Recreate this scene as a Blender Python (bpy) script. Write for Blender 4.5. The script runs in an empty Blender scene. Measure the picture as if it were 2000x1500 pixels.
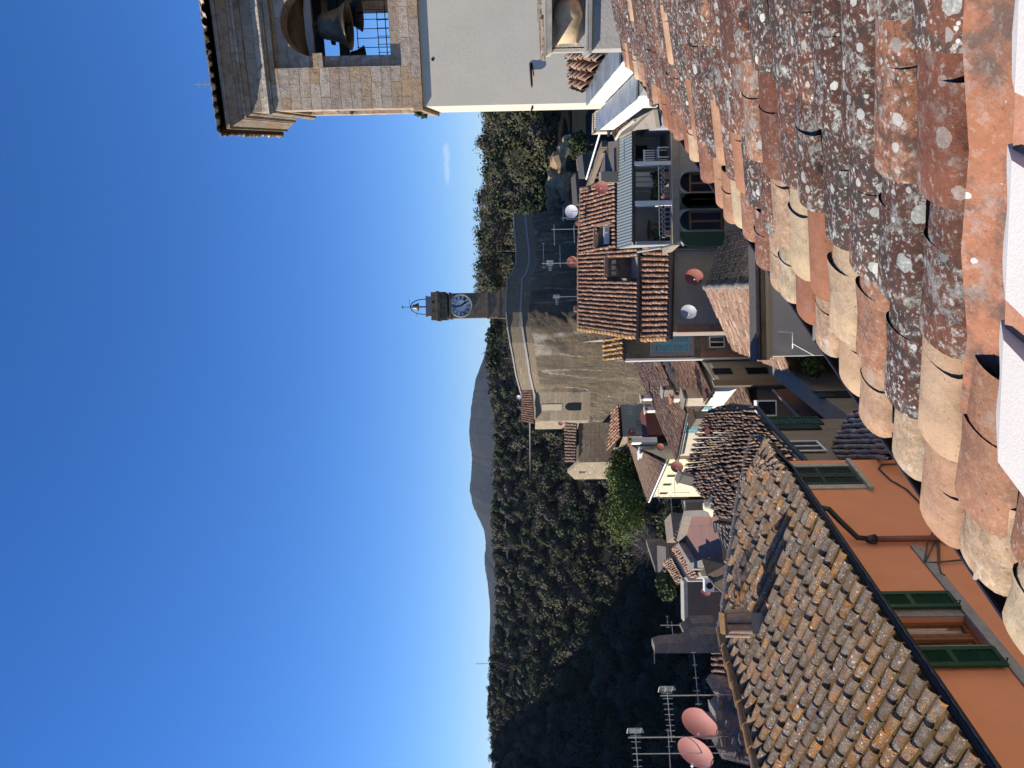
import bpy, math, random
import numpy as np
from mathutils import Vector, Matrix
random.seed(7)
rng = np.random.default_rng(11)
scene = bpy.context.scene
COL = scene.collection
R = math.radians
V = Vector

# ------------------------------------------------------------------ camera
# the photograph was taken upright and stored on its side: world up points to picture left
FPX = 1450.0
PITCH = math.atan(20.0 / FPX)
ROLL = 0.017
F0 = V((0, math.cos(PITCH), math.sin(PITCH)))
U0 = V((0, -math.sin(PITCH), math.cos(PITCH)))
R0 = V((1, 0, 0))
cam = bpy.data.cameras.new("camera")
cam.sensor_width = 36.0
cam.lens = FPX / 2000.0 * 36.0
cam.clip_start = 0.05
cam.clip_end = 60000.0
cam_o = bpy.data.objects.new("camera", cam)
COL.objects.link(cam_o)
_lx = -math.sin(ROLL) * R0 - math.cos(ROLL) * U0
_ly = math.cos(ROLL) * R0 - math.sin(ROLL) * U0
_lz = -F0
cam_o.matrix_world = Matrix(((_lx.x, _ly.x, _lz.x, 0), (_lx.y, _ly.y, _lz.y, 0), (_lx.z, _ly.z, _lz.z, 0), (0, 0, 0, 1)))
scene.camera = cam_o

# ------------------------------------------------------------------ light
SUN_EL = R(33.0)
SUN_AHEAD = R(1.0)
SUN_DIR = V((-math.cos(SUN_AHEAD) * math.cos(SUN_EL), math.sin(SUN_AHEAD) * math.cos(SUN_EL), math.sin(SUN_EL)))
world = bpy.data.worlds.new("World")
scene.world = world
world.use_nodes = True
wt = world.node_tree
bg = wt.nodes["Background"]
bg.inputs["Strength"].default_value = 0.085
sky = wt.nodes.new("ShaderNodeTexSky")
sky.sky_type = 'NISHITA'
sky.sun_disc = False
sky.sun_elevation = SUN_EL
sky.sun_rotation = math.atan2(SUN_DIR.x, SUN_DIR.y)
sky.air_density = 1.0
sky.dust_density = 0.0
sky.ozone_density = 5.0
sun = bpy.data.lights.new("sun", 'SUN')
sun.energy = 4.3
sun.angle = R(0.53)
sun.color = (1.0, 0.93, 0.82)
sun_o = bpy.data.objects.new("sun", sun)
sun_o.rotation_euler = (-SUN_DIR).to_track_quat('-Z', 'Y').to_euler()
sun_o.location = (-60, 10, 60)
COL.objects.link(sun_o)
scene.view_settings.view_transform = 'Standard'
scene.view_settings.look = 'None'
scene.view_settings.exposure = 0.8
scene.view_settings.gamma = 1.0
scene.view_settings.use_curve_mapping = False
scene.cycles.max_bounces = 5
scene.cycles.diffuse_bounces = 3
scene.cycles.glossy_bounces = 2
scene.cycles.transmission_bounces = 2
scene.cycles.volume_bounces = 0


# ------------------------------------------------------------------ measuring: a sight line of the photograph met with depth / height / plane
def ray(X, Y):
    a = (750.0 - Y) / FPX
    b = (1000.0 - X) / FPX
    ta = a * math.cos(ROLL) + b * math.sin(ROLL)
    tb = b * math.cos(ROLL) - a * math.sin(ROLL)
    return F0 + ta * R0 + tb * U0


def P(X, Y, d):
    r = ray(X, Y)
    return r * (d / r.y)


def HZ(X, Y, z):
    r = ray(X, Y)
    return r * (z / r.z)


def ONP(X, Y, p, n):
    r = ray(X, Y)
    return r * (p.dot(n) / r.dot(n))


# ------------------------------------------------------------------ materials
def newmat(name, rough=0.9, spec=0.3):
    m = bpy.data.materials.new(name)
    m.use_nodes = True
    nt = m.node_tree
    b = nt.nodes["Principled BSDF"]
    b.inputs["Roughness"].default_value = rough
    b.inputs["Specular IOR Level"].default_value = spec
    return m, nt, b


class NT:
    def __init__(s, nt):
        s.nt = nt
        s._c = None

    def n(s, t, **kw):
        x = s.nt.nodes.new(t)
        for k, v in kw.items():
            setattr(x, k, v)
        return x

    def l(s, a, b):
        s.nt.links.new(a, b)

    def put(s, sock, v):
        if hasattr(v, "is_output"):
            s.l(v, sock)
        else:
            if isinstance(v, (tuple, list)) and len(v) == 3 and sock.type == 'RGBA':
                v = (*v, 1)
            sock.default_value = v

    def co(s):
        if s._c is None:
            s._c = s.n("ShaderNodeTexCoord").outputs["Object"]
        return s._c

    def map(s, scale, vec=None, rot=(0, 0, 0)):
        x = s.n("ShaderNodeMapping")
        s.put(x.inputs["Vector"], vec or s.co())
        x.inputs["Scale"].default_value = scale
        x.inputs["Rotation"].default_value = rot
        return x.outputs[0]

    def noise(s, sc, det=6, ro=0.6, vec=None, dist=0.0):
        x = s.n("ShaderNodeTexNoise")
        s.put(x.inputs["Vector"], vec or s.co())
        x.inputs["Scale"].default_value = sc
        x.inputs["Detail"].default_value = det
        x.inputs["Roughness"].default_value = ro
        x.inputs["Distortion"].default_value = dist
        return x.outputs["Fac"]

    def vor(s, sc, vec=None, feat='F1', out="Distance", rnd=1.0):
        x = s.n("ShaderNodeTexVoronoi", feature=feat)
        s.put(x.inputs["Vector"], vec or s.co())
        x.inputs["Scale"].default_value = sc
        x.inputs["Randomness"].default_value = rnd
        return x.outputs[out]

    def ramp(s, fac, stops, interp='LINEAR'):
        x = s.n("ShaderNodeValToRGB")
        s.put(x.inputs[0], fac)
        cr = x.color_ramp
        cr.interpolation = interp
        while len(cr.elements) < len(stops):
            cr.elements.new(0.5)
        for e, (p, c) in zip(cr.elements, stops):
            e.position = p
            e.color = (c, c, c, 1) if isinstance(c, (int, float)) else (*c, 1)
        return x.outputs[0]

    def mix(s, fac, a, b, mode='MIX'):
        x = s.n("ShaderNodeMix", data_type='RGBA', blend_type=mode)
        s.put(x.inputs[0], fac)
        s.put(x.inputs[6], a)
        s.put(x.inputs[7], b)
        return x.outputs[2]

    def math(s, op, a, b=0.0):
        x = s.n("ShaderNodeMath", operation=op)
        s.put(x.inputs[0], a)
        s.put(x.inputs[1], b)
        return x.outputs[0]

    def attr(s, name="tint"):
        x = s.n("ShaderNodeAttribute", attribute_name=name)
        sp = s.n("ShaderNodeSeparateColor")
        s.l(x.outputs["Color"], sp.inputs[0])
        return sp.outputs[0], sp.outputs[1], sp.outputs[2]

    def bump(s, h, st, dist, b):
        x = s.n("ShaderNodeBump")
        s.put(x.inputs["Height"], h)
        x.inputs["Strength"].default_value = st
        x.inputs["Distance"].default_value = dist
        s.l(x.outputs[0], b.inputs["Normal"])


def plain(name, col, rough=0.7, metal=0.0, var=0.25, sc=6.0, bump=0.0, spec=0.3):
    m, nt, b = newmat(name, rough, spec)
    b.inputs["Metallic"].default_value = metal
    g = NT(nt)
    f = g.noise(sc, 6, 0.65)
    c = g.mix(g.ramp(f, [(0.3, 0.0), (0.7, 1.0)]), tuple(x * (1 - var) for x in col), tuple(min(1, x * (1 + var)) for x in col))
    g.l(c, b.inputs["Base Color"])
    if bump:
        g.bump(g.noise(sc * 6, 5, 0.7), bump, 0.02, b)
    return m


def stucco(name, col, stain=(0.3, 0.27, 0.22), amount=0.25, sc=1.2, bump=0.25, streak=True):
    m, nt, b = newmat(name, 0.93, 0.15)
    g = NT(nt)
    big = g.noise(sc, 8, 0.65, dist=0.4)
    c = g.mix(g.ramp(big, [(0.35, 0.0), (0.75, 1.0)]), tuple(x * 0.93 for x in col), tuple(min(1, x * 1.05) for x in col))
    if streak:
        st = g.noise(1.0, 7, 0.7, vec=g.map((sc * 5, sc * 5, sc * 0.6)))
        c = g.mix(g.math('MULTIPLY', g.ramp(st, [(0.5, 0.0), (0.8, 1.0)]), amount), c, stain)
    blot = g.noise(sc * 2.3, 9, 0.75)
    c = g.mix(g.math('MULTIPLY', g.ramp(blot, [(0.55, 0.0), (0.72, 1.0)]), amount), c, stain)
    g.l(c, b.inputs["Base Color"])
    g.bump(g.math('ADD', g.noise(sc * 14, 5, 0.7), g.noise(sc * 60, 3, 0.6)), bump, 0.02, b)
    return m


def masonry(name, cols, bw=0.55, bh=0.24, mortar=(0.3, 0.25, 0.19), distort=0.05, rel=0.6, sc=1.0, msize=0.012):
    m, nt, b = newmat(name, 0.95, 0.1)
    g = NT(nt)
    sp = g.n("ShaderNodeSeparateXYZ")
    g.l(g.co(), sp.inputs[0])
    cb = g.n("ShaderNodeCombineXYZ")
    g.l(g.math('ADD', sp.outputs[0], sp.outputs[1]), cb.inputs[0])
    g.l(sp.outputs[2], cb.inputs[1])
    nz = g.n("ShaderNodeTexNoise")
    g.l(g.co(), nz.inputs["Vector"])
    nz.inputs["Scale"].default_value = 1.6 * sc
    nz.inputs["Detail"].default_value = 3
    add = g.n("ShaderNodeMix", data_type='VECTOR')
    add.inputs[0].default_value = distort
    g.l(cb.outputs[0], add.inputs[4])
    g.l(nz.outputs["Color"], add.inputs[5])
    br = g.n("ShaderNodeTexBrick")
    g.l(add.outputs[1], br.inputs["Vector"])
    br.inputs["Scale"].default_value = 1.0
    br.inputs["Brick Width"].default_value = bw
    br.inputs["Row Height"].default_value = bh
    br.inputs["Mortar Size"].default_value = msize
    br.inputs["Mortar Smooth"].default_value = 0.4
    br.inputs["Color1"].default_value = (0, 0, 0, 1)
    br.inputs["Color2"].default_value = (1, 1, 1, 1)
    br.inputs["Mortar"].default_value = (0.5, 0.5, 0.5, 1)
    c = g.ramp(br.outputs["Color"], [(i / (len(cols) - 1), x) for i, x in enumerate(cols)])
    n2 = g.noise(7 * sc, 9, 0.72)
    c = g.mix(g.ramp(n2, [(0.35, 0.75), (0.5, 0.15), (0.68, 0.0)]), c, tuple(x * 0.45 for x in cols[0]))
    n3 = g.noise(2.2 * sc, 8, 0.7)
    c = g.mix(g.math('MULTIPLY', g.ramp(n3, [(0.55, 0.0), (0.7, 1.0)]), 0.35), c, (0.34, 0.2, 0.09))
    c = g.mix(g.math('MULTIPLY', br.outputs["Fac"], 0.8), c, mortar)
    g.l(c, b.inputs["Base Color"])
    h = g.math('SUBTRACT', g.math('ADD', g.noise(10 * sc, 8, 0.75), g.math('MULTIPLY', g.noise(30 * sc, 6, 0.7), 0.6)), g.math('MULTIPLY', br.outputs["Fac"], 0.5))
    g.bump(h, rel, 0.06, b)
    return m


def tilemat(name, pal, crust=(0.07, 0.065, 0.06), pale=(0.42, 0.43, 0.4), orange=(0.36, 0.14, 0.02), a_crust=0.8, a_pale=0.9, a_or=0.4, sc=1.0, moss=0.0, spots=True, val=0.45, kc=8.0, pc=6.5, oc=13.0, offk=0.22, speck=0.0):
    m, nt, b = newmat(name, 0.92, 0.15)
    g = NT(nt)
    r, v, li = g.attr()
    c = g.ramp(r, [(i / (len(pal) - 1), x) for i, x in enumerate(pal)])
    mot = g.noise(5 * sc, 8, 0.72)
    c = g.mix(g.ramp(mot, [(0.38, 0.55), (0.62, 0.0)]), c, g.mix(1.0, c, (0.62, 0.55, 0.5), 'MULTIPLY'))
    c = g.mix(g.math('MULTIPLY', g.ramp(g.noise(95 * sc, 3, 0.6), [(0.62, 0.0), (0.72, 1.0)]), 0.6), c, tuple(x * 0.4 for x in pal[0]))
    off = g.math('MULTIPLY', g.math('SUBTRACT', v, 0.5), offk)
    k = g.math('ADD', g.noise(kc * sc, 10, 0.76), off)
    c = g.mix(g.math('MULTIPLY', g.math('MULTIPLY', g.ramp(k, [(0.46, 0.0), (0.56, 1.0)]), a_crust), li), c, crust)
    o = g.math('ADD', g.noise(oc * sc, 8, 0.68), g.math('MULTIPLY', g.math('SUBTRACT', r, 0.5), 0.15))
    c = g.mix(g.math('MULTIPLY', g.math('MULTIPLY', g.ramp(o, [(0.54, 0.0), (0.62, 1.0)]), a_or), li), c, orange)
    p = g.math('SUBTRACT', g.noise(pc * sc, 12, 0.8), g.math('MULTIPLY', off, 0.6))
    c = g.mix(g.math('MULTIPLY', g.math('MULTIPLY', g.ramp(p, [(0.54, 0.0), (0.6, 1.0)]), a_pale), li), c, g.mix(g.noise(40 * sc, 4), tuple(x * 0.55 for x in pale), pale))
    if spots:
        vd = g.n("ShaderNodeTexVoronoi")
        g.l(g.co(), vd.inputs["Vector"])
        vd.inputs["Scale"].default_value = 11 * sc
        s2 = g.n("ShaderNodeSeparateColor")
        g.l(vd.outputs["Color"], s2.inputs[0])
        wob = g.math('MULTIPLY', g.noise(45 * sc, 3), 0.22)
        rad = g.math('SUBTRACT', g.math('MULTIPLY', s2.outputs[0], 0.62), 0.2)
        inside = g.math('LESS_THAN', g.math('ADD', vd.outputs["Distance"], wob), rad)
        c = g.mix(g.math('MULTIPLY', g.math('MULTIPLY', inside, li), 0.85), c, g.mix(s2.outputs[1], tuple(x * 0.75 for x in pale), tuple(min(0.8, x * 1.6) for x in pale)))
        fine = g.vor(48 * sc)
        c = g.mix(g.math('MULTIPLY', g.math('MULTIPLY', g.ramp(fine, [(0.16, 1.0), (0.24, 0.0)]), li), g.ramp(g.noise(4 * sc, 4), [(0.45, 0.0), (0.6, 0.85)])), c, tuple(min(0.8, x * 1.5) for x in pale))
    if speck:
        f2 = g.noise(55 * sc, 7, 0.75)
        c = g.mix(g.math('MULTIPLY', g.math('MULTIPLY', g.ramp(f2, [(0.55, 0.0), (0.6, 1.0)]), li), speck), c, tuple(min(0.8, x * 1.25) for x in pale))
        c = g.mix(g.math('MULTIPLY', g.math('MULTIPLY', g.ramp(f2, [(0.4, 1.0), (0.45, 0.0)]), li), speck), c, crust)
        v2 = g.n("ShaderNodeTexVoronoi")
        g.l(g.co(), v2.inputs["Vector"])
        v2.inputs["Scale"].default_value = 24 * sc
        s3 = g.n("ShaderNodeSeparateColor")
        g.l(v2.outputs["Color"], s3.inputs[0])
        in2 = g.math('LESS_THAN', g.math('ADD', v2.outputs["Distance"], g.math('MULTIPLY', g.noise(80 * sc, 3), 0.25)), g.math('SUBTRACT', g.math('MULTIPLY', s3.outputs[0], 0.62), 0.14))
        c = g.mix(g.math('MULTIPLY', g.math('MULTIPLY', in2, li), 0.8), c, g.mix(s3.outputs[1], tuple(x * 0.6 for x in pale), tuple(min(0.8, x * 1.7) for x in pale)))
    if moss:
        c = g.mix(g.math('MULTIPLY', g.ramp(g.noise(3.2 * sc, 9, 0.75), [(0.48, 0.0), (0.6, 1.0)]), moss), c, (0.075, 0.085, 0.02))
    br = g.math('ADD', g.math('MULTIPLY', v, val), 1.0 - val * 0.5)
    cc = g.n("ShaderNodeCombineColor")
    for i in range(3):
        g.l(br, cc.inputs[i])
    c = g.mix(1.0, c, cc.outputs[0], 'MULTIPLY')
    g.l(c, b.inputs["Base Color"])
    g.bump(g.math('ADD', g.noise(26 * sc, 6, 0.7), g.math('MULTIPLY', g.noise(7 * sc, 6, 0.7), 1.2)), 0.5, 0.012, b)
    return m


def leafmat(name, trans=0.15):
    m, nt, b = newmat(name, 0.75, 0.15)
    g = NT(nt)
    x = g.n("ShaderNodeAttribute", attribute_name="tint")
    g.l(x.outputs["Color"], b.inputs["Base Color"])
    return m


M = {}
M['tile_near'] = tilemat('weathered_terracotta_close', [(0.085, 0.038, 0.027), (0.115, 0.05, 0.033), (0.17, 0.066, 0.04), (0.25, 0.11, 0.063), (0.36, 0.19, 0.11), (0.4, 0.26, 0.16), (0.44, 0.35, 0.22)], val=0.35, a_crust=0.95, a_pale=0.85, a_or=0.12, crust=(0.036, 0.033, 0.03), pale=(0.33, 0.34, 0.31), kc=17.0, pc=13.0, oc=20.0, offk=0.14, speck=0.75)
M['tile_orange'] = tilemat('lichen_terracotta', [(0.17, 0.11, 0.068), (0.22, 0.15, 0.1), (0.28, 0.19, 0.125), (0.3, 0.145, 0.055)], speck=0.55, crust=(0.05, 0.045, 0.04), a_crust=0.5, a_pale=0.75, a_or=1.0, val=0.75, sc=1.15, oc=9.0, orange=(0.38, 0.15, 0.012), pale=(0.46, 0.44, 0.38))
M['tile_brown'] = tilemat('old_brown_tile', [(0.17, 0.105, 0.07), (0.23, 0.15, 0.1), (0.3, 0.2, 0.14), (0.26, 0.16, 0.09)], a_or=0.2, a_crust=0.6, a_pale=0.5, val=0.7, spots=False)
M['tile_red'] = tilemat('newer_red_tile', [(0.24, 0.125, 0.078), (0.3, 0.165, 0.105), (0.37, 0.215, 0.14), (0.43, 0.29, 0.2)], a_or=0.1, a_crust=0.4, a_pale=0.35, val=0.5, spots=False)
M['tile_pink'] = tilemat('dusty_pink_tile', [(0.28, 0.155, 0.1), (0.34, 0.2, 0.13), (0.4, 0.26, 0.18), (0.46, 0.35, 0.25)], a_or=0.12, a_crust=0.4, a_pale=0.5, val=0.7, spots=False)
M['tile_moss'] = tilemat('mossy_tile', [(0.16, 0.11, 0.08), (0.2, 0.14, 0.11), (0.24, 0.17, 0.12)], a_or=0.1, a_crust=0.6, a_pale=0.4, val=0.7, moss=0.85, spots=False)
M['tile_gold'] = tilemat('gold_lichen_tile', [(0.38, 0.2, 0.06), (0.46, 0.26, 0.1), (0.55, 0.36, 0.2)], a_or=0.8, a_crust=0.15, a_pale=0.3, val=0.4, spots=False, orange=(0.42, 0.22, 0.02))
M['tile_grey'] = tilemat('grey_lichen_tile', [(0.2, 0.17, 0.14), (0.26, 0.22, 0.18), (0.3, 0.24, 0.19)], a_or=0.25, a_crust=0.5, a_pale=0.9, val=0.6)
M['pan'] = plain('terracotta_pan', (0.36, 0.17, 0.1), 0.9, var=0.3, sc=9, bump=0.3)
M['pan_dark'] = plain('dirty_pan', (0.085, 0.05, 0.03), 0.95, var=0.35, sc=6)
M['pan_lichen'] = plain('mustard_crusted_pan', (0.13, 0.075, 0.02), 0.95, var=0.5, sc=5)
M['mortar'] = plain('grey_mortar', (0.27, 0.24, 0.2), 0.95, var=0.3, sc=25, bump=0.8)
M['white'] = stucco('white_plaster', (0.74, 0.7, 0.62), (0.55, 0.5, 0.42), 0.3)
M['cream'] = stucco('cream_plaster', (0.72, 0.64, 0.42), (0.5, 0.42, 0.28), 0.2)
M['cream_pale'] = stucco('pale_cream_plaster', (0.66, 0.57, 0.43), (0.36, 0.29, 0.2), 0.5)
M['tower_grey'] = stucco('smooth_grey_render', (0.63, 0.56, 0.445), (0.54, 0.48, 0.39), 0.3, 0.8, 0.2)
M['grey_wall'] = stucco('grey_render', (0.31, 0.275, 0.23), (0.16, 0.14, 0.12), 0.5)
M['beige'] = stucco('beige_render', (0.42, 0.35, 0.24), (0.3, 0.24, 0.17), 0.35)
M['orange'] = stucco('orange_render', (0.78, 0.315, 0.155), (0.7, 0.275, 0.13), 0.25, 0.9, 0.12)
M['pinkfloor'] = stucco('red_terrace_floor', (0.27, 0.15, 0.12), (0.12, 0.1, 0.09), 0.6)
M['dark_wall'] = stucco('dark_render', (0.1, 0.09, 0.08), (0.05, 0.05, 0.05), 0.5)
M['concrete'] = stucco('old_concrete', (0.3, 0.255, 0.2), (0.12, 0.11, 0.1), 0.6)
M['rough_white'] = stucco('rough_cast', (0.55, 0.51, 0.45), (0.3, 0.27, 0.23), 0.4, 2.0, 0.9)
M['ashlar'] = masonry('tuff_ashlar', [(0.4, 0.3, 0.22), (0.57, 0.48, 0.39), (0.48, 0.38, 0.3), (0.52, 0.35, 0.2), (0.64, 0.56, 0.46)], 0.55, 0.21, rel=0.75, distort=0.07, msize=0.008)
M['rubble'] = masonry('rubble_stone', [(0.3, 0.24, 0.16), (0.42, 0.34, 0.24), (0.36, 0.28, 0.18), (0.5, 0.42, 0.3)], 0.34, 0.2, distort=0.22, rel=0.8, sc=1.6, msize=0.02)
M['darkstone'] = masonry('dark_stone', [(0.17, 0.13, 0.088), (0.27, 0.205, 0.14), (0.21, 0.155, 0.1), (0.3, 0.22, 0.145)], 0.6, 0.3, distort=0.15, rel=0.8, sc=0.6, mortar=(0.16, 0.13, 0.1))
M['wingstone'] = masonry('brown_rubble', [(0.2, 0.16, 0.11), (0.28, 0.22, 0.15), (0.24, 0.19, 0.13), (0.32, 0.26, 0.19)], 0.35, 0.2, distort=0.25, rel=0.8, sc=1.5, msize=0.02, mortar=(0.2, 0.16, 0.12))
M['brick'] = masonry('red_brick', [(0.3, 0.13, 0.08), (0.4, 0.2, 0.12), (0.34, 0.16, 0.1)], 0.25, 0.07, distort=0.02, rel=0.4)
M['dark_metal'] = plain('dark_brown_metal', (0.035, 0.03, 0.03), 0.45, 0.3, 0.3, 5, spec=0.4)
M['gutter_blue'] = plain('dark_painted_gutter', (0.03, 0.035, 0.04), 0.4, 0.2, 0.3, 5, spec=0.4)
M['iron'] = plain('black_iron', (0.02, 0.02, 0.022), 0.5, 0.4, 0.2)
M['alu'] = plain('galvanised_metal', (0.42, 0.43, 0.42), 0.4, 0.7, 0.2)
M['tin'] = plain('tin_sheet', (0.3, 0.34, 0.38), 0.45, 0.6, 0.35, 3)
M['corrugated'] = plain('grey_green_sheet', (0.2, 0.23, 0.21), 0.5, 0.1, 0.12, 3)
M['green'] = plain('dark_green_paint', (0.012, 0.05, 0.022), 0.45, 0, 0.25, 8, spec=0.4)
M['greengrey'] = plain('faded_green_paint', (0.025, 0.04, 0.03), 0.6, 0, 0.25, 8)
M['blueshut'] = plain('pale_blue_paint', (0.2, 0.42, 0.45), 0.6, 0, 0.25, 9)
M['glass'] = plain('dark_glass', (0.012, 0.016, 0.022), 0.12, 0, 0.2, spec=0.5)
M['wood'] = plain('brown_varnish', (0.2, 0.075, 0.025), 0.45, 0, 0.3, 14, spec=0.4)
M['curtain'] = plain('white_curtain', (0.62, 0.6, 0.52), 0.9, 0, 0.12, 5)
M['dish_red'] = plain('brick_red_dish', (0.25, 0.075, 0.05), 0.65, 0, 0.12, 4)
M['dish_pink'] = plain('salmon_dish', (0.33, 0.115, 0.092), 0.65, 0, 0.1, 4)
M['dish_white'] = plain('white_dish', (0.55, 0.52, 0.52), 0.5, 0, 0.2, 4)
M['dish_grey'] = plain('grey_dish', (0.3, 0.31, 0.33), 0.5, 0, 0.12, 4)
M['bronze'] = plain('bell_bronze', (0.13, 0.11, 0.075), 0.45, 0.6, 0.35, 5)
M['stone_pale'] = plain('pale_stone', (0.42, 0.38, 0.3), 0.9, 0, 0.25, 8, 0.4)
M['stone_grey'] = plain('grey_stone', (0.3, 0.28, 0.26), 0.9, 0, 0.2, 8, 0.3)
M['terracotta'] = plain('terracotta_clay', (0.42, 0.2, 0.12), 0.85, 0, 0.25, 8, 0.3)
M['pot'] = plain('ochre_chimney_pot', (0.48, 0.36, 0.22), 0.9, 0, 0.35, 6, 0.4)
M['pipe'] = plain('red_brown_pipe', (0.24, 0.085, 0.05), 0.55, 0, 0.2, 6)
M['cable'] = plain('grey_cable', (0.1, 0.08, 0.07), 0.7, 0, 0.3)
M['black'] = plain('black_cloth', (0.006, 0.006, 0.007), 0.9)
M['whitep'] = plain('white_paint', (0.75, 0.75, 0.73), 0.5, 0, 0.05)
M['leaf'] = leafmat('leaves')
M['bark'] = plain('bark', (0.12, 0.09, 0.065), 0.95, 0, 0.35, 6, 0.5)
M['wood_old'] = plain('old_brown_boards', (0.11, 0.075, 0.045), 0.9, 0, 0.35, 7, 0.4)
M['redsheet'] = plain('red_brown_sheet', (0.14, 0.045, 0.035), 0.7, 0, 0.3, 4)


# ------------------------------------------------------------------ mesh building
class MB:
    def __init__(s):
        s.v = []
        s.f = []
        s.c = []

    def add(s, vs, fs, col=None):
        o = len(s.v)
        s.v.extend([tuple(x) for x in vs])
        for f in fs:
            s.f.append(tuple(i + o for i in f))
            s.c.append(col or (0.5, 0.5, 1.0))

    def quad(s, a, b, c, d, col=None):
        s.add((a, b, c, d), ((0, 1, 2, 3),), col)

    def poly(s, pts, col=None):
        s.add(pts, (tuple(range(len(pts))),), col)

    def para(s, o, a, b, c, col=None):
        o, a, b, c = V(o), V(a), V(b), V(c)
        vs = [o, o + a, o + a + b, o + b, o + c, o + a + c, o + a + b + c, o + b + c]
        s.add(vs, ((0, 3, 2, 1), (4, 5, 6, 7), (0, 1, 5, 4), (1, 2, 6, 5), (2, 3, 7, 6), (3, 0, 4, 7)), col)

    def box(s, lo, hi, col=None):
        lo, hi = V(lo), V(hi)
        d = hi - lo
        s.para(lo, (d.x, 0, 0), (0, d.y, 0), (0, 0, d.z), col)

    def solid(s, pts, off, col=None):
        n = len(pts)
        p = [V(x) for x in pts]
        q = [x + V(off) for x in p]
        s.add(p + q, [tuple(range(n)), tuple(range(2 * n - 1, n - 1, -1))] + [(i, (i + n), (i + 1) % n + n, (i + 1) % n) for i in range(n)], col)

    def prism(s, fp, z0, z1, col=None):
        s.solid([(p[0], p[1], z0) for p in fp], (0, 0, z1 - z0), col)

    def tube(s, pts, r, n=6, col=None, cap=True):
        pts = [V(p) for p in pts]
        rs = r if isinstance(r, (list, tuple)) else [r] * len(pts)
        vs = []
        for i, p in enumerate(pts):
            t = (pts[min(i + 1, len(pts) - 1)] - pts[max(i - 1, 0)]).normalized()
            a = t.cross(V((0, 0, 1)))
            if a.length < 0.05:
                a = t.cross(V((1, 0, 0)))
            a.normalize()
            b = t.cross(a)
            for k in range(n):
                an = 2 * math.pi * k / n
                vs.append(p + (a * math.cos(an) + b * math.sin(an)) * rs[i])
        fs = []
        for i in range(len(pts) - 1):
            for k in range(n):
                fs.append((i * n + k, i * n + (k + 1) % n, (i + 1) * n + (k + 1) % n, (i + 1) * n + k))
        if cap:
            fs.append(tuple(range(n - 1, -1, -1)))
            fs.append(tuple(range((len(pts) - 1) * n, len(pts) * n)))
        s.add(vs, fs, col)

    def lathe(s, prof, base=(0, 0, 0), axis=(0, 0, 1), n=20, col=None):
        ax = V(axis).normalized()
        a = ax.cross(V((1, 0, 0)))
        if a.length < 0.05:
            a = ax.cross(V((0, 1, 0)))
        a.normalize()
        b = ax.cross(a)
        vs = []
        for (r, h) in prof:
            for k in range(n):
                an = 2 * math.pi * k / n
                vs.append(V(base) + ax * h + (a * math.cos(an) + b * math.sin(an)) * r)
        fs = []
        for i in range(len(prof) - 1):
            for k in range(n):
                fs.append((i * n + k, i * n + (k + 1) % n, (i + 1) * n + (k + 1) % n, (i + 1) * n + k))
        s.add(vs, fs, col)

    def build(s, name, mat, parent=None, base=None, smooth=False):
        me = bpy.data.meshes.new(name)
        off = V(base) if base is not None else V((0, 0, 0))
        me.from_pydata([(x[0] - off.x, x[1] - off.y, x[2] - off.z) for x in s.v], [], s.f)
        at = me.attributes.new("tint", 'FLOAT_COLOR', 'FACE')
        at.data.foreach_set("color", np.array([(*c, 1.0) for c in s.c], dtype=np.float32).ravel())
        if smooth:
            me.polygons.foreach_set("use_smooth", [True] * len(me.polygons))
        me.materials.append(M[mat])
        o = bpy.data.objects.new(name, me)
        COL.objects.link(o)
        if parent is not None:
            o.parent = parent
        return o


def thing(name, label, cat, loc=(0, 0, 0), rz=0.0, group=None):
    o = bpy.data.objects.new(name, None)
    o.empty_display_size = 0.2
    COL.objects.link(o)
    o.location = loc
    o.rotation_euler = (0, 0, rz)
    return tag(o, label, cat, group)


def tag(o, label, cat, group=None):
    o["label"] = label
    o["category"] = cat
    if group:
        o["group"] = group
    return o


def struct(o, kind="structure"):
    o["kind"] = kind
    return o


def copy_tree(o, parent=None):
    c = o.copy()
    COL.objects.link(c)
    c.parent = parent
    for ch in list(o.children):
        copy_tree(ch, c)
    return c


def np_mesh(name, Vt, k, cols, mat, parent=None):
    """Vt (n*k,3) vertices of n separate faces with k corners."""
    n = len(Vt) // k
    me = bpy.data.meshes.new(name)
    me.vertices.add(len(Vt))
    me.vertices.foreach_set("co", np.asarray(Vt, dtype=np.float32).ravel())
    me.loops.add(n * k)
    me.loops.foreach_set("vertex_index", np.arange(n * k, dtype=np.int32))
    me.polygons.add(n)
    me.polygons.foreach_set("loop_start", np.arange(0, n * k, k, dtype=np.int32))
    me.update(calc_edges=True)
    at = me.attributes.new("tint", 'FLOAT_COLOR', 'FACE')
    at.data.foreach_set("color", np.concatenate([cols, np.ones((n, 1))], 1).astype(np.float32).ravel())
    me.materials.append(M[mat])
    o = bpy.data.objects.new(name, me)
    COL.objects.link(o)
    if parent is not None:
        o.parent = parent
    return o


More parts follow.
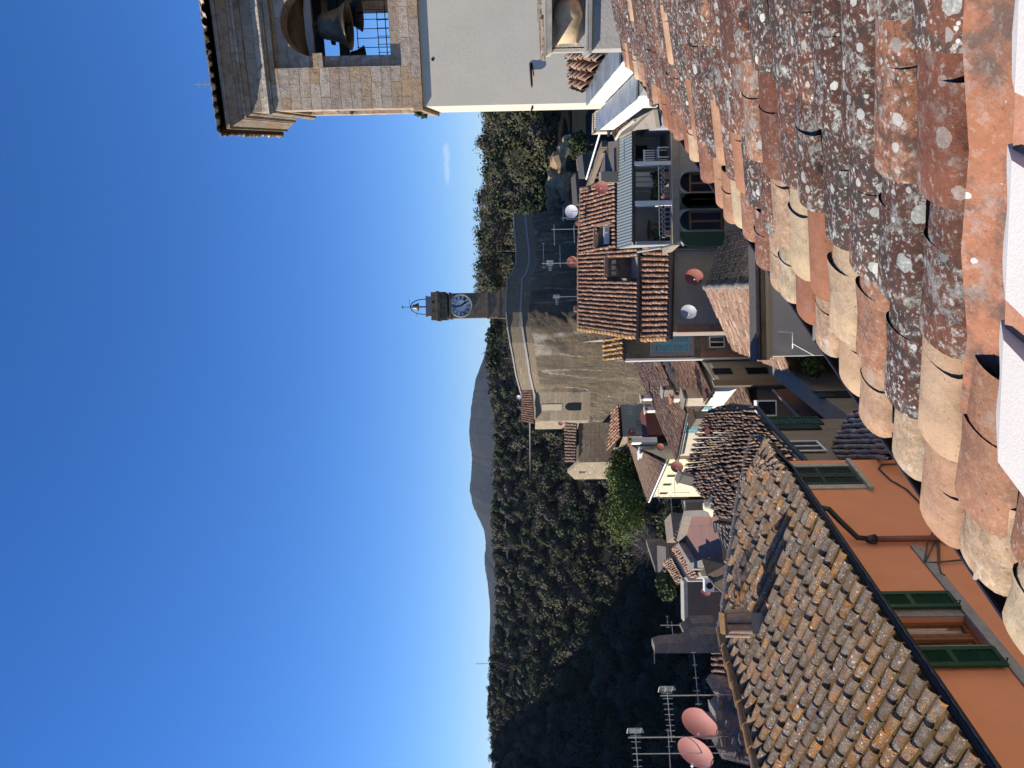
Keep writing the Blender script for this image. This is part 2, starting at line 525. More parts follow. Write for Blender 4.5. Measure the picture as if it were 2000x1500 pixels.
def tile_roof(A, B, C, D, name='roof', mat='tile_brown', parent=None, base=None, pitch=0.21, expo=0.36, w=0.19, h=0.07, seg=5, jit=0.012,
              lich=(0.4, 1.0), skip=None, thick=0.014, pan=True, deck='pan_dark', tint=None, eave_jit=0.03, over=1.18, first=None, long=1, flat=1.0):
    """rows of barrel tiles on the patch eave A-B, ridge D-C"""
    A, B, C, D = V(A), V(B), V(C), V(D)
    mb = MB()
    db = MB()
    across = (B - A).normalized()
    nrm = across.cross((D - A + C - B).normalized()).normalized()
    if nrm.z < 0:
        nrm = -nrm
    nr = max(1, round((B - A).length / pitch))
    for i in range(nr):
        s = (i + 0.5) / nr
        P0 = A.lerp(B, s)
        P1 = D.lerp(C, s)
        L = (P1 - P0).length
        if L < 0.05:
            continue
        ud = (P1 - P0) / L
        half = across * (pitch * 0.5)
        rowj = random.uniform(-eave_jit, eave_jit)
        n = max(1, math.ceil(L / expo))
        rz = random.random()
        sh = 0.0 if first is None else expo - first
        n = max(1, math.ceil((L + sh) / expo))
        for j in range(n):
            t0 = max(0.0, j * expo - sh)
            t1 = min((j + 1) * expo - sh, L)
            tm = (t0 + t1) * 0.5 / L
            if skip and skip(s, tm):
                continue
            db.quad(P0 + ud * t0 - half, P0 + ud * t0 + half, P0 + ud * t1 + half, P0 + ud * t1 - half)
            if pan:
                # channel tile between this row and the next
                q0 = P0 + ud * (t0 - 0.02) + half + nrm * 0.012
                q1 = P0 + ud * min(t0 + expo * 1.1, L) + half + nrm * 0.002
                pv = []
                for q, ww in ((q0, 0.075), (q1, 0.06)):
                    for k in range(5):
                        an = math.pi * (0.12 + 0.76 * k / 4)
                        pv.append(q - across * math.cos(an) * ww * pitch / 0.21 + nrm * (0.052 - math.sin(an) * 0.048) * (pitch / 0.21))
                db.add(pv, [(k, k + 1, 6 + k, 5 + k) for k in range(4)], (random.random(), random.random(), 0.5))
            st = t0 + (rowj if j == 0 else random.uniform(-0.03, 0.03)) - (0.05 if j == 0 else 0)
            ln = min((t1 - t0) + expo * (over - 1), L - st + 0.02)
            if ln < 0.08:
                continue
            jx = random.gauss(0, jit)
            yaw = random.gauss(0, jit * 0.9)
            pitchj = random.gauss(0, jit * 0.35)
            ws = random.uniform(0.94, 1.06)
            hs = h * random.uniform(0.9, 1.12)
            tc = tint(s, j, n, L) if tint else (min(1, max(0, random.gauss(0.5, 0.25))), random.random(), random.uniform(*lich))
            ring = []
            nl = long + 1
            for q in range(nl):
                f = q / (nl - 1)
                wid = w * ws * (1.0 - 0.2 * f) * 0.5
                cen = P0 + ud * (st + ln * f) + across * (jx + yaw * f * ln * 3) + nrm * (0.03 + thick * 1.3 * (1 - f) + pitchj * (1 - f))
                for k in range(seg + 1):
                    an = math.pi * k / seg
                    ring.append(cen - across * math.cos(an) * wid + nrm * max(0.0, math.sin(an)) ** flat * hs * (1 - 0.12 * f))
            m = seg + 1
            fs = [(q * m + k, q * m + k + 1, (q + 1) * m + k + 1, (q + 1) * m + k) for q in range(nl - 1) for k in range(seg)]
            # lower end: clay thickness
            cen = P0 + ud * st + across * jx + nrm * (0.03 + thick * 1.3 + pitchj)
            inner = []
            for k in range(m):
                an = math.pi * k / seg
                inner.append(cen - across * math.cos(an) * (w * ws * 0.5 - thick) + nrm * (max(0.0, math.sin(an)) ** flat * (hs - thick)))
            deep = [x + ud * ln * 0.6 for x in inner]
            o2 = len(ring)
            o3 = o2 + m
            fs += [(k + 1, k, o2 + k, o2 + k + 1) for k in range(seg)] + [(o2 + k + 1, o2 + k, o3 + k, o3 + k + 1) for k in range(seg)]
            mb.add(ring + inner + deep, fs, tc)
    o = mb.build(name, mat, parent, base, smooth=seg >= 8)
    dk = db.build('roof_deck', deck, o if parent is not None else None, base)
    return o


def ridge_tiles(mb, p0, p1, r=0.1, ln=0.38, seg=6, tint=None, jit=0.015):
    p0, p1 = V(p0), V(p1)
    d = (p1 - p0)
    L = d.length
    d.normalize()
    ac = d.cross(V((0, 0, 1))).normalized()
    up = ac.cross(d).normalized()
    n = max(1, int(L / ln))
    for j in range(n):
        st = L * j / n
        l2 = L / n * 1.12
        ring = []
        jx = random.gauss(0, jit)
        for f, rr, e in ((0, r, 0.02), (1, r * 0.85, 0.0)):
            for k in range(seg + 1):
                an = math.pi * k / seg
                ring.append(p0 + d * (st + l2 * f) + ac * (jx - math.cos(an) * rr) + up * (math.sin(an) * rr * 0.75 + e))
        mb.add(ring, [(k, k + 1, seg + 2 + k, seg + 1 + k) for k in range(seg)] + [tuple(range(seg, -1, -1))], tint() if tint else (random.random(), random.random(), 0.8))


def wall_holes(mb, o, u, L, z0, z1, holes, n, depth=0.18):
    """vertical wall from o along u, holes (a0,a1,b0,b1) with reveals going in along -n"""
    o = V((o[0], o[1], 0))
    u = V(u).normalized()
    n = V(n)
    xs = sorted({0.0, L, *[h[0] for h in holes], *[h[1] for h in holes]})
    zs = sorted({z0, z1, *[h[2] for h in holes], *[h[3] for h in holes]})
    pt = lambda a, b, d=0.0: o + u * a + V((0, 0, b)) - n * d
    for x0, x1 in zip(xs, xs[1:]):
        for b0, b1 in zip(zs, zs[1:]):
            cx, cz = (x0 + x1) / 2, (b0 + b1) / 2
            if any(h[0] < cx < h[1] and h[2] < cz < h[3] for h in holes):
                continue
            mb.quad(pt(x0, b0), pt(x1, b0), pt(x1, b1), pt(x0, b1))
    for a0, a1, b0, b1 in holes:
        mb.quad(pt(a0, b0), pt(a0, b1), pt(a0, b1, depth), pt(a0, b0, depth))
        mb.quad(pt(a1, b0), pt(a1, b1), pt(a1, b1, depth), pt(a1, b0, depth))
        mb.quad(pt(a0, b0), pt(a1, b0), pt(a1, b0, depth), pt(a0, b0, depth))
        mb.quad(pt(a0, b1), pt(a1, b1), pt(a1, b1, depth), pt(a0, b1, depth))


def window(parent, base, c, u, n, w, h, frame='whitep', pane='glass', ft=0.05, name='window', mull=True, proud=0.03):
    """framed window centred at c in a wall with outward normal n"""
    c, u, n = V(c), V(u).normalized(), V(n).normalized()
    up = V((0, 0, 1))
    fb = MB()
    for sx in (-1, 1):
        fb.para(c + u * (sx * w / 2 - (ft if sx > 0 else 0)) - up * h / 2, u * ft, n * proud, up * h)
    fb.para(c - u * (w / 2 - ft) - up * h / 2, u * (w - 2 * ft), n * proud * 0.95, up * ft)
    fb.para(c - u * (w / 2 - ft) + up * (h / 2 - ft), u * (w - 2 * ft), n * proud * 0.95, up * ft)
    if mull:
        fb.para(c - u * ft * 0.5 - up * (h / 2 - ft), u * ft, n * proud * 0.9, up * (h - 2 * ft))
    fr = fb.build(name, frame, parent, base)
    pb = MB()
    pb.para(c - u * (w / 2 - ft * 0.9) - up * (h / 2 - ft * 0.9) + n * 0.003, u * (w - 1.8 * ft), n * proud * 0.3, up * (h - 1.8 * ft))
    pb.build('pane', pane, fr, base)
    return fr


def shutter_mb(c, u, n, w, h, t=0.04, slats=16, rail=0.06):
    c, u, n = V(c), V(u).normalized(), V(n).normalized()
    up = V((0, 0, 1))
    mb = MB()
    o = c - u * w / 2 - up * h / 2
    mb.para(o, u * rail, n * t, up * h)
    mb.para(o + u * (w - rail), u * rail, n * t, up * h)
    for z in (0, h * 0.5 - rail * 0.5, h - rail):
        mb.para(o + u * rail + up * z, u * (w - 2 * rail), n * t * 0.97, up * rail)
    st = (h - 2 * rail) / slats
    for k in range(slats):
        z = rail + st * k
        mb.para(o + u * rail + up * z, u * (w - 2 * rail), n * t * 0.75 - up * st * 0.45, n * t * 0.1 + up * st * 0.3)
    return mb


# ------------------------------------------------------------------ clouds in the sky itself
def sky_clouds():
    g = NT(wt)
    tc = g.n("ShaderNodeTexCoord").outputs["Generated"]
    g._c = tc
    d0 = ray(872, 318).normalized()
    fac = None
    for (X, Y, sz) in ((873, 340, 0.017), (872, 305, 0.022), (871, 252, 0.009), (935, 728, 0.009)):
        d = ray(X, Y).normalized()
        sub = g.n("ShaderNodeVectorMath", operation='SUBTRACT')
        g.l(tc, sub.inputs[0])
        sub.inputs[1].default_value = d
        mp = g.n("ShaderNodeMapping")
        g.l(sub.outputs[0], mp.inputs[0])
        mp.inputs["Scale"].default_value = (1, 1, 4.2)
        ln = g.n("ShaderNodeVectorMath", operation='LENGTH')
        g.l(mp.outputs[0], ln.inputs[0])
        f = g.math('SUBTRACT', 1.0, g.math('DIVIDE', ln.outputs["Value"], sz))
        f = g.math('MAXIMUM', f, 0.0)
        fac = f if fac is None else g.math('MAXIMUM', fac, f)
    nz = g.noise(60, 8, 0.65)
    f = g.math('MULTIPLY', fac, g.ramp(nz, [(0.42, 0.0), (0.62, 1.0)]))
    f = g.math('MINIMUM', g.math('MULTIPLY', f, 1.0), 0.3)
    hs = g.n("ShaderNodeHueSaturation")
    hs.inputs["Saturation"].default_value = 1.2
    g.l(sky.outputs[0], hs.inputs["Color"])
    tinted = g.mix(1.0, hs.outputs[0], (0.75, 0.835, 1.1), 'MULTIPLY')
    g.l(g.mix(f, tinted, (6.0, 6.2, 6.6)), bg.inputs["Color"])


sky_clouds()


# ------------------------------------------------------------------ terrain, one sheet to the horizon
def sst(a, b, x):
    t = np.clip((x - a) / (b - a), 0, 1)
    return t * t * (3 - 2 * t)


def terrain_z(x, y):
    x = np.asarray(x, float)
    y = np.asarray(y, float)
    r = x / np.maximum(y, 25.0)
    zl = -15 - 47 * sst(62, 118, y) + 70 * np.clip((y - 150) / 150.0, 0, 1) ** 1.0
    zr = -15 + 6 * sst(70, 128, y) + 11.5 * np.clip((y - 128) / 100.0, 0, 1)
    k = sst(0.02, 0.12, r)
    z = zl * (1 - k) + zr * k
    # the far rim is level and runs to the horizon, a little lower to the right
    z = z + 1.6 * np.sin(x * 0.031) * np.clip((y - 150) / 100, 0, 1) + 1.2 * np.sin(x * 0.083 + y * 0.02) * np.clip((y - 120) / 100, 0, 1)
    # ridge out of frame on the left that keeps the ravine in shade
    z = z + 105 * sst(-0.66, -1.0, r) * sst(70, 150, y) * (1 - sst(500, 900, y))
    z = z - 42 * sst(-0.2, -0.34, r) * sst(15, 27, y) * (1 - sst(60, 120, y))
    z = np.where(y < 0, -15, z)
    z = z - 30 * sst(900, 2500, y)
    return z


def terrain():
    ys = np.concatenate([np.linspace(-60, 60, 13), np.linspace(68, 420, 60), np.geomspace(440, 4900, 22)])
    xs = np.concatenate([-np.geomspace(4900, 420, 20), np.linspace(-400, 260, 90), np.geomspace(280, 4900, 20)])
    X, Y = np.meshgrid(xs, ys)
    Z = terrain_z(X, Y)
    v = np.stack([X, Y, Z], -1).reshape(-1, 3)
    nx, ny = len(xs), len(ys)
    f = [(j * nx + i, j * nx + i + 1, (j + 1) * nx + i + 1, (j + 1) * nx + i) for j in range(ny - 1) for i in range(nx - 1)]
    me = bpy.data.meshes.new("ground")
    me.from_pydata(v.tolist(), [], f)
    m, nt, b = newmat("ground_cover", 0.95, 0.1)
    g = NT(nt)
    c = g.ramp(g.noise(0.08, 10, 0.7), [(0.3, (0.008, 0.009, 0.006)), (0.55, (0.014, 0.014, 0.009)), (0.75, (0.03, 0.027, 0.018))])
    g.l(c, b.inputs["Base Color"])
    M['ground'] = m
    me.materials.append(m)
    o = bpy.data.objects.new("ground", me)
    COL.objects.link(o)
    struct(o)


terrain()


def far_hills():
    prof = [(962, 480), (957, 600), (957, 650), (946, 700), (930, 742), (921, 790), (919, 840), (923, 880), (920, 925), (918, 950), (926, 985), (944, 1030), (948, 1060), (947, 1095), (953, 1130), (957, 1200), (960, 1300), (962, 1500)]
    m, nt, b = newmat("distant_wood", 0.95, 0.05)
    g = NT(nt)
    c = g.ramp(g.noise(0.02, 10, 0.75), [(0.3, (0.014, 0.015, 0.011)), (0.55, (0.036, 0.033, 0.024)), (0.75, (0.08, 0.068, 0.048))])
    g.l(c, b.inputs["Base Color"])
    g.bump(g.noise(0.03, 8, 0.75), 0.7, 10, b)
    M['distant'] = m
    D = 3300.0
    pts = [P(X, Y, D) for X, Y in prof]
    px = np.array([p.x for p in pts])[::-1]
    pz = np.array([p.z for p in pts])[::-1]
    xs = np.linspace(px[0], px[-1], 220)
    top = np.interp(xs, px, pz) + 3 * np.sin(xs * 0.021) + rng.normal(0, 0.8, 220)
    us = np.linspace(-1, 1, 41)
    v = []
    for x, t in zip(xs, top):
        for u in us:
            h = math.cos(u * math.pi / 2) ** 1.3
            v.append((x, D + u * 900, -120 + (t + 120) * h + 9 * math.sin(x * 0.006 + u * 5) * math.sin(u * 9) * (1 - abs(u)) * min(1, abs(u) * 6)))
    n = len(us)
    f = [(i * n + k, (i + 1) * n + k, (i + 1) * n + k + 1, i * n + k + 1) for i in range(len(xs) - 1) for k in range(n - 1)]
    me = bpy.data.meshes.new("hills")
    me.from_pydata(v, [], f)
    me.materials.append(m)
    o = bpy.data.objects.new("hills", me)
    COL.objects.link(o)
    struct(o)


far_hills()


# ------------------------------------------------------------------ foliage
def leaf_quads(cen, nrm, size, jitter=0.9):
    """random leaf-clump faces; cen (n,3), nrm (n,3), size (n,)"""
    n = len(cen)
    nn = nrm + rng.normal(0, jitter, (n, 3))
    nn /= np.linalg.norm(nn, axis=1, keepdims=True) + 1e-9
    t = np.cross(nn, rng.normal(0, 1, (n, 3)))
    t /= np.linalg.norm(t, axis=1, keepdims=True) + 1e-9
    b = np.cross(nn, t)
    s = size[:, None]
    k = rng.uniform(0.45, 0.8, (n, 1))
    return np.stack([cen - t * s, cen - b * s * k, cen + t * s, cen + b * s * k], 1).reshape(-1, 3)


def crown(c, rx, rz, n, size, blobs=8, col=(0.04, 0.06, 0.02), var=0.35, jit=0.9, inner=0.62):
    c = np.array(c, float)
    d = rng.normal(0, 1, (blobs, 3))
    d /= np.linalg.norm(d, axis=1, keepdims=True)
    d[:, 2] = np.abs(d[:, 2]) * 1.1 - 0.35
    bc = d * np.array([rx, rx, rz]) * rng.uniform(0.35, inner, (blobs, 1))
    bc[0] = 0
    br = rng.uniform(0.38, 0.6, blobs)
    br[0] = 0.6
    bcol = np.array(col) * rng.uniform(1 - var, 1 + var, (blobs, 1))
    w = rng.integers(0, blobs, n)
    q = rng.normal(0, 1, (n, 3))
    q /= np.linalg.norm(q, axis=1, keepdims=True)
    rad = rng.uniform(0.72, 1.05, (n, 1)) * br[w][:, None]
    cen = c + bc[w] + q * rad * np.array([rx, rx, rz])
    sz = size * rng.uniform(0.6, 1.35, n)
    cl = bcol[w] * rng.uniform(0.88, 1.12, (n, 1))
    return leaf_quads(cen, q, sz, jit), cl


def twigs(c, rx, rz, n, col=(0.14, 0.115, 0.09), wid=0.05, ln=1.6):
    """bare winter crown: thin shoots fanning up and out"""
    c = np.array(c, float)
    base = c + rng.normal(0, 0.28, (n, 3)) * np.array([rx, rx, rz])
    d = (base - c) / np.array([rx, rx, rz]) * 1.5 + rng.normal(0, 0.9, (n, 3)) + np.array([0, 0, 0.75])
    d /= np.linalg.norm(d, axis=1, keepdims=True)
    L = ln * rng.uniform(0.5, 1.2, (n, 1))
    s = np.cross(d, rng.normal(0, 1, (n, 3)))
    s /= np.linalg.norm(s, axis=1, keepdims=True) + 1e-9
    v = np.stack([base - s * wid, base + s * wid, base + d * L + s * wid * 0.4, base + d * L - s * wid * 0.4], 1).reshape(-1, 3)
    return v, np.array(col) * rng.uniform(0.6, 1.4, (n, 1))


def woodland(name, spots, dens=230, seed=0):
    VV, CC = [], []
    for (x, y, z, kind) in spots:
        R_ = rng.uniform(2.8, 5.2)
        if y > 262 and kind != 3:
            R_ = rng.uniform(2.6, 3.6)
        H = R_ * rng.uniform(1.5, 2.3) if y < 262 else rng.uniform(5.6, 7.2)
        sc = max(0.34, y / 250 * 0.42)
        if kind == 0:
            col = np.array((0.038, 0.046, 0.018)) * rng.uniform(0.7, 1.35)
        elif kind == 1:
            col = np.array((0.066, 0.066, 0.028)) * rng.uniform(0.8, 1.3)
        elif kind == 3:
            col = np.array((0.12, 0.14, 0.03))
        else:
            col = np.array((0.088, 0.076, 0.05)) * rng.uniform(0.75, 1.25)
        c = (x, y, z + H * 0.62)
        if kind == 2 and rng.random() < 0.15:
            v, cl = twigs(c, R_, H * 0.5, int(dens * 1.1), col, 0.075 * y / 250, 2.0)
            VV.append(v); CC.append(cl)
            v, cl = crown((x, y, z + H * 0.45), R_ * 0.85, H * 0.38, int(dens * 0.5), sc, 6, col * 0.75)
        else:
            v, cl = crown(c, R_, H * 0.55, int(dens * 1.9), sc, 8, col, var=0.14, jit=0.22, inner=0.5)
        VV.append(v); CC.append(cl)
        nc = 10  # dark core cards: the shade inside each crown put into their colour
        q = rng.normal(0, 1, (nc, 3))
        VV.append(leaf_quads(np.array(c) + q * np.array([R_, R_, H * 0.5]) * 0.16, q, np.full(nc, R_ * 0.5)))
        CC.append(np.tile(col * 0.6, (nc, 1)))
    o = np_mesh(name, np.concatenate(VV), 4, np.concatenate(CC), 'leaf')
    struct(o, "stuff")
    return o


def forest():
    spots = []
    # ravine side facing the town
    for yy in np.arange(142, 352, 5.3):
        for xx in np.arange(-0.60 * yy - 8, 0.16 * yy, 5.5):
            x, y = xx + rng.uniform(-2.6, 2.6), yy + rng.uniform(-2.6, 2.6)
            if x / y > 0.10 and y < 175:
                continue
            z = float(terrain_z(x, y))
            k = rng.random()
            rim = y > 268
            kind = 2 if k < (0.5 if rim else 0.3) else (1 if k < 0.6 else 0)
            if k > 0.992:
                kind = 3
            spots.append((x, y, z - 0.5, kind))
    woodland("woodland", spots, 200)
    spots = []
    for yy in np.arange(126, 290, 5.0):
        for xx in np.arange(0.09 * yy, 0.42 * yy + 4, 5.2):
            x, y = xx + rng.uniform(-2.4, 2.4), yy + rng.uniform(-2.4, 2.4)
            z = float(terrain_z(x, y))
            k = rng.random()
            kind = 2 if k < (0.62 if y > 200 else 0.25) else (1 if k < 0.72 else 0)
            spots.append((x, y, z - 0.5, kind))
    woodland("wooded_slope", spots, 240)


forest()


def leafy(name, label, cat, base, H, Rr, n, col, size, trunk=0.16, group=None, bare=False, lean=(0, 0), blobs=12):
    base = V(base)
    t = thing(name, label, cat, base, group=group)
    mb = MB()
    top = V((lean[0], lean[1], H * 0.62))
    mb.tube([(0, 0, -0.4), top * 0.4 + V((0.05, 0, 0)), top], [trunk, trunk * 0.75, trunk * 0.35], 8)
    for k in range(7):
        a = random.uniform(0, 6.28)
        st = top * random.uniform(0.4, 0.95)
        e = st + V((math.cos(a) * Rr * 0.7, math.sin(a) * Rr * 0.7, H * random.uniform(0.1, 0.32)))
        mb.tube([st, st.lerp(e, 0.5) + V((0, 0, 0.08 * H)), e], [trunk * 0.4, trunk * 0.28, trunk * 0.1], 6)
    mb.build('trunk', 'bark', t, smooth=True)
    c = (lean[0], lean[1], H * 0.62)
    if bare:
        v, cl = twigs(c, Rr, H * 0.45, n, col, size, Rr * 0.8)
    else:
        v, cl = crown(c, Rr, H * 0.42, n, size, blobs, col, 0.45)
    np_mesh('crown', v, 4, cl, 'leaf', t)
    return t


# haze: one closed box of pale air round everything but the sky
def haze():
    m = bpy.data.materials.new("air")
    m.use_nodes = True
    nt = m.node_tree
    nt.nodes.remove(nt.nodes["Principled BSDF"])
    v = nt.nodes.new("ShaderNodeVolumePrincipled")
    v.inputs["Color"].default_value = (0.62, 0.76, 1.0, 1)
    v.inputs["Density"].default_value = 0.00004
    v.inputs["Anisotropy"].default_value = 0.0
    nt.links.new(v.outputs[0], nt.nodes["Material Output"].inputs["Volume"])
    M['haze'] = m
    mb = MB()
    mb.box((-5000, -120, -165), (5000, 5000, 290))
    o = mb.build("haze", 'haze')
    struct(o, "stuff")




# ------------------------------------------------------------------ bell tower on the right
M['tile_pale2'] = tilemat('pale_eave_tile', [(0.4, 0.32, 0.22), (0.5, 0.42, 0.3), (0.55, 0.45, 0.3)], a_or=0.4, a_crust=0.35, a_pale=0.6, val=0.5)
TH = R(18.0)
TC = P(1000, 206, 16.5)            # near-left corner of the tower
TB = -13.0


def tz(X, d=16.5, Y=210):
    return P(X, Y, d).z


def bell_tower():
    W = 3.55
    t = thing('bell_tower', 'square stone belfry on smooth grey rendered shaft with tiled eave', 'bell tower', (TC.x, TC.y, TB), -TH)
    Z = lambda X: tz(X) - TB
    z_pl = Z(826)
    z_st = Z(535)
    # rendered shaft
    mb = MB()
    mb.box((0.02, 0.02, 0), (W - 0.02, W - 0.02, z_pl))
    sh = mb.build('shaft', 'tower_grey', t)
    mb = MB()
    mb.tube([(0.98, 0.03, z_pl - 0.27), (0.98, 0.012, z_pl - 0.27)], 0.035, 8)
    mb.build('vent_hole', 'iron', sh)
    # stone belfry: outer skin with recess, inner skin with arched opening
    rec0, rec1, rz0, rz1 = 0.87, W - 0.87, z_pl + 0.42, Z(545)
    a0, a1 = 1.11, W - 1.11
    zs = Z(617) - 0.02
    zb = Z(768)
    mb = MB()

    def face(o, u, n):
        o, u, n = V(o), V(u), V(n)
        # outer skin
        wall_holes_l(mb, o, u, n, W, z_pl, z_st, (rec0, rec1, rz0, rz1), 0.14)
        # inner skin with arch
        p = lambda a, b, d: o + u * a + V((0, 0, b)) - n * d
        d0, d1 = 0.14, 0.62
        r = (a1 - a0) / 2
        cx = (a0 + a1) / 2
        N = 14
        arc = [(cx - r * math.cos(math.pi * k / N), zs + r * 0.98 * math.sin(math.pi * k / N)) for k in range(N + 1)]
        for d in (d0, d1):
            mb.quad(p(rec0, rz0, d), p(a0, rz0, d), p(a0, rz1, d), p(rec0, rz1, d))
            mb.quad(p(a1, rz0, d), p(rec1, rz0, d), p(rec1, rz1, d), p(a1, rz1, d))
            mb.quad(p(a0, rz0, d), p(a1, rz0, d), p(a1, zb, d), p(a0, zb, d))
            for (x0, y0), (x1, y1) in zip(arc, arc[1:]):
                mb.quad(p(x0, y0, d), p(x1, y1, d), p(x1, rz1, d), p(x0, rz1, d))
        for (x0, y0), (x1, y1) in zip([(a0, zb)] + arc, arc + [(a1, zb)]):
            mb.quad(p(x0, y0, d0), p(x1, y1, d0), p(x1, y1, d1), p(x0, y0, d1))
        mb.quad(p(a0, zb, d0), p(a1, zb, d0), p(a1, zb, d1), p(a0, zb, d1))
        # impost blocks at the spring of the arch
        for q0, q1 in ((rec0 - 0.003, a0 + 0.05), (a1 - 0.05, rec1 + 0.003)):
            mb.para(p(q0, zs - 0.23, 0.1), u * (q1 - q0), n * 0.115, V((0, 0, 0.21)))

    face((0, 0, 0), (1, 0, 0), (0, -1, 0))
    face((0, W, 0), (0, -1, 0), (-1, 0, 0))
    face((W, W, 0), (-1, 0, 0), (0, 1, 0))
    face((W, 0, 0), (0, 1, 0), (1, 0, 0))
    # floor and ceiling of the bell chamber
    mb.box((0.3, 0.3, zb - 0.25), (W - 0.3, W - 0.3, zb - 0.05))
    mb.box((0.1, 0.1, z_st - 0.1), (W - 0.1, W - 0.1, z_st))
    mb.build('belfry', 'ashlar', t)

    def band(z0, z1, pr, pr1=None):
        pr1 = pr if pr1 is None else pr1
        b = MB()
        lo = [(-pr, -pr, z0), (W + pr, -pr, z0), (W + pr, W + pr, z0), (-pr, W + pr, z0)]
        hi = [(-pr1, -pr1, z1), (W + pr1, -pr1, z1), (W + pr1, W + pr1, z1), (-pr1, W + pr1, z1)]
        b.add(lo + hi, [(3, 2, 1, 0), (4, 5, 6, 7)] + [(i, (i + 1) % 4, (i + 1) % 4 + 4, i + 4) for i in range(4)])
        return b
    b = band(z_pl - 0.005, z_pl + 0.2, 0.07)
    b.build('base_course', 'ashlar', t)
    zz = [Z(x) for x in (535, 528, 520, 492, 484, 478, 457, 450, 445)]
    for i, (z0, z1, p0, p1, nm) in enumerate(((zz[0], zz[1], .05, .09, 'string_course'), (zz[1], zz[2], .09, .05, 'string_course'), (zz[2], zz[3], .025, .025, 'frieze'), (zz[3], zz[4], .05, .12, 'cornice'),
                                         (zz[4], zz[5], .15, .15, 'cornice'), (zz[5], zz[6], .17, .34, 'cornice'), (zz[6], zz[7], .37, .37, 'cornice'), (zz[7], zz[8] - 0.005, .3, .3, 'cornice'))):
        band(z0 + 0.002 * (i > 0), z1, p0, p1).build(nm, 'ashlar' if i not in (7,) else 'dark_metal', t)  # topmost band dark: shade of the gap under the eave put into its colour
    # low hipped roof of barrel tiles
    zr = zz[8]
    e = 0.43
    c = [V((-e, -e, zr)), V((W + e, -e, zr)), V((W + e, W + e, zr)), V((-e, W + e, zr))]
    ap = V((W / 2, W / 2, zr + 0.85))
    tint = lambda s, j, n, L: (random.random(), random.random(), random.uniform(0.4, 1))
    for i in range(4):
        tile_roof(c[i], c[(i + 1) % 4], ap, ap, mat='tile_pale2', parent=t, pitch=0.23, expo=0.4, w=0.2, h=0.085, seg=6, tint=tint)
    # left-over rod and its fixing on the rendered front
    m2 = MB()
    m2.tube([(0.86, 0.03, Z(1037)), (0.42, -0.1, Z(1039)), (0.36, -0.115, Z(1039))], [0.03, 0.024, 0.012], 8)
    m2.tube([(0.86, 0.02, Z(1040)), (0.6, -0.07, Z(1043))], 0.014, 6)
    m2.build('bracket', 'dark_metal', sh)
    for y in (0.6, 1.7):
        k = MB()
        k.box((-0.06, y, Z(1043)), (0.03, y + 0.06, Z(1041) + 0.02))
        k.build('bracket', 'iron', sh)
    # iron rail across the foot of each opening
    for (o, u) in (((a0, W - 0.4), (1, 0)), ((0.4, a0), (0, 1)), ((W - 0.4, a0), (0, 1)), ((a0, 0.45), (1, 0))):
        g = MB()
        n = 7
        for k in range(n + 1):
            x = o[0] + u[0] * (a1 - a0) * k / n
            y = o[1] + u[1] * (a1 - a0) * k / n
            g.tube([(x, y, zb), (x, y, zb + 0.78)], 0.009, 5)
        for zq in (0.12, 0.76):
            g.tube([(o[0], o[1], zb + zq), (o[0] + u[0] * (a1 - a0), o[1] + u[1] * (a1 - a0), zb + zq)], 0.011, 5)
        g.build('railing', 'iron', t)
    # mast of the lightning rod on the roof
    g = MB()
    g.tube([(0.6, 0.3, zr + 0.1), (0.6, 0.3, zr + 0.8)], 0.008, 5)
    for q in (0.55, 0.68):
        g.tube([(0.52, 0.3, zr + q), (0.68, 0.3, zr + q)], 0.006, 4)
    g.build('lightning_rod', 'alu', t)
    # timber head beams over the openings
    return t, Z, W, zs, zb, a0, a1


def wall_holes_l(mb, o, u, n, L, z0, z1, h, depth):
    p = lambda a, b, d=0.0: o + u * a + V((0, 0, b)) - n * d
    a0, a1, b0, b1 = h
    mb.quad(p(0, z0), p(a0, z0), p(a0, z1), p(0, z1))
    mb.quad(p(a1, z0), p(L, z0), p(L, z1), p(a1, z1))
    mb.quad(p(a0, z0), p(a1, z0), p(a1, b0), p(a0, b0))
    mb.quad(p(a0, b1), p(a1, b1), p(a1, z1), p(a0, z1))
    mb.quad(p(a0, b0), p(a0, b1), p(a0, b1, depth), p(a0, b0, depth))
    mb.quad(p(a1, b0), p(a1, b1), p(a1, b1, depth), p(a1, b0, depth))
    mb.quad(p(a0, b0), p(a1, b0), p(a1, b0, depth), p(a0, b0, depth))
    mb.quad(p(a0, b1), p(a1, b1), p(a1, b1, depth), p(a0, b1, depth))


BELL = [(0.0, 0.0), (0.30, 0.0), (0.34, -0.03), (0.40, -0.12), (0.44, -0.3), (0.5, -0.55), (0.58, -0.75), (0.7, -0.92), (0.78, -1.0), (0.74, -1.0), (0.62, -0.86), (0.5, -0.6), (0.4, -0.3), (0.0, -0.1)]


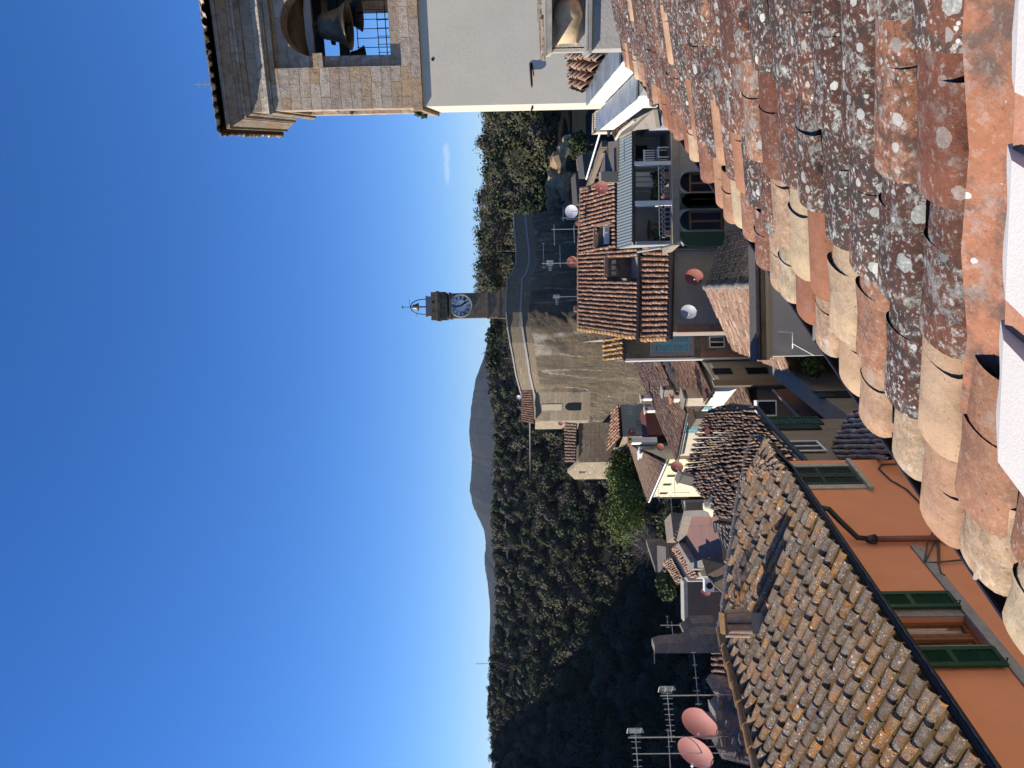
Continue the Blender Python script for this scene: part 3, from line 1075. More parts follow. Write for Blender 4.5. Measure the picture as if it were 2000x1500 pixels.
def make_bell(label, loc, rz, sc, mat, yoke_len, group='bells of the bell tower'):
    t = thing('bell', label, 'bell', loc, rz, group)
    b = MB()
    b.lathe([(r * sc, z * sc) for r, z in BELL], n=28)
    for z in (-0.2, -0.72, -0.86):
        rr = np.interp(-z, [0, .12, .3, .55, .75, .92, 1], [.34, .4, .44, .5, .58, .7, .78]) * sc
        b.lathe([(rr, z * sc + 0.012), (rr + 0.012, z * sc), (rr, z * sc - 0.012)], n=28)
    b.build('bell_body', mat, t, smooth=True)
    y = MB()
    for k in range(4):
        a = math.pi * k / 2 + 0.4
        y.tube([(math.cos(a) * 0.1 * sc, math.sin(a) * 0.1 * sc, -0.02), (math.cos(a) * 0.16 * sc, math.sin(a) * 0.16 * sc, 0.12 * sc), (0, 0, 0.24 * sc)], 0.035 * sc, 6)
    y.build('crown_loop', mat, t)
    k = MB()
    L = yoke_len
    pr = [(-L, 0.0), (-L * 0.25, -0.01), (L * 0.25, -0.01), (L, 0.0), (L, 0.09), (L * 0.4, 0.16), (-L * 0.4, 0.16), (-L, 0.09)]
    k.solid([(x, -0.06, 0.24 * sc + z) for x, z in pr], (0, 0.12, 0))
    k.build('headstock', 'stone_grey' if mat == 'bronze' else 'iron', t)
    c = MB()
    c.tube([(0, 0, -0.2 * sc), (0.03, 0, -0.85 * sc), (0.03, 0, -1.12 * sc)], [0.03 * sc, 0.04 * sc, 0.06 * sc], 8)
    c.build('clapper', 'iron', t)
    return t


def bells():
    t, Z, W, zs, zb, a0, a1 = bell_tower()
    m = Matrix.Translation((TC.x, TC.y, TB)) @ Matrix.Rotation(-TH, 4, 'Z')
    cx = W / 2
    make_bell('large bronze bell under a grey yoke in the front arch', m @ V((cx, 0.62, Z(626))), -TH, 0.66, 'bronze', (a1 - a0) / 2 + 0.06)
    make_bell('small black bell hanging low at the left of the big bronze bell', m @ V((a0 + 0.22, W - 0.9, P(694, 90, 19.2).z - TB)), -TH, 0.36, 'iron', 0.3)
    make_bell('second dark bell deep inside the belfry behind the large one', m @ V((cx + 0.45, W / 2 + 0.3, Z(640))), -TH + 0.3, 0.5, 'iron', 0.7)
    # beams the bells hang from
    inv = m.inverted()
    m = Matrix.Identity(4)
    b = MB()
    b.para(m @ V((0.4, 0.98, zs - 0.62)), m.to_3x3() @ V((W - 0.8, 0, 0)), m.to_3x3() @ V((0, 0.14, 0)), (0, 0, 0.16))
    b.para(m @ V((0.4, W - 1.0, P(687, 90, 19.2).z - TB)), m.to_3x3() @ V((W - 0.8, 0, 0)), m.to_3x3() @ V((0, 0.2, 0)), (0, 0, 0.14))
    b.para(m @ V((0.3, 1.5, zs + 0.1)), m.to_3x3() @ V((W - 0.6, 0, 0)), m.to_3x3() @ V((0, 0.2, 0)), (0, 0, 0.18))
    b.build('timber_frame', 'iron', t)
    m = inv.inverted()
    # weeds on the ledge
    for i, (y, s) in enumerate(((0.25, 0.16), (0.8, 0.13), (1.6, 0.18))):
        p = m @ V((-0.08, y, Z(818)))
        v, c = crown((0, 0, s * 0.4), s, s * 0.8, 60, 0.045, 4, (0.06, 0.075, 0.03))
        o = np_mesh('ledge_weed', v, 4, c, 'leaf')
        o.location = p
        tag(o, ('weed on the stone ledge nearest the tower corner', 'little weed in the middle of the row on the tower ledge', 'bushiest weed at the far end of the tower ledge')[i], 'weed', 'weeds on the tower ledge')


bells()


# ------------------------------------------------------------------ clock tower and the great rock
CD = 80.0


def clock_tower():
    base = P(1003, 596, CD)
    z = lambda X: P(X, 596, CD).z - base.z
    t = thing('clock_tower', 'dark stone clock tower with battlements and open iron bell cage', 'clock tower', base, R(-4))
    px = CD / FPX
    w = 48 * px / 2

    def block(name, z0, z1, h0, h1=None, mat='darkstone'):
        h1 = h1 or h0
        b = MB()
        lo = [(-h0, -h0, z0), (h0, -h0, z0), (h0, h0, z0), (-h0, h0, z0)]
        hi = [(-h1, -h1, z1), (h1, -h1, z1), (h1, h1, z1), (-h1, h1, z1)]
        b.add(lo + hi, [(3, 2, 1, 0), (4, 5, 6, 7)] + [(i, (i + 1) % 4, (i + 1) % 4 + 4, i + 4) for i in range(4)])
        return b
    block('plinth', z(1003), z(975), w * 1.05).build('plinth', 'darkstone', t)
    block('', z(975), z(953), w * 1.02, w).build('plinth', 'darkstone', t)
    block('', z(953.5), z(880), w).build('shaft', 'darkstone', t)
    for X in (953.5, 975, 881):
        block('', z(X) - 0.08, z(X) + 0.1, w * 1.07).build('string_course', 'darkstone', t)
    # corbels with little arches
    b = MB()
    zc0, zc1 = z(876), z(859)
    for side in range(4):
        rot = Matrix.Rotation(side * math.pi / 2, 3, 'Z')
        hw = w * 1.12
        n = 3
        sp = 2 * hw / n
        for k in range(n + 1):
            x = -hw + k * sp
            b.para(rot @ V((x - 0.12 if 0 < k < n else (x if k == 0 else x - 0.24), -hw, zc0 + 0.15)), rot @ V((0.24, 0, 0)), rot @ V((0, 0.25, 0)), V((0, 0, zc1 - zc0 - 0.15)))
        for k in range(n):
            xa, xb = -hw + k * sp, -hw + (k + 1) * sp
            cx, r = (xa + xb) / 2, (sp - 0.24) / 2
            pts = [(cx - r * math.cos(math.pi * q / 8), zc1 - 0.5 + r * 0.9 * math.sin(math.pi * q / 8)) for q in range(9)]
            for (x0, y0), (x1, y1) in zip(pts, pts[1:]):
                vs = [rot @ V((x0, -hw - 0.002, y0)), rot @ V((x1, -hw - 0.002, y1)), rot @ V((x1, -hw - 0.002, zc1)), rot @ V((x0, -hw - 0.002, zc1))]
                b.solid(vs, rot @ V((0, 0.22, 0)))
    b.build('corbel_table', 'darkstone', t)
    block('', zc0, zc1, w * 0.98).build('shaft', 'darkstone', t)
    block('', zc1 + 0.002, zc1 + 0.2, w * 1.2).build('cornice', 'darkstone', t)
    # battlements
    b = MB()
    zm0, zm1 = zc1 + 0.2, z(845)
    hw = w * 1.12
    for side in range(4):
        rot = Matrix.Rotation(side * math.pi / 2, 3, 'Z')
        for x0, x1 in ((-hw, -hw * 0.45), (-hw * 0.2, hw * 0.2), (hw * 0.45, hw - 0.31)):
            b.para(rot @ V((x0, -hw, zm0)), rot @ V((x1 - x0, 0, 0)), rot @ V((0, 0.3, 0)), V((0, 0, zm1 - zm0)))
        b.para(rot @ V((-hw, -hw + 0.01, zm0)), rot @ V((2 * hw - 0.31, 0, 0)), rot @ V((0, 0.28, 0)), V((0, 0, 0.2)))
    b.build('battlement', 'darkstone', t)
    block('', zm0, z(846), w * 0.78).build('top_block', 'darkstone', t)
    block('', z(846) + 0.002, z(834), w * 0.76, w * 0.85).build('top_block', 'stone_grey', t)
    zt = z(834)
    # bell cage
    b = MB()
    H = z(801) - zt
    for a in range(4):
        an = math.pi / 4 + a * math.pi / 2
        an = a * math.pi / 2
        pts = []
        for q in range(9):
            f = q / 8
            rr = w * 0.62 * math.sqrt(max(0.0, 1 - f ** 2.4))
            pts.append((math.cos(an) * rr, math.sin(an) * rr, zt + H * f))
        b.tube(pts, 0.055, 6)
    b.build('bell_cage', 'dark_metal', t, smooth=True)
    b = MB()
    b.tube([(0, 0, zt + H), (0, 0, z(783))], 0.035, 6)
    b.tube([(-0.22, 0, z(786.5)), (0.22, 0, z(786.5))], 0.035, 6)
    b.build('cross', 'iron', t)
    b = MB()
    b.tube([(0, 0, z(801)), (0.55, 0, z(800)), (0.85, 0, z(799.5))], 0.02, 5)
    b.tube([(-0.6, 0, z(813)), (-1.0, 0, z(813.5))], 0.025, 5)
    b.build('weather_vane', 'iron', t)
    b = MB()
    b.lathe([(r * 0.62, zt + H - 0.28 + zz * 0.62) for r, zz in BELL], n=18)
    b.build('bell_body', 'bronze', t, smooth=True)
    # dial
    cz = z(902)
    rd = 21.5 * px
    y0 = -w
    d = MB()
    d.lathe([(0, 0.03), (rd * 0.93, 0.03)], (0, y0, cz), (0, -1, 0), 48)
    dial = d.build('clock_dial', 'dial', t)
    d = MB()
    d.lathe([(rd * 0.92, 0.0), (rd * 0.92, 0.07), (rd, 0.09), (rd * 1.05, 0.05), (rd * 1.05, 0.0)], (0, y0, cz), (0, -1, 0), 48)
    d.build('dial_rim', 'stone_pale', dial)
    d = MB()
    for rr in (0.5, 0.86):
        d.lathe([(rd * rr, 0.033), (rd * rr, 0.04), (rd * (rr + 0.025), 0.04), (rd * (rr + 0.025), 0.033)], (0, y0, cz), (0, -1, 0), 48)
    num = ['XII', 'I', 'II', 'III', 'IIII', 'V', 'VI', 'VII', 'VIII', 'IX', 'X', 'XI']

    def stroke(a, b2, wd):
        a, b2 = V((a[0], y0 - 0.036, a[1])), V((b2[0], y0 - 0.036, b2[1]))
        s = (b2 - a).cross(V((0, 1, 0))).normalized() * wd / 2
        d.solid([a - s, b2 - s, b2 + s, a + s], (0, -0.012, 0))
    for i, s in enumerate(num):
        an = math.pi / 2 - i * math.pi / 6
        rv, tv = V((math.cos(an), math.sin(an))), V((math.sin(an), -math.cos(an)))
        ri, ro = rd * 0.57, rd * 0.84
        wds = {'I': 0.055, 'V': 0.14, 'X': 0.14}
        gap = 0.022
        tot = sum(wds[c] for c in s) + gap * (len(s) - 1)
        x = -tot / 2
        for c in s:
            wv = wds[c]
            pt = lambda u, r_: tuple(V((0, cz)) + rv * r_ + tv * u)
            if c == 'I':
                stroke(pt(x + wv / 2, ri), pt(x + wv / 2, ro), 0.06)
            elif c == 'V':
                stroke(pt(x, ro), pt(x + wv / 2, ri), 0.065)
                stroke(pt(x + wv, ro), pt(x + wv / 2, ri), 0.03)
            else:
                stroke(pt(x, ro), pt(x + wv, ri), 0.065)
                stroke(pt(x + wv, ro), pt(x, ri), 0.03)
            x += wv + gap
    d.build('numeral_ring', 'iron', dial)
    for (dx, dz, ln, nm, wd) in ((-0.17, 0.98, 0.8, 'minute_hand', 0.09), (0.55, -0.83, 0.74, 'hour_hand', 0.11)):
        v = V((dx, 0, dz)).normalized()
        s = v.cross(V((0, 1, 0))) * wd
        h = MB()
        c = V((0, y0 - 0.06 - (0.02 if 'min' in nm else 0), cz))
        h.solid([c - v * 0.18 - s * 0.5, c + v * rd * 0.45 - s, c + v * rd * ln, c + v * rd * 0.45 + s, c - v * 0.18 + s * 0.5], (0, -0.012, 0))
        h.build(nm, 'iron', dial)
    return t


M['dial'] = plain('enamel_dial', (0.66, 0.66, 0.66), 0.5, 0, 0.12, 3)
clock_tower()


def rock_material():
    m, nt, b = newmat("tuff_rock", 0.95, 0.1)
    g = NT(nt)
    c = g.ramp(g.noise(0.22, 10, 0.7, dist=0.5), [(0.3, (0.15, 0.118, 0.08)), (0.5, (0.25, 0.192, 0.128)), (0.7, (0.37, 0.285, 0.19))])
    c = g.mix(g.math('MULTIPLY', g.ramp(g.noise(1.4, 9, 0.78), [(0.5, 0.0), (0.66, 1.0)]), 0.5), c, (0.1, 0.08, 0.06))
    c = g.mix(g.math('MULTIPLY', g.ramp(g.noise(3.6, 8, 0.8), [(0.58, 0.0), (0.68, 1.0)]), 0.45), c, (0.42, 0.36, 0.27))
    b0 = g.ramp(g.noise(1.1, 9, 0.75, vec=g.map((1, 1, 0.12))), [(0.46, 0.0), (0.66, 0.8)])
    c = g.mix(b0, c, (0.09, 0.085, 0.08))
    # pale seeping veins running down the face, slanting
    wv = g.n("ShaderNodeTexNoise")
    g.l(g.map((0.5, 0.5, 0.035), rot=(0, R(-14), 0)), wv.inputs["Vector"])
    wv.inputs["Scale"].default_value = 0.5
    wv.inputs["Detail"].default_value = 1.0
    vein = g.math('ABSOLUTE', g.math('SUBTRACT', wv.outputs["Fac"], 0.5))
    c = g.mix(g.math('MULTIPLY', g.ramp(vein, [(0.004, 1.0), (0.016, 0.0)]), g.ramp(g.noise(0.9, 6), [(0.4, 0.1), (0.62, 0.85)])), c, (0.5, 0.45, 0.38))
    g.l(c, b.inputs["Base Color"])
    g.bump(g.math('ADD', g.math('MULTIPLY', g.noise(1.2, 10, 0.78), 1.8), g.noise(4.0, 9, 0.78, vec=g.map((1, 1, 0.4)))), 1.0, 0.4, b)
    M['rock'] = m


rock_material()


def great_rock():
    # plan of the rock, from its right end round to the left, with the height of its top edge
    px = [(420, 96, 1004), (455, 92, 1006), (490, 87, 1009), (515, 83, 1008), (536, 78.2, 1000), (545, 76.2, 992), (575, 75.2, 990), (610, 75.05, 989), (640, 75.35, 992), (670, 76.2, 997), (700, 77.9, 1003), (730, 80.4, 1008), (760, 84, 1016), (790, 86, 1024), (820, 88, 1040)]
    t = thing('fortress_rock', 'huge tuff rock walled as a fortress beneath the clock tower', 'rock fortress', P(1100, 600, 82) * 1.0)
    base = t.location.copy()
    pl = []
    for Y, d, X in px:
        p = P(X, Y, d)
        pl.append((p.x, p.y, p.z))
    pl = np.array(pl)
    s = np.concatenate([[0], np.cumsum(np.linalg.norm(np.diff(pl[:, :2], axis=0), axis=1))])
    n = 150
    ss = np.linspace(0, s[-1], n)
    xs, ys, zs = (np.interp(ss, s, pl[:, k]) for k in range(3))
    par = np.interp(ss, s, [2.2] * len(s))
    m = 70
    v, f = [], []
    for i in range(n):
        dx, dy = (xs[min(i + 1, n - 1)] - xs[max(i - 1, 0)]), (ys[min(i + 1, n - 1)] - ys[max(i - 1, 0)])
        L = math.hypot(dx, dy)
        nx, ny = (dy / L * -1, dx / L)
        if ny > 0:
            nx, ny = -nx, -ny
        zt = zs[i] - 2.3
        for k in range(m):
            q = k / (m - 1)
            z = zt + (-21 - zt) * q
            bul = 1.9 * q ** 0.8 + 0.35 * math.sin(i * 0.13 + q * 5) * min(1, q * 4) + 0.22 * math.sin(i * 0.41 + q * 11) * min(1, q * 4) + random.gauss(0, 0.05)
            v.append((xs[i] + nx * bul, ys[i] + ny * bul, z))
    for i in range(n - 1):
        for k in range(m - 1):
            f.append((i * m + k, (i + 1) * m + k, (i + 1) * m + k + 1, i * m + k + 1))
    mb = MB()
    mb.add(v, f)
    mb.build('rock_face', 'rock', t, base, smooth=True)
    # walled terrace on top
    mb = MB()
    st = MB()
    cp = MB()
    cen = V((P(1000, 600, 95).x, 100, 0))
    for i in range(n - 1):
        a, b = V((xs[i], ys[i], 0)), V((xs[i + 1], ys[i + 1], 0))
        ia, ib = a + (cen - a).normalized() * 0.5, b + (cen - b).normalized() * 0.5
        oa, ob = a - (cen - a).normalized() * 0.14, b - (cen - b).normalized() * 0.14
        za, zb_ = zs[i], zs[i + 1]
        up = lambda p, z: V((p.x, p.y, z))
        mb.quad(up(a, za - 2.4), up(b, zb_ - 2.4), up(b, zb_), up(a, za))
        mb.quad(up(ia, za - 1.0), up(ib, zb_ - 1.0), up(ib, zb_), up(ia, za))
        mb.quad(up(a, za), up(b, zb_), up(ib, zb_), up(ia, za))
        for q, hh in ((-0.02, 0.14), (-1.55, 0.2)):
            tgt = cp if q > -1 else st
            tgt.quad(up(oa, za + q), up(ob, zb_ + q), up(ob, zb_ + q + hh), up(oa, za + q + hh))
            tgt.quad(up(oa, za + q + hh), up(ob, zb_ + q + hh), up(ib, zb_ + q + hh), up(ia, za + q + hh))
            tgt.quad(up(oa, za + q), up(ob, zb_ + q), up(b, zb_ + q), up(a, za + q))
    mb.build('terrace_wall', 'wingstone', t, base)
    st.build('string_course', 'stone_grey', t, base)
    cp.build('wall_coping', 'stone_grey', t, base)
    tp = MB()
    outline = [V((xs[i], ys[i], zs[i] - 1.0)) for i in range(0, n, 5)]
    outline += [V((-14, 108, -0.6)), V((26, 112, -0.6))]
    tp.poly([(p.x, p.y, -0.9) for p in outline])
    tp.build('terrace_floor', 'concrete', t, base)
    # railing at the left part of the terrace
    rl = MB()
    pts = [V((xs[i], ys[i] + 0.4, zs[i])) for i in range(n) if 640 < np.interp(ss[i], s, [q[0] for q in px]) < 755]
    for q in (0.45, 0.9, 1.3):
        rl.tube([p + V((0, 0, q)) for p in pts[::4]], 0.022, 4)
    for p in pts[::3]:
        rl.tube([p, p + V((0, 0, 1.35))], 0.02, 4)
    rl.build('railing', 'iron', t, base)
    # stepped flight of rubble patch under the clock tower
    return t


great_rock()


def terrace_trees():
    spec = [(1003, 660, 92, 3.6, 1.9, 'dark evergreen on the rock terrace left of the clock tower', (0.03, 0.04, 0.018)),
            (1004, 700, 96, 3.9, 2.2, 'round dark tree at the left end of the rock terrace', (0.028, 0.037, 0.018)),
            (1000, 640, 99, 3.0, 1.6, 'small tree close beside the clock tower on its left', (0.05, 0.05, 0.03)),
            (998, 552, 90, 2.9, 1.5, 'small olive green tree just right of the clock tower', (0.05, 0.055, 0.03)),
            (1003, 525, 92, 4.2, 2.2, 'feathery tree on the terrace right of the clock tower', (0.055, 0.052, 0.03)),
            (1006, 490, 100, 4.4, 2.4, 'bushy dark tree behind the right hand terrace wall', (0.04, 0.042, 0.025)),
            (1007, 455, 104, 4.2, 2.4, 'grey brown tree at the right end of the terrace', (0.07, 0.06, 0.042))]
    for X, Y, d, H, r, lab, col in spec:
        leafy('tree', lab, 'tree', P(X, Y, d), H, r, 700, col, 0.2, 0.14, 'trees on the rock terrace')


terrace_trees()


# ------------------------------------------------------------------ the roof under the camera
NEZ = -1.07
NE1 = HZ(2000, 1225, NEZ) - V((0, 0, 0.085))
NE2 = HZ(1212, 95, NEZ) - V((0, 0, 0.085))
NED = (NE2 - NE1).normalized()
NUP = V((NED.y, -NED.x, 0))
NSL = 0.3


def near_house():
    t = thing('tiled_house', 'house under the viewer with a weathered lichen covered barrel tile roof', 'house', (NE1.x, NE1.y, -13))
    base = t.location.copy()
    A = NE1 - NED * 1.3
    _n = NED.cross((NUP + V((0, 0, NSL))).normalized()).normalized()
    _n = _n if _n.z > 0 else -_n
    _r = ray(1888, 420)
    _e = (_r * ((A + _n * 0.07).dot(_n) / _r.dot(_n)) - A).dot(NED)
    A = A + NED * ((_e % 0.208) - 0.208)
    B = NE2
    up3 = (NUP + V((0, 0, NSL))).normalized()
    LEN = 5.6
    pitch = 0.208
    clean = {}

    def tint(s, j, n, L):
        i = int(s * 1000)
        if i not in clean:
            clean[i] = random.choice((1, 1, 2))
            if s < 0.42:
                clean[i] = random.choice((1, 2, 2))
            if s > 0.6:
                clean[i] = random.choice((0, 1, 1, 1))
        if j < clean[i]:
            k = random.random()
            r = random.uniform(0.42, 0.62) if k < 0.35 else random.uniform(0.66, 0.85) if k < 0.7 else random.uniform(0.86, 1.0)
            return (r, random.uniform(0.55, 1.0), random.choice((0, 0.05, 0.1, 0.2, 0.35)))
        if s * LB < e0 and j >= 0:
            return (random.uniform(0.5, 0.9), random.uniform(0.5, 1), 0.12)
        if random.random() < 0.02:
            return (random.uniform(0.7, 0.95), random.uniform(0.5, 1), 0.05)
        if random.random() < 0.1:
            return (random.uniform(0.0, 0.35), random.random(), random.uniform(0.25, 0.5))
        return (min(0.62, max(0, random.gauss(0.25, 0.18))), random.random(), random.uniform(0.7, 1.0))
    nr_ = NED.cross(up3).normalized()
    nr_ = nr_ if nr_.z > 0 else -nr_

    def on(X, Y, h):
        r = ray(X, Y)
        return r * ((A + nr_ * h).dot(nr_) / r.dot(nr_))
    e0, e1 = (on(1893, 420, 0.07) - A).dot(NED), (on(1962, 420, 0.1) - A).dot(NED)
    ulo = (on(1962, 880, 0.1) - A).dot(up3)
    LB = (B - A).length

    def channel(s, q):
        a = s * LB
        if a > e0 + 0.07:
            return False
        return q * LEN > ulo - 0.02
    tile_roof(A, B, B + up3 * LEN, A + up3 * LEN, mat='tile_near', parent=t, base=base, pitch=pitch, expo=0.33, flat=0.75, w=0.196, h=0.046, seg=10, jit=0.014,
              deck='mortar', tint=tint, eave_jit=0.05, long=4, over=1.2, first=0.2, skip=channel)
    nrm = NED.cross(up3).normalized()
    nrm = nrm if nrm.z > 0 else -nrm
    # mortar and channel ends at the eave
    mb = MB()
    pb = MB()
    n = round((B - A).length / pitch)
    for i in range(n + 1):
        q = A.lerp(B, i / n)
        for k in range(2):
            sx = (-1, 1)[k]
            mb.para(q + NED * (sx * 0.028 - 0.014) + up3 * 0.03 - nrm * 0.06, NED * 0.028, up3 * 0.5, nrm * random.uniform(0.085, 0.1))
        pv = []
        for st, dz in ((-0.08, 0.012), (0.6, 0.03)):
            for k in range(6):
                an = math.pi * k / 5
                pv.append(q + up3 * st - NED * math.cos(an) * 0.085 + nrm * (dz + 0.02 - math.sin(an) * 0.055))
        pb.add(pv, [(k, k + 1, 7 + k, 6 + k) for k in range(5)], (random.random(), 0.5, 0))
    mb.build('mortar_bed', 'mortar', t, base)
    pb.build('channel_tile', 'pan', t, base, smooth=True)
    # roof slab and walls
    sb = MB()
    lo = -nrm * 0.16
    sb.solid([A - up3 * 0.03 + lo * 0.4, B - up3 * 0.03 + lo * 0.4, B + up3 * LEN + lo * 0.4, A + up3 * LEN + lo * 0.4], lo)
    sb.build('roof_slab', 'dark_wall', t, base)
    wb = MB()
    a, b = A + NUP * 0.45, B + NUP * 0.45 - NED * 0.12
    wb.prism([(a.x, a.y), (b.x, b.y), (b.x + NUP.x * 5, b.y + NUP.y * 5), (a.x + NUP.x * 5, a.y + NUP.y * 5)], -13.0, NEZ - 0.2)
    wb.build('wall', 'cream_pale', t, base)
    # half round gutter
    g = MB()
    ga, gb = A - NED * 0.2, B - NED * 0.02
    for f0, f1, rr in ((0, 1, 0.085),):
        pts = []
        for e in (ga, gb):
            for k in range(9):
                an = math.pi * k / 8
                pts.append(e - NUP * (0.105 + math.cos(an) * rr) + V((0, 0, -0.035 - math.sin(an) * rr)))
        g.add(pts, [(k, k + 1, 10 + k, 9 + k) for k in range(8)])
        for e0, e1 in ((0, 9), (8, 17)):
            g.tube([pts[e0], pts[e1]], 0.008, 6)
    for k in range(7):
        p = ga.lerp(gb, (k + 0.5) / 7)
        g.tube([p - NUP * 0.19 + V((0, 0, -0.03)), p - NUP * 0.02 + V((0, 0, 0.0))], 0.008, 4)
    g.build('gutter', 'dark_metal', t, base)
    # last channel and the plastered upstand by the viewer
    near = HZ(1890, 400, 0)
    r = ray(1893, 420)
    # plane of the tile crowns
    p0 = A + nrm * 0.07
    q = r * (p0.dot(nrm) / r.dot(nrm))
    s0 = (q - A).dot(NED)
    return t, base, A, up3, nrm, s0, LEN


NH = near_house()


def upstand():
    t, base, A, up3, nrm, s0, LEN = NH
    # find where the white band begins on the roof plane
    def on(X, Y, h=0.0):
        r = ray(X, Y)
        p0 = A + nrm * h
        return r * (p0.dot(nrm) / r.dot(nrm))
    s1 = (on(1968, 420, 0.1) - A).dot(NED)
    u_lo = (on(1962, 880, 0.1) - A).dot(up3)
    c = MB()
    # smooth clean flashing channel
    w0, w1 = s0 - 0.006, s1 - 0.01
    N = 10
    pts = []
    K = 26
    for k in range(K + 1):
        u = (u_lo - 0.06) + (LEN - u_lo) * k / K
        for i in range(N + 1):
            f = i / N
            x = w0 + (w1 - w0) * f
            hgt = 0.075 - 0.05 * math.sin(math.pi * min(1, f * 0.9)) + 0.03 * f + random.gauss(0, 0.001) + 0.012 * (k % 2 == 0)
            pts.append(A + NED * x + up3 * u + nrm * hgt)
    c.add(pts, [(k * (N + 1) + i, k * (N + 1) + i + 1, (k + 1) * (N + 1) + i + 1, (k + 1) * (N + 1) + i) for k in range(K) for i in range(N)])
    c.build('flashing_channel', 'flash', t, base, smooth=True)
    w = MB()
    u = u_lo
    segs = [(u_lo, u_lo + 0.28), (u_lo + 0.36, u_lo + 0.60), (u_lo + 0.70, u_lo + 1.6), (u_lo + 1.7, u_lo + 3.2)]
    for a, b in segs:
        nn = 14
        pts = []
        for k in range(nn + 1):
            uu = a + (b - a) * k / nn
            e = 0.0012 * math.sin(uu * 37)
            for x, hh in ((s1 + e, 0.06), (s1 + 0.006 + e, 0.1 + e), (s1 - 0.05, 0.125), (s1 - 0.3, 0.14 + e), (s1 - 0.3, -0.1)):
                pts.append(A + NED * x + up3 * uu + nrm * hh)
        m = 5
        w.add(pts, [(k * m + i, k * m + i + 1, (k + 1) * m + i + 1, (k + 1) * m + i) for k in range(nn) for i in range(m - 1)] + [tuple(range(m)), tuple(range(nn * m + m - 1, nn * m - 1, -1))])
    w.build('plaster_upstand', 'upstand_white', t, base)
    x = MB()
    x.para(A + NED * (s1 - 0.015) + up3 * (u_lo) + nrm * 0.03, -NED * 0.28, up3 * 3.2, nrm * 0.075)
    x.build('upstand_core', 'terracotta', t, base)


M['flash'] = tilemat('smooth_flashing', [(0.3, 0.125, 0.07), (0.36, 0.16, 0.09), (0.4, 0.19, 0.11)], a_or=0.0, a_crust=0.75, a_pale=0.35, val=0.1, sc=0.7, offk=0.0, kc=6.0, speck=0.15, spots=False)
M['upstand_white'] = stucco('painted_render', (0.6, 0.555, 0.5), (0.5, 0.46, 0.4), 0.15, 3, 0.15)
upstand()

# ------------------------------------------------------------------ orange house across the alley
BZ = -4.8
BG0 = HZ(1473, 857, BZ)
BG1 = HZ(1545, 928, BZ)
BG3 = HZ(1925, 1500, BZ)
BD = (BG3 - BG1).normalized()
BNEAR = BG3 + BD * 2.6
BUP = V((BD.y, -BD.x, 0))
if BUP.x > 0:
    BUP = -BUP
BN = -BUP
BUP3 = (BUP + V((0, 0, 0.3))).normalized()


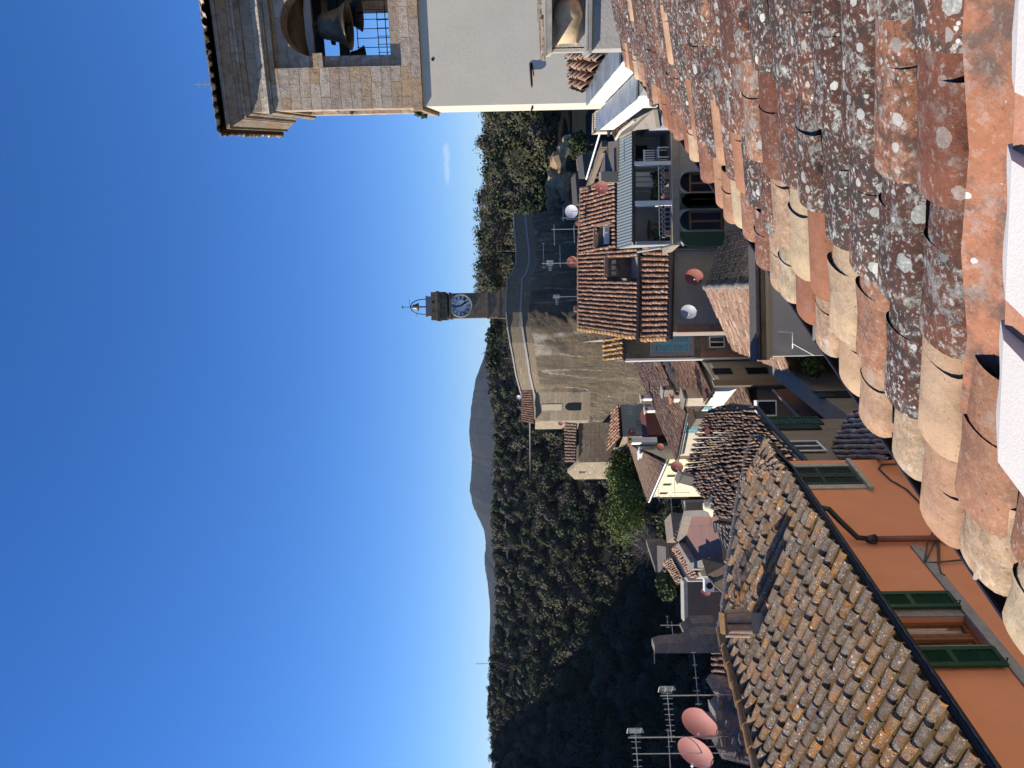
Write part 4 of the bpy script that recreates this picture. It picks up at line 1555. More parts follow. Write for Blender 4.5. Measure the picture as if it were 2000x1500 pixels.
def orange_house():
    wall_p = BG1 + BUP * 0.38
    cor = ONP(1625, 899, wall_p, BN)
    cor = V((cor.x, cor.y, 0))
    t = thing('orange_house', 'orange plastered house with green shutters and orange lichen on its roof', 'house', (cor.x, cor.y, -13))
    base = t.location.copy()
    L = (BNEAR - cor).dot(BD) + 0.5
    a_of = lambda X, Y: (ONP(X, Y, wall_p, BN) - cor).dot(BD)
    z_of = lambda X, Y: ONP(X, Y, wall_p, BN).z
    # window with open shutters
    wa0, wa1 = a_of(1888, 1205), a_of(1925, 1262)
    wb0 = z_of(1895, 1215)
    wz1 = wb0 + 1.55
    # shuttered window
    sa0, sa1 = a_of(1662, 913), a_of(1688, 948)
    sz0 = z_of(1664, 920)
    sz1 = sz0 + 1.6
    wz1 = min(wz1, BZ - 0.12)
    sz1 = min(sz1, BZ - 0.12)
    mb = MB()
    holes = [(wa0, wa1, wb0, wz1), (sa0, sa1, sz0, sz1)]
    wall_holes(mb, cor, BD, L, -13, BZ - 0.03, holes, BN, 0.2)
    fp = [cor, cor + BD * L, cor + BD * L + BUP * 6.6, cor + BUP * 6.6]
    for i in (1, 2, 3):
        p, q = fp[i], fp[(i + 1) % 4]
        mb.quad((p.x, p.y, -13), (q.x, q.y, -13), (q.x, q.y, BZ - 0.03), (p.x, p.y, BZ - 0.03))
    mb.build('wall', 'orange', t, base)
    bk = MB()
    for (a0, a1, b0, b1) in holes:
        bk.para(cor + BD * (a0 - 0.1) - BN * 0.45 + V((0, 0, b0 - 0.1)), BD * (a1 - a0 + 0.2), BUP * 0.05, V((0, 0, b1 - b0 + 0.2)))
    bk.build('room_back', 'dark_wall', t, base)
    # string course at sill height
    s = MB()
    p_a = a_of(1795, 1068)
    zc = wb0
    s.para(cor + BD * p_a + V((0, 0, zc - 0.16)), BD * (L - p_a), BN * 0.035, V((0, 0, 0.15)))
    s.build('string_course', 'stone_grey', t, base)
    # open window: surround, timber frame, curtains, glass
    w, h = wa1 - wa0, wz1 - wb0
    c = cor + BD * (wa0 + wa1) / 2 + V((0, 0, wb0 + h / 2))
    f = MB()
    for (a, b) in ((wa0 - 0.12, wa0 - 0.002), (wa1 + 0.002, wa1 + 0.12)):
        f.para(cor + BD * a + V((0, 0, wb0)), BD * (b - a), BN * 0.025, V((0, 0, h)))
    f.para(cor + BD * (wa0 - 0.16) + V((0, 0, wb0 - 0.006)), BD * (w + 0.32), BN * 0.07, V((0, 0, 0.03)))
    f.build('window_surround', 'stone_grey', t, base)
    ci = c - BN * 0.15
    fr = MB()
    ft = 0.075
    o = ci - BD * w / 2 - V((0, 0, h / 2))
    up = V((0, 0, 1))
    for x in (0.002, w / 2 - ft * 0.75, w / 2 + 0.004, w - ft * 0.7 - 0.002):
        fr.para(o + BD * x, BD * ft * 0.7, BN * 0.06, up * h)
    for z in (0.0, h - ft):
        fr.para(o + BD * 0.05 + up * z, BD * (w - 0.1), BN * 0.055, up * ft)
    fo = fr.build('window', 'wood', t, base)
    gl = MB()
    gl.para(o + BD * 0.04 + up * 0.04 + BN * 0.012, BD * (w - 0.08), BN * 0.006, up * (h - 0.08))
    M['clear'] = clear_glass()
    gl.build('pane', 'clear', fo, base)
    cu = MB()
    for x0, x1, b in ((0.06, w / 2 - 0.04, 1), (w / 2 + 0.05, w - 0.06, -1)):
        nn = 16
        pts = []
        for z in np.linspace(0.03, h - 0.03, 8):
            for k in range(nn + 1):
                fq = k / nn
                xx = x0 + (x1 - x0) * (fq if b > 0 else fq) * (0.55 + 0.45 * (z / h))
                pts.append(o + BD * xx + up * z - BN * (0.05 + 0.02 * math.sin(k * 2.4)))
        cu.add(pts, [(j * (nn + 1) + k, j * (nn + 1) + k + 1, (j + 1) * (nn + 1) + k + 1, (j + 1) * (nn + 1) + k) for j in range(7) for k in range(nn)])
    cu.build('curtain', 'curtain', fo, base, smooth=True)
    # shutters folded back against the wall
    sw = (w / 2 + 0.06)
    for cen in (wa0 - 0.1 - sw / 2, wa1 + 0.1 + sw / 2):
        sh = shutter_mb(cor + BD * cen + BN * 0.06 + V((0, 0, wb0 + h / 2 + 0.03)), BD, BN, sw, h, 0.045, 24, 0.065).build('shutter', 'green', t, base)
        k = MB()
        k.tube([cor + BD * (cen + 0.1) + BN * 0.0 + V((0, 0, wb0 + 0.02)), cor + BD * (cen + 0.1) + BN * 0.15 + V((0, 0, wb0 + 0.02)), cor + BD * (cen + 0.1) + BN * 0.15 + V((0, 0, wb0 + 0.1))], 0.01, 5)
        k.build('shutter_catch', 'iron', sh, base)
    # closed window further along
    w, h = sa1 - sa0, sz1 - sz0
    f = MB()
    for (a, b) in ((sa0 - 0.13, sa0 - 0.002), (sa1 + 0.002, sa1 + 0.13)):
        f.para(cor + BD * a + V((0, 0, sz0)), BD * (b - a), BN * 0.03, V((0, 0, h)))
    f.para(cor + BD * (sa0 - 0.2) + V((0, 0, sz0 - 0.09)), BD * (w + 0.4), BN * 0.09, V((0, 0, 0.085)))
    f.build('window_surround', 'stone_pale', t, base)
    for k in range(2):
        shutter_mb(cor + BD * (sa0 + w * (0.25 + 0.5 * k)) - BN * 0.01 + V((0, 0, sz0 + h / 2)), BD, BN, w / 2 - 0.01, h - 0.01, 0.05, 22, 0.06).build('shutter', 'greengrey', t, base)
    # roof
    far_n = BG1 + BD * 0
    pk = ridge_point(1413, 1232)
    tip = BG0
    ridge_near = ridge_point(1478, 1500)
    rd = (ridge_near - pk)
    below = pk - BUP3 * ((pk - BG1).dot(BUP3))
    a_pk = (pk - BG1).dot(BD)
    E_pk = BG1 + BD * a_pk
    u_pk = (pk - E_pk).length
    tn = lambda s, j, n, L: (random.random(), random.random(), random.uniform(0.55, 1))
    Rn = BNEAR + BUP3 * (u_pk + 0.9)
    rf = tile_roof(BNEAR, E_pk, pk, Rn, mat='tile_orange', parent=t, base=base, pitch=0.222, expo=0.31, deck='pan_lichen', w=0.148, h=0.075, seg=7, tint=tn, jit=0.01, eave_jit=0.04, long=2, over=1.25, thick=0.011)
    kw = dict(mat='tile_orange', parent=t, base=base, pitch=0.222, expo=0.31, deck='pan_lichen', w=0.148, h=0.075, seg=7, tint=tn, jit=0.01, eave_jit=0.04, long=2, over=1.25, thick=0.011)
    V1 = ridge_point(1450, 962)
    E1 = BG1 + BD * (V1 - BG1).dot(BD)
    fr_ = (E1 - BG1).length / ((E1 - BG1).length + (BG1 - BG0).length)
    VM = V1.lerp(BG0, fr_)
    tile_roof(E_pk, E1, V1, pk, **kw)
    tile_roof(E1, BG1, VM, V1, **kw)
    tile_roof(BG1, BG0, BG0 + BUP3 * 0.04, VM, **kw)
    rg = MB()
    ridge_tiles(rg, Rn + V((0, 0, 0.03)), pk + V((0, 0, 0.05)), 0.13, 0.4, 8, tint=lambda: (random.random(), random.random(), 1.0))
    rg.build('ridge_cap', 'tile_gold2', t, base)
    rg = MB()
    ridge_tiles(rg, pk + V((0, 0, 0.03)), V1 + V((0, 0, 0.03)), 0.12, 0.4, 8, tint=lambda: (random.random(), random.random(), 1.0))
    ridge_tiles(rg, V1 + V((0, 0, 0.03)), BG0 + V((0, 0, 0.03)), 0.1, 0.4, 8, tint=lambda: (random.random(), random.random(), 1.0))
    rg.build('verge_mortar', 'tile_grey', t, base)
    # gutter
    g = MB()
    for p, q in ((BNEAR, BG1), (BG1, BG0)):
        pts = []
        for e in (p, q):
            for k in range(9):
                an = math.pi * k / 8
                pts.append(e + BN * (0.09 + math.cos(an) * 0.07) + V((0, 0, -0.02 - math.sin(an) * 0.075)))
        g.add(pts, [(k, k + 1, 10 + k, 9 + k) for k in range(8)])
        g.tube([pts[0], pts[9]], 0.012, 6)
        sl = MB()
    g.build('gutter', 'gutter_blue', t, base)
    so = MB()
    so.solid([cor + V((0, 0, BZ - 0.03)), cor + BD * L + V((0, 0, BZ - 0.03)), cor + BD * L + BN * 0.4 + V((0, 0, BZ - 0.03)), cor + BN * 0.4 + V((0, 0, BZ - 0.03))], (0, 0, -0.05))
    so.build('soffit', 'dark_metal', t, base)
    # rainwater pipe with swan neck
    pa = a_of(1780, 1060)
    za = z_of(1705, 1062)
    ze = z_of(1862, 1060)
    q = lambda a, out, z: cor + BD * a + BN * out + V((0, 0, z))
    d = MB()
    d.tube([q(pa - 0.35, 0.46, BZ - 0.09), q(pa - 0.35, 0.44, BZ - 0.2), q(pa - 0.22, 0.3, BZ - 0.35), q(pa - 0.02, 0.1, za + 0.25), q(pa, 0.08, za)], 0.045, 10)
    d.lathe([(0.05, 0.16), (0.085, 0.02), (0.05, 0.0), (0.04, -0.1)], q(pa, 0.08, za - 0.05), n=14)
    d.build('swan_neck', 'gutter_blue', t, base, smooth=True)
    d = MB()
    d.tube([q(pa, 0.08, za - 0.05), q(pa, 0.08, ze + 0.05), q(pa + 0.02, 0.08, ze), q(pa + 0.22, 0.08, ze - 0.02)], 0.05, 12)
    d.build('downpipe', 'pipe', t, base, smooth=True)
    # cables stapled along the wall
    cb = MB()
    w3 = lambda X, Y, o=0.025: ONP(X, Y, wall_p + BN * o, BN)
    cb.tube([w3(1752, 906), w3(1722, 907), w3(1716, 915), w3(1740, 938), w3(1770, 955), w3(1800, 985), w3(1818, 1000)], 0.017, 6)
    for pts in ([(1838, 1008), (1812, 1060), (1805, 1098), (1830, 1098), (1885, 1093)], [(1842, 1022), (1820, 1070), (1808, 1096)], [(1843, 1018), (1831, 1060), (1833, 1100), (1838, 1120), (1846, 1124)], [(1846, 1018), (1834, 1058), (1835, 1098)]):
        cb.tube([w3(X, Y, 0.04) for X, Y in pts], 0.014, 6)
    tag(cb.build('wall_cable', 'cable'), 'loops of grey cable stapled on the orange wall', 'cable')
    return t


def clear_glass():
    m, nt, b = newmat("window_glass", 0.03, 0.5)
    g = NT(nt)
    tr = g.n("ShaderNodeBsdfTransparent")
    gl = g.n("ShaderNodeBsdfGlossy")
    gl.inputs["Roughness"].default_value = 0.03
    mx = g.n("ShaderNodeMixShader")
    mx.inputs[0].default_value = 0.08
    g.l(tr.outputs[0], mx.inputs[1])
    g.l(gl.outputs[0], mx.inputs[2])
    g.l(mx.outputs[0], nt.nodes["Material Output"].inputs["Surface"])
    return m


def ridge_point(X, Y):
    n = BD.cross(BUP3).normalized()
    return ONP(X, Y, BG1, n)


M['tile_gold2'] = tilemat('gold_crust_ridge', [(0.24, 0.13, 0.05), (0.3, 0.16, 0.06), (0.34, 0.2, 0.1)], a_or=0.7, a_crust=0.4, a_pale=0.3, val=0.3, sc=1.4, spots=False, orange=(0.34, 0.16, 0.02))
OH = orange_house()


def tile_chimney():
    p = ridge_point(1487, 1217)
    t = thing('chimney', 'squat chimney sided with barrel tiles under an orange slab', 'chimney', p, 0.25)
    d = p.y
    s = d / FPX
    zz = lambda X: P(X, 1225, d).z - p.z
    b = MB()
    b.box((-0.17, -0.17, -0.25), (0.17, 0.2, zz(1463)))
    b.build('base', 'mortar', t)
    c = MB()
    z0, z1 = zz(1463), zz(1416)
    for x, y, ax in ((-0.08, -0.1, -1.57), (0.09, -0.1, -1.57), (0.16, 0.06, 0.0), (-0.16, 0.06, 3.14), (0.0, 0.18, 1.57)):
        c = MB()
        ring = []
        for z, r in ((z0, 0.09), (z1, 0.075)):
            for k in range(9):
                q = ax - math.pi / 2 + math.pi * k / 8
                ring.append((x + math.cos(q) * r, y + math.sin(q) * r, z))
        c.add(ring, [(k, k + 1, 10 + k, 9 + k) for k in range(8)], (random.random(), 0.5, 0.7))
        c.build('side_tile', 'tile_pink', t, smooth=True)
    c = MB()
    c.box((-0.15, -0.1, z0), (0.15, 0.16, z1 - 0.02))
    c.build('flue', 'iron', t)
    c = MB()
    c.box((-0.18, -0.17, z1), (0.18, 0.2, z1 + 0.045))
    c.build('cap', 'tile_gold2', t)


tile_chimney()


def brown_roof_house():
    z = -6.0
    A = HZ(1562, 902, z)
    B = HZ(1506, 842, z)
    C = HZ(1474, 803, z)
    Dp = HZ(1422, 796, z)
    d = (C - A).normalized()
    up = V((-abs(d.y), d.x, 0)).normalized()
    if up.x > 0:
        up = -up
    up3 = (up + V((0, 0, 0.3))).normalized()
    n = d.cross(up3).normalized()
    t = thing('brown_roof_house', 'house with a lumpy dark brown tile roof behind the orange one', 'house', (A.x, A.y, -13))
    base = t.location.copy()
    Q1 = ONP(1338, 925, B, n)
    Q2 = ONP(1368, 836, B, n)
    Q3 = ONP(1386, 806, B, n)
    tn = lambda s, j, n, L: (random.random(), random.random(), random.uniform(0.4, 1))
    kw = dict(mat='tile_brown', parent=t, base=base, pitch=0.215, expo=0.31, w=0.2, h=0.07, seg=6, tint=tn, jit=0.035, eave_jit=0.05)
    near_e = A - (C - A).normalized() * 3.2
    near_r = ONP(1406, 1012, B, n)
    tile_roof(near_e, A, Q1 + (near_r - Q1) * 0.0, near_r, **kw)
    tile_roof(A, B, Q2, Q1, **kw)
    tile_roof(B, C, Q3, Q2, **kw)
    tile_roof(C, Dp, Q3.lerp(Dp, 0.7), Q3, **kw)
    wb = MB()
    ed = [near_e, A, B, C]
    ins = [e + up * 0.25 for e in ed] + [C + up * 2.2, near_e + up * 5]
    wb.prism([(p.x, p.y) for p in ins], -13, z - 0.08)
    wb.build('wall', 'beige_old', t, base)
    g = MB()
    g.tube([e - up * 0.08 - V((0, 0, 0.06)) for e in (near_e, A, B, C, Dp)], 0.06, 8)
    g.build('gutter', 'gutter_blue', t, base)
    # shutters and window under the eave
    for X0, Y0, w, h, m in ((1545, 826, 0.5, 1.5, 'green'), (1540, 836, 0.45, 1.5, 'greengrey'),):
        p = ONP(X0, Y0, B + up * 0.25, -up)
        shutter_mb(p - up * 0.03, d, -up, w, h, 0.05, 16, 0.05).build('shutter', m, t, base)
    p = ONP(1566, 874, A + up * 0.25, -up)
    window(t, base, p - up * 0.02, d, -up, 0.62, 0.95)
    # small red framed rooflight and grey pipe
    q = ONP(1394, 841, B, n)
    r = MB()
    r.para(q, d * 0.3, up3 * 0.22, n * (0.14 if n.z > 0 else -0.14))
    r.build('skylight_box', 'dish_red', t, base)
    q = ONP(1362, 935, B, n)
    r = MB()
    nn = n if n.z > 0 else -n
    r.para(q, d * 0.28, up3 * 0.28, nn * 0.5)
    r.build('chimney', 'concrete', t, base)
    r = MB()
    r.para(q - d * 0.03 + nn * 0.5 - up3 * 0.03, d * 0.34, up3 * 0.34, nn * 0.04)
    r.build('chimney_cap', 'concrete', t, base)
    return t


M['tile_pale'] = tilemat('pale_lichen_tile', [(0.36, 0.3, 0.25), (0.45, 0.38, 0.31), (0.5, 0.4, 0.3)], a_or=0.25, a_crust=0.3, a_pale=0.9, val=0.6, pale=(0.6, 0.6, 0.56))
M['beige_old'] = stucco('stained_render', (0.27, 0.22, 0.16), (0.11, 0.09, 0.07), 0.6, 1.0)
brown_roof_house()


def low_roof():
    # little lichen roof low between the orange wall and the eave of the near house
    a = P(1618, 898, 18.0)
    b = P(1668, 806, 16.6)
    c = P(1745, 898, 14.0)
    dd = P(1760, 800, 13.4)
    t = thing('lean_to_house', 'low house with a grey lichen tile roof at the alley corner', 'house', (a.x, a.y, -13))
    base = t.location.copy()
    tile_roof(a, b, dd, c, mat='tile_pale', parent=t, base=base, pitch=0.2, expo=0.28, w=0.175, h=0.07, seg=6, tint=lambda s, j, n, L: (random.random(), random.random(), random.uniform(0.6, 1)), jit=0.02)
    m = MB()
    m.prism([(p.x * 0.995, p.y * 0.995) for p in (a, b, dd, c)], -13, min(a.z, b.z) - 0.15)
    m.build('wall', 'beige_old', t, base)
    g = MB()
    g.tube([a + V((0, 0, 0.05)), b + V((0, 0, 0.05))], 0.045, 8)
    g.build('eave_board', 'terracotta', t, base)


low_roof()


# ------------------------------------------------------------------ houses of the town
def box_house(name, label, cL, cM, cR, z0, z1, wall, side=None, cat='house', depth=None):
    """footprint from three ground corners seen in the photograph (far left, front, right)"""
    L, Mi, Rr = [V((p.x, p.y, 0)) for p in (cL, cM, cR)]
    if depth:
        L = Mi + (L - Mi).normalized() * depth
    t = thing(name, label, cat, (Mi.x, Mi.y, z0))
    base = t.location.copy()
    fp = [Mi, Rr, Rr + L - Mi, L]
    if side:
        a = MB()
        a.quad((Mi.x, Mi.y, z0), (Rr.x, Rr.y, z0), (Rr.x, Rr.y, z1), (Mi.x, Mi.y, z1))
        a.quad((Rr.x, Rr.y, z0), (fp[2].x, fp[2].y, z0), (fp[2].x, fp[2].y, z1), (Rr.x, Rr.y, z1))
        a.build('wall', wall, t, base)
        b = MB()
        b.quad((L.x, L.y, z0), (Mi.x, Mi.y, z0), (Mi.x, Mi.y, z1), (L.x, L.y, z1))
        b.quad((fp[2].x, fp[2].y, z0), (L.x, L.y, z0), (L.x, L.y, z1), (fp[2].x, fp[2].y, z1))
        b.build('wall', side, t, base)
    else:
        mb = MB()
        mb.prism([(p.x, p.y) for p in fp], z0, z1)
        mb.build('wall', wall, t, base)
    return t, base, fp


def win_at(t, base, X, Y, p, n, w, h, frame='stone_pale', pane='glass', **k):
    n = V(n).normalized()
    c = ONP(X, Y, V(p), n)
    u = V((0, 0, 1)).cross(n)
    return window(t, base, c + n * 0.01, u, n, w, h, frame, pane, **k)


def gutter_line(t, base, a, b, r=0.06, mat='dark_metal'):
    g = MB()
    g.tube([a, b], r, 8)
    return g.build('gutter', mat, t, base)


def tn_rand(lo, hi):
    return lambda s, j, n, L: (min(1, max(0, random.gauss(0.5, 0.28))), random.random(), random.uniform(lo, hi))


# ---- the wide house in the middle
def middle_house():
    dg = 35.0
    gl, gr = P(1246, 657, dg), P(1247, 484, dg)
    n = V((0, -1, 0))
    sl = 0.36
    pl_n = V((0, -sl, 1)).normalized()
    t = thing('town_house', 'wide house with two stepped red tile roofs and two dishes on its grey wall', 'house', (gl.x, gl.y, -15))
    base = t.location.copy()
    A, B = gl, gr
    Dr = ONP(1131, 640, gl, pl_n)
    C = ONP(1131, 492, gl, pl_n)

    def skip(s, q):
        return 0.655 < s < 0.9 and 0.02 < q < 0.47
    tile_roof(A, B, C, Dr, mat='tile_red', parent=t, base=base, pitch=0.215, expo=0.34, w=0.15, h=0.085, seg=5, skip=skip, tint=tn_rand(0.2, 0.8), jit=0.008, pan=False)
    # sunken roof terrace
    q = lambda s, u: A.lerp(B, s).lerp(Dr.lerp(C, s), u)
    w = MB()
    c4 = [q(0.655, 0.0), q(0.9, 0.0), q(0.9, 0.47), q(0.655, 0.47)]
    dn = V((0, 0, -1.6))
    for i in (1, 2, 3):
        a, b = c4[i], c4[(i + 1) % 4]
        w.quad(a + dn, b + dn, b, a)
    w.quad(*[V((p.x, p.y, c4[0].z - 0.9)) for p in c4])
    w.para(c4[0] - V((0, 0.0, 0.9)), c4[1] - c4[0], V((0, 0.12, 0)), V((0, 0, 0.35)))
    w.build('roof_terrace', 'wingstone', t, base)
    # brick hood of the terrace
    for s0, s1 in ((0.66, 0.9),):
        hmb = MB()
        a, b = q(s0, 0.47), q(s1, 0.47)
        hmb.para(a - V((0, 0.08, 0.03)), b - a, V((0, 0.2, 0)), V((0, 0, 0.22)))
        hmb.build('brick_coping', 'brick', t, base)
    # dark louvred opening under the hood
    l = MB()
    a, b = q(0.67, 0.46), q(0.89, 0.46)
    l.para(a - V((0, 0.06, 0.5)), b - a, V((0, 0.02, 0)), V((0, 0, 0.46)))
    dk = l.build('dark_opening', 'glass', t, base)
    l = MB()
    for k in range(3):
        l.para(a.lerp(b, 0.08 + 0.32 * k) - V((0, 0.1, 0.36)), (b - a) * 0.2, V((0, 0.03, 0)), V((0, 0, 0.2)))
    l.build('louvre', 'stone_pale', t, base)
    # lower roof
    lo_z = P(1308, 570, 32.2).z
    A2, B2 = P(1306, 659, 32.2), P(1310, 480, 32.2)
    D2 = gl + V((-0.1, 0.1, -0.22))
    C2 = gr + V((0.15, 0.1, -0.22))
    tile_roof(A2, B2, C2, D2, mat='tile_red', parent=t, base=base, pitch=0.24, expo=0.33, w=0.165, h=0.09, seg=5, tint=tn_rand(0.2, 0.8), jit=0.008, pan=False)
    # gable verges with golden lichen
    v = MB()
    ridge_tiles(v, A + V((-0.05, 0, 0.04)), Dr + V((-0.05, 0, 0.04)), 0.13, 0.36, 6)
    ridge_tiles(v, A2 + V((-0.05, 0, 0.04)), D2 + V((-0.05, 0, 0.02)), 0.13, 0.36, 6)
    v.build('verge_tile', 'tile_gold', t, base)
    v = MB()
    ridge_tiles(v, Dr + V((0, 0, 0.03)), C + V((0, 0, 0.03)), 0.11, 0.4, 6)
    v.build('ridge_tile', 'tile_red', t, base)
    gutter_line(t, base, A + V((-0.1, -0.08, -0.02)), B + V((0.1, -0.08, -0.02)), 0.075)
    gutter_line(t, base, A2 + V((-0.1, -0.08, -0.06)), B2 + V((0.1, -0.08, -0.06)), 0.11)
    # walls
    yf = A2.y + 0.35
    x0, x1 = A2.x + 0.25, B2.x - 0.02
    w = MB()
    w.box((x0, yf, -15), (x1, yf + 3.0, lo_z - 0.12))
    w.box((x0 + 0.1, A.y + 0.3, -15), (gr.x, Dr.y, gl.z - 0.15))
    w.add([(x0 + 0.1, A.y + 0.3, gl.z - 0.2), (x0 + 0.1, Dr.y, gl.z - 0.2), (x0 + 0.1, Dr.y, Dr.z - 0.12)], [(0, 1, 2)])
    w.build('wall', 'grey_wall', t, base)
    b = MB()
    b.box((x0 - 0.012, yf - 0.012, -15), (x0 + 0.35, yf + 0.5, lo_z - 0.35))
    b.build('brick_corner', 'brick', t, base)
    # downpipes
    g = MB()
    g.tube([(x1 - 0.1, yf - 0.08, lo_z - 0.1), (x1 - 0.1, yf - 0.08, -10.5)], 0.05, 8)
    g.build('downpipe', 'alu', t, base)
    # small vent chimney on the ridge and a green tuft
    g = MB()
    p = Dr.lerp(C, 0.25)
    g.box((p.x - 0.15, p.y - 0.1, p.z - 0.1), (p.x + 0.15, p.y + 0.2, p.z + 0.28))
    g.build('vent', 'terracotta', t, base)
    # left wing
    d2 = 36.5
    wl, wr = P(1217, 703, d2), P(1217, 655, d2)
    w2 = MB()
    w2.box((wl.x + 0.05, d2, -15), (wr.x + 0.6, d2 + 4, wl.z - 0.1))
    wing = w2.build('wing_wall', 'wingstone', t, base)
    zr = P(1180, 680, d2 + 2.3)
    tile_roof(wl - V((0, 0.2, 0)), wr - V((0, 0.2, 0)), V((wr.x, d2 + 2.3, zr.z)), V((wl.x, d2 + 2.3, zr.z)), mat='tile_gold', parent=t, base=base, pitch=0.225, expo=0.32, w=0.16, h=0.085, seg=5, tint=tn_rand(0.3, 0.9), pan=False)
    gutter_line(t, base, wl - V((0.05, 0.26, 0.03)), wr - V((0, 0.26, 0.03)), 0.06)
    c = P(1312, 671, d2)
    f = MB()
    hw, hh = 0.42, 0.85
    for (ax, az, bx, bz) in ((-hw - .18, -hh - .22, hw + .18, -hh), (-hw - .18, hh, hw + .18, hh + .2), (-hw - .18, -hh, -hw, hh), (hw, -hh, hw + .18, hh)):
        f.box((c.x + ax, d2 - 0.035, c.z + az), (c.x + bx, d2 + 0.05, c.z + bz))
    f.build('window_surround', 'stone_grey', t, base)
    for k in (-1, 1):
        shutter_mb(V((c.x + k * hw / 2, d2 - 0.012, c.z)), V((1, 0, 0)), V((0, -1, 0)), hw - 0.01, 2 * hh - 0.01, 0.04, 18, 0.05).build('shutter', 'blueshut', t, base)
    win_at(t, base, 1400, 668, (0, d2, 0), (0, -1, 0), 0.55, 0.75, 'whitep')
    b = MB()
    p0 = P(1370, 701, d2)
    p1 = P(1490, 684, d2)
    b.box((p0.x, d2 - 0.02, p1.z), (p1.x, d2 + 0.03, p0.z))
    b.build('brick_panel', 'brick', t, base)
    g = MB()
    g.tube([V((wl.x - 0.05, d2 - 0.1, wl.z - 0.1)), V((wl.x - 0.04, d2 - 0.08, wl.z - 1)), V((wl.x - 0.02, d2 - 0.08, -12))], 0.06, 8)
    g.build('downpipe', 'whitep', t, base)
    return t


middle_house()


# ---- house with the roof terrace under a corrugated awning
def terrace_house():
    d = 30.5
    t = thing('terrace_house', 'house with a railed terrace under a corrugated awning above green shuttered arched windows', 'house', (P(1300, 400, d).x, d, -15))
    base = t.location.copy()
    n = V((0, -1, 0))
    X0 = P(1300, 480, d).x
    X1 = P(1300, 236, d).x
    zf = P(1312, 400, d).z
    za = P(1236, 400, d).z
    # tiled roof behind
    pg = P(1246, 657, 35.0)
    pn = V((0, -0.36, 1)).normalized()
    A, B, C, Dr = [ONP(X, Y, pg, pn) for X, Y in ((1204, 484), (1203, 352), (1136, 372), (1131, 497))]

    def skip(s, q):
        return 0.06 < s < 0.36 and 0.1 < q < 0.5
    tile_roof(A, B, C, Dr, mat='tile_red', parent=t, base=base, pitch=0.215, expo=0.34, w=0.15, h=0.085, seg=5, tint=tn_rand(0.2, 0.9), skip=skip, pan=False)
    q = lambda s, u: A.lerp(B, s).lerp(Dr.lerp(C, s), u)
    w = MB()
    c4 = [q(0.06, 0.1), q(0.36, 0.1), q(0.36, 0.5), q(0.06, 0.5)]
    for i in (0, 1, 2, 3):
        a, b = c4[i], c4[(i + 1) % 4]
        w.quad(a + V((0, 0, -1.5)), b + V((0, 0, -1.5)), b, a)
    w.quad(*[V((p.x, p.y, c4[0].z - 0.9)) for p in c4])
    w.build('roof_terrace', 'dark_wall', t, base)
    h = MB()
    a, b = q(0.06, 0.5), q(0.36, 0.5)
    h.para(a - V((0, 0.05, 0.05)), b - a, V((0, 0.2, 0)), V((0, 0, 0.24)))
    a2, b2 = q(0.37, 0.08), q(0.37, 0.52)
    h.para(a2, b2 - a2, V((0.14, 0, 0)), V((0, 0, 0.14)))
    h.build('brick_coping', 'brick', t, base)
    l = MB()
    for k in range(3):
        p = q(0.1 + 0.09 * k, 0.42)
        l.para(p - V((0, 0, 0.5)), V((0.3, 0, 0)), V((0, 0.3, 0)), V((0, 0, 0.28)))
    l.build('white_crate', 'whitep', t, base)
    v = MB()
    ridge_tiles(v, Dr + V((0, 0, 0.03)), C + V((0, 0, 0.03)), 0.11, 0.38, 6)
    ridge_tiles(v, C + V((0.05, 0, 0.03)), B + V((0.05, 0, 0.03)), 0.12, 0.36, 6)
    v.build('ridge_tile', 'tile_red', t, base)
    # corrugated awning
    ab = [P(1205, 486, A.y - 0.3), P(1206, 268, A.y - 0.3)]
    af = [P(1234, 478, d), P(1234, 254, d)]
    N = 150
    sh = MB()
    pts = []
    for row in (0, 1):
        for k in range(N + 1):
            f = k / N
            s = f - (0.045 if row == 0 else 0) * 0
            p = (ab[0].lerp(ab[1], f) if row == 0 else af[0].lerp(af[1], f))
            pts.append(p + V((0, 0, 0.011 * (1 if (k // 2) % 2 == 0 else -1))))
    sh.add(pts, [(k, k + 1, N + 2 + k, N + 1 + k) for k in range(N)])
    sh.build('awning', 'corrugated', t, base)
    f = MB()
    f.para(af[0] - V((0, 0, 0.16)), af[1] - af[0], V((0, 0.06, 0)), V((0, 0, 0.1)))
    f.build('awning_fascia', 'gutter_blue', t, base)
    # rooms behind the terrace
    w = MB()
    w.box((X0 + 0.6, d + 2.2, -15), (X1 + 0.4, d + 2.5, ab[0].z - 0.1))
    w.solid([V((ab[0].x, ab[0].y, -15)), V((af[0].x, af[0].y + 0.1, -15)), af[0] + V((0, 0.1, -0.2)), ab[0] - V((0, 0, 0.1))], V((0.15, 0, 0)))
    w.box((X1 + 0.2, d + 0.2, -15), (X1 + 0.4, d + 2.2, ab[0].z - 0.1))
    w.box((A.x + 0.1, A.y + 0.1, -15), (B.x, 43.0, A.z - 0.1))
    w.build('wall', 'white_shaded', t, base)
    fl = MB()
    fl.box((X0, d - 0.12, zf - 0.28), (X1 + 0.4, d + 2.2, zf))
    fl.build('terrace_floor', 'concrete', t, base)
    lw = MB()
    # lower wall with two arched openings
    u = V((1, 0, 0))
    o = V((X0, d + 0.02, 0))
    L = X1 + 0.4 - X0
    arches = []
    for Yc, Ya in ((430, 448), (355, 372)):
        c = P(1360, Yc, d).x - X0
        hw = 0.42
        top = P(1328, Yc, d).z
        arches.append((c - hw, c + hw, P(1400, Yc, d).z - 0.3, top - hw))
    xs = sorted([0, L] + [a for ar in arches for a in ar[:2]])
    ztop = zf - 0.28
    pt = lambda a, b, dd=0.0: o + u * a + V((0, dd, b))
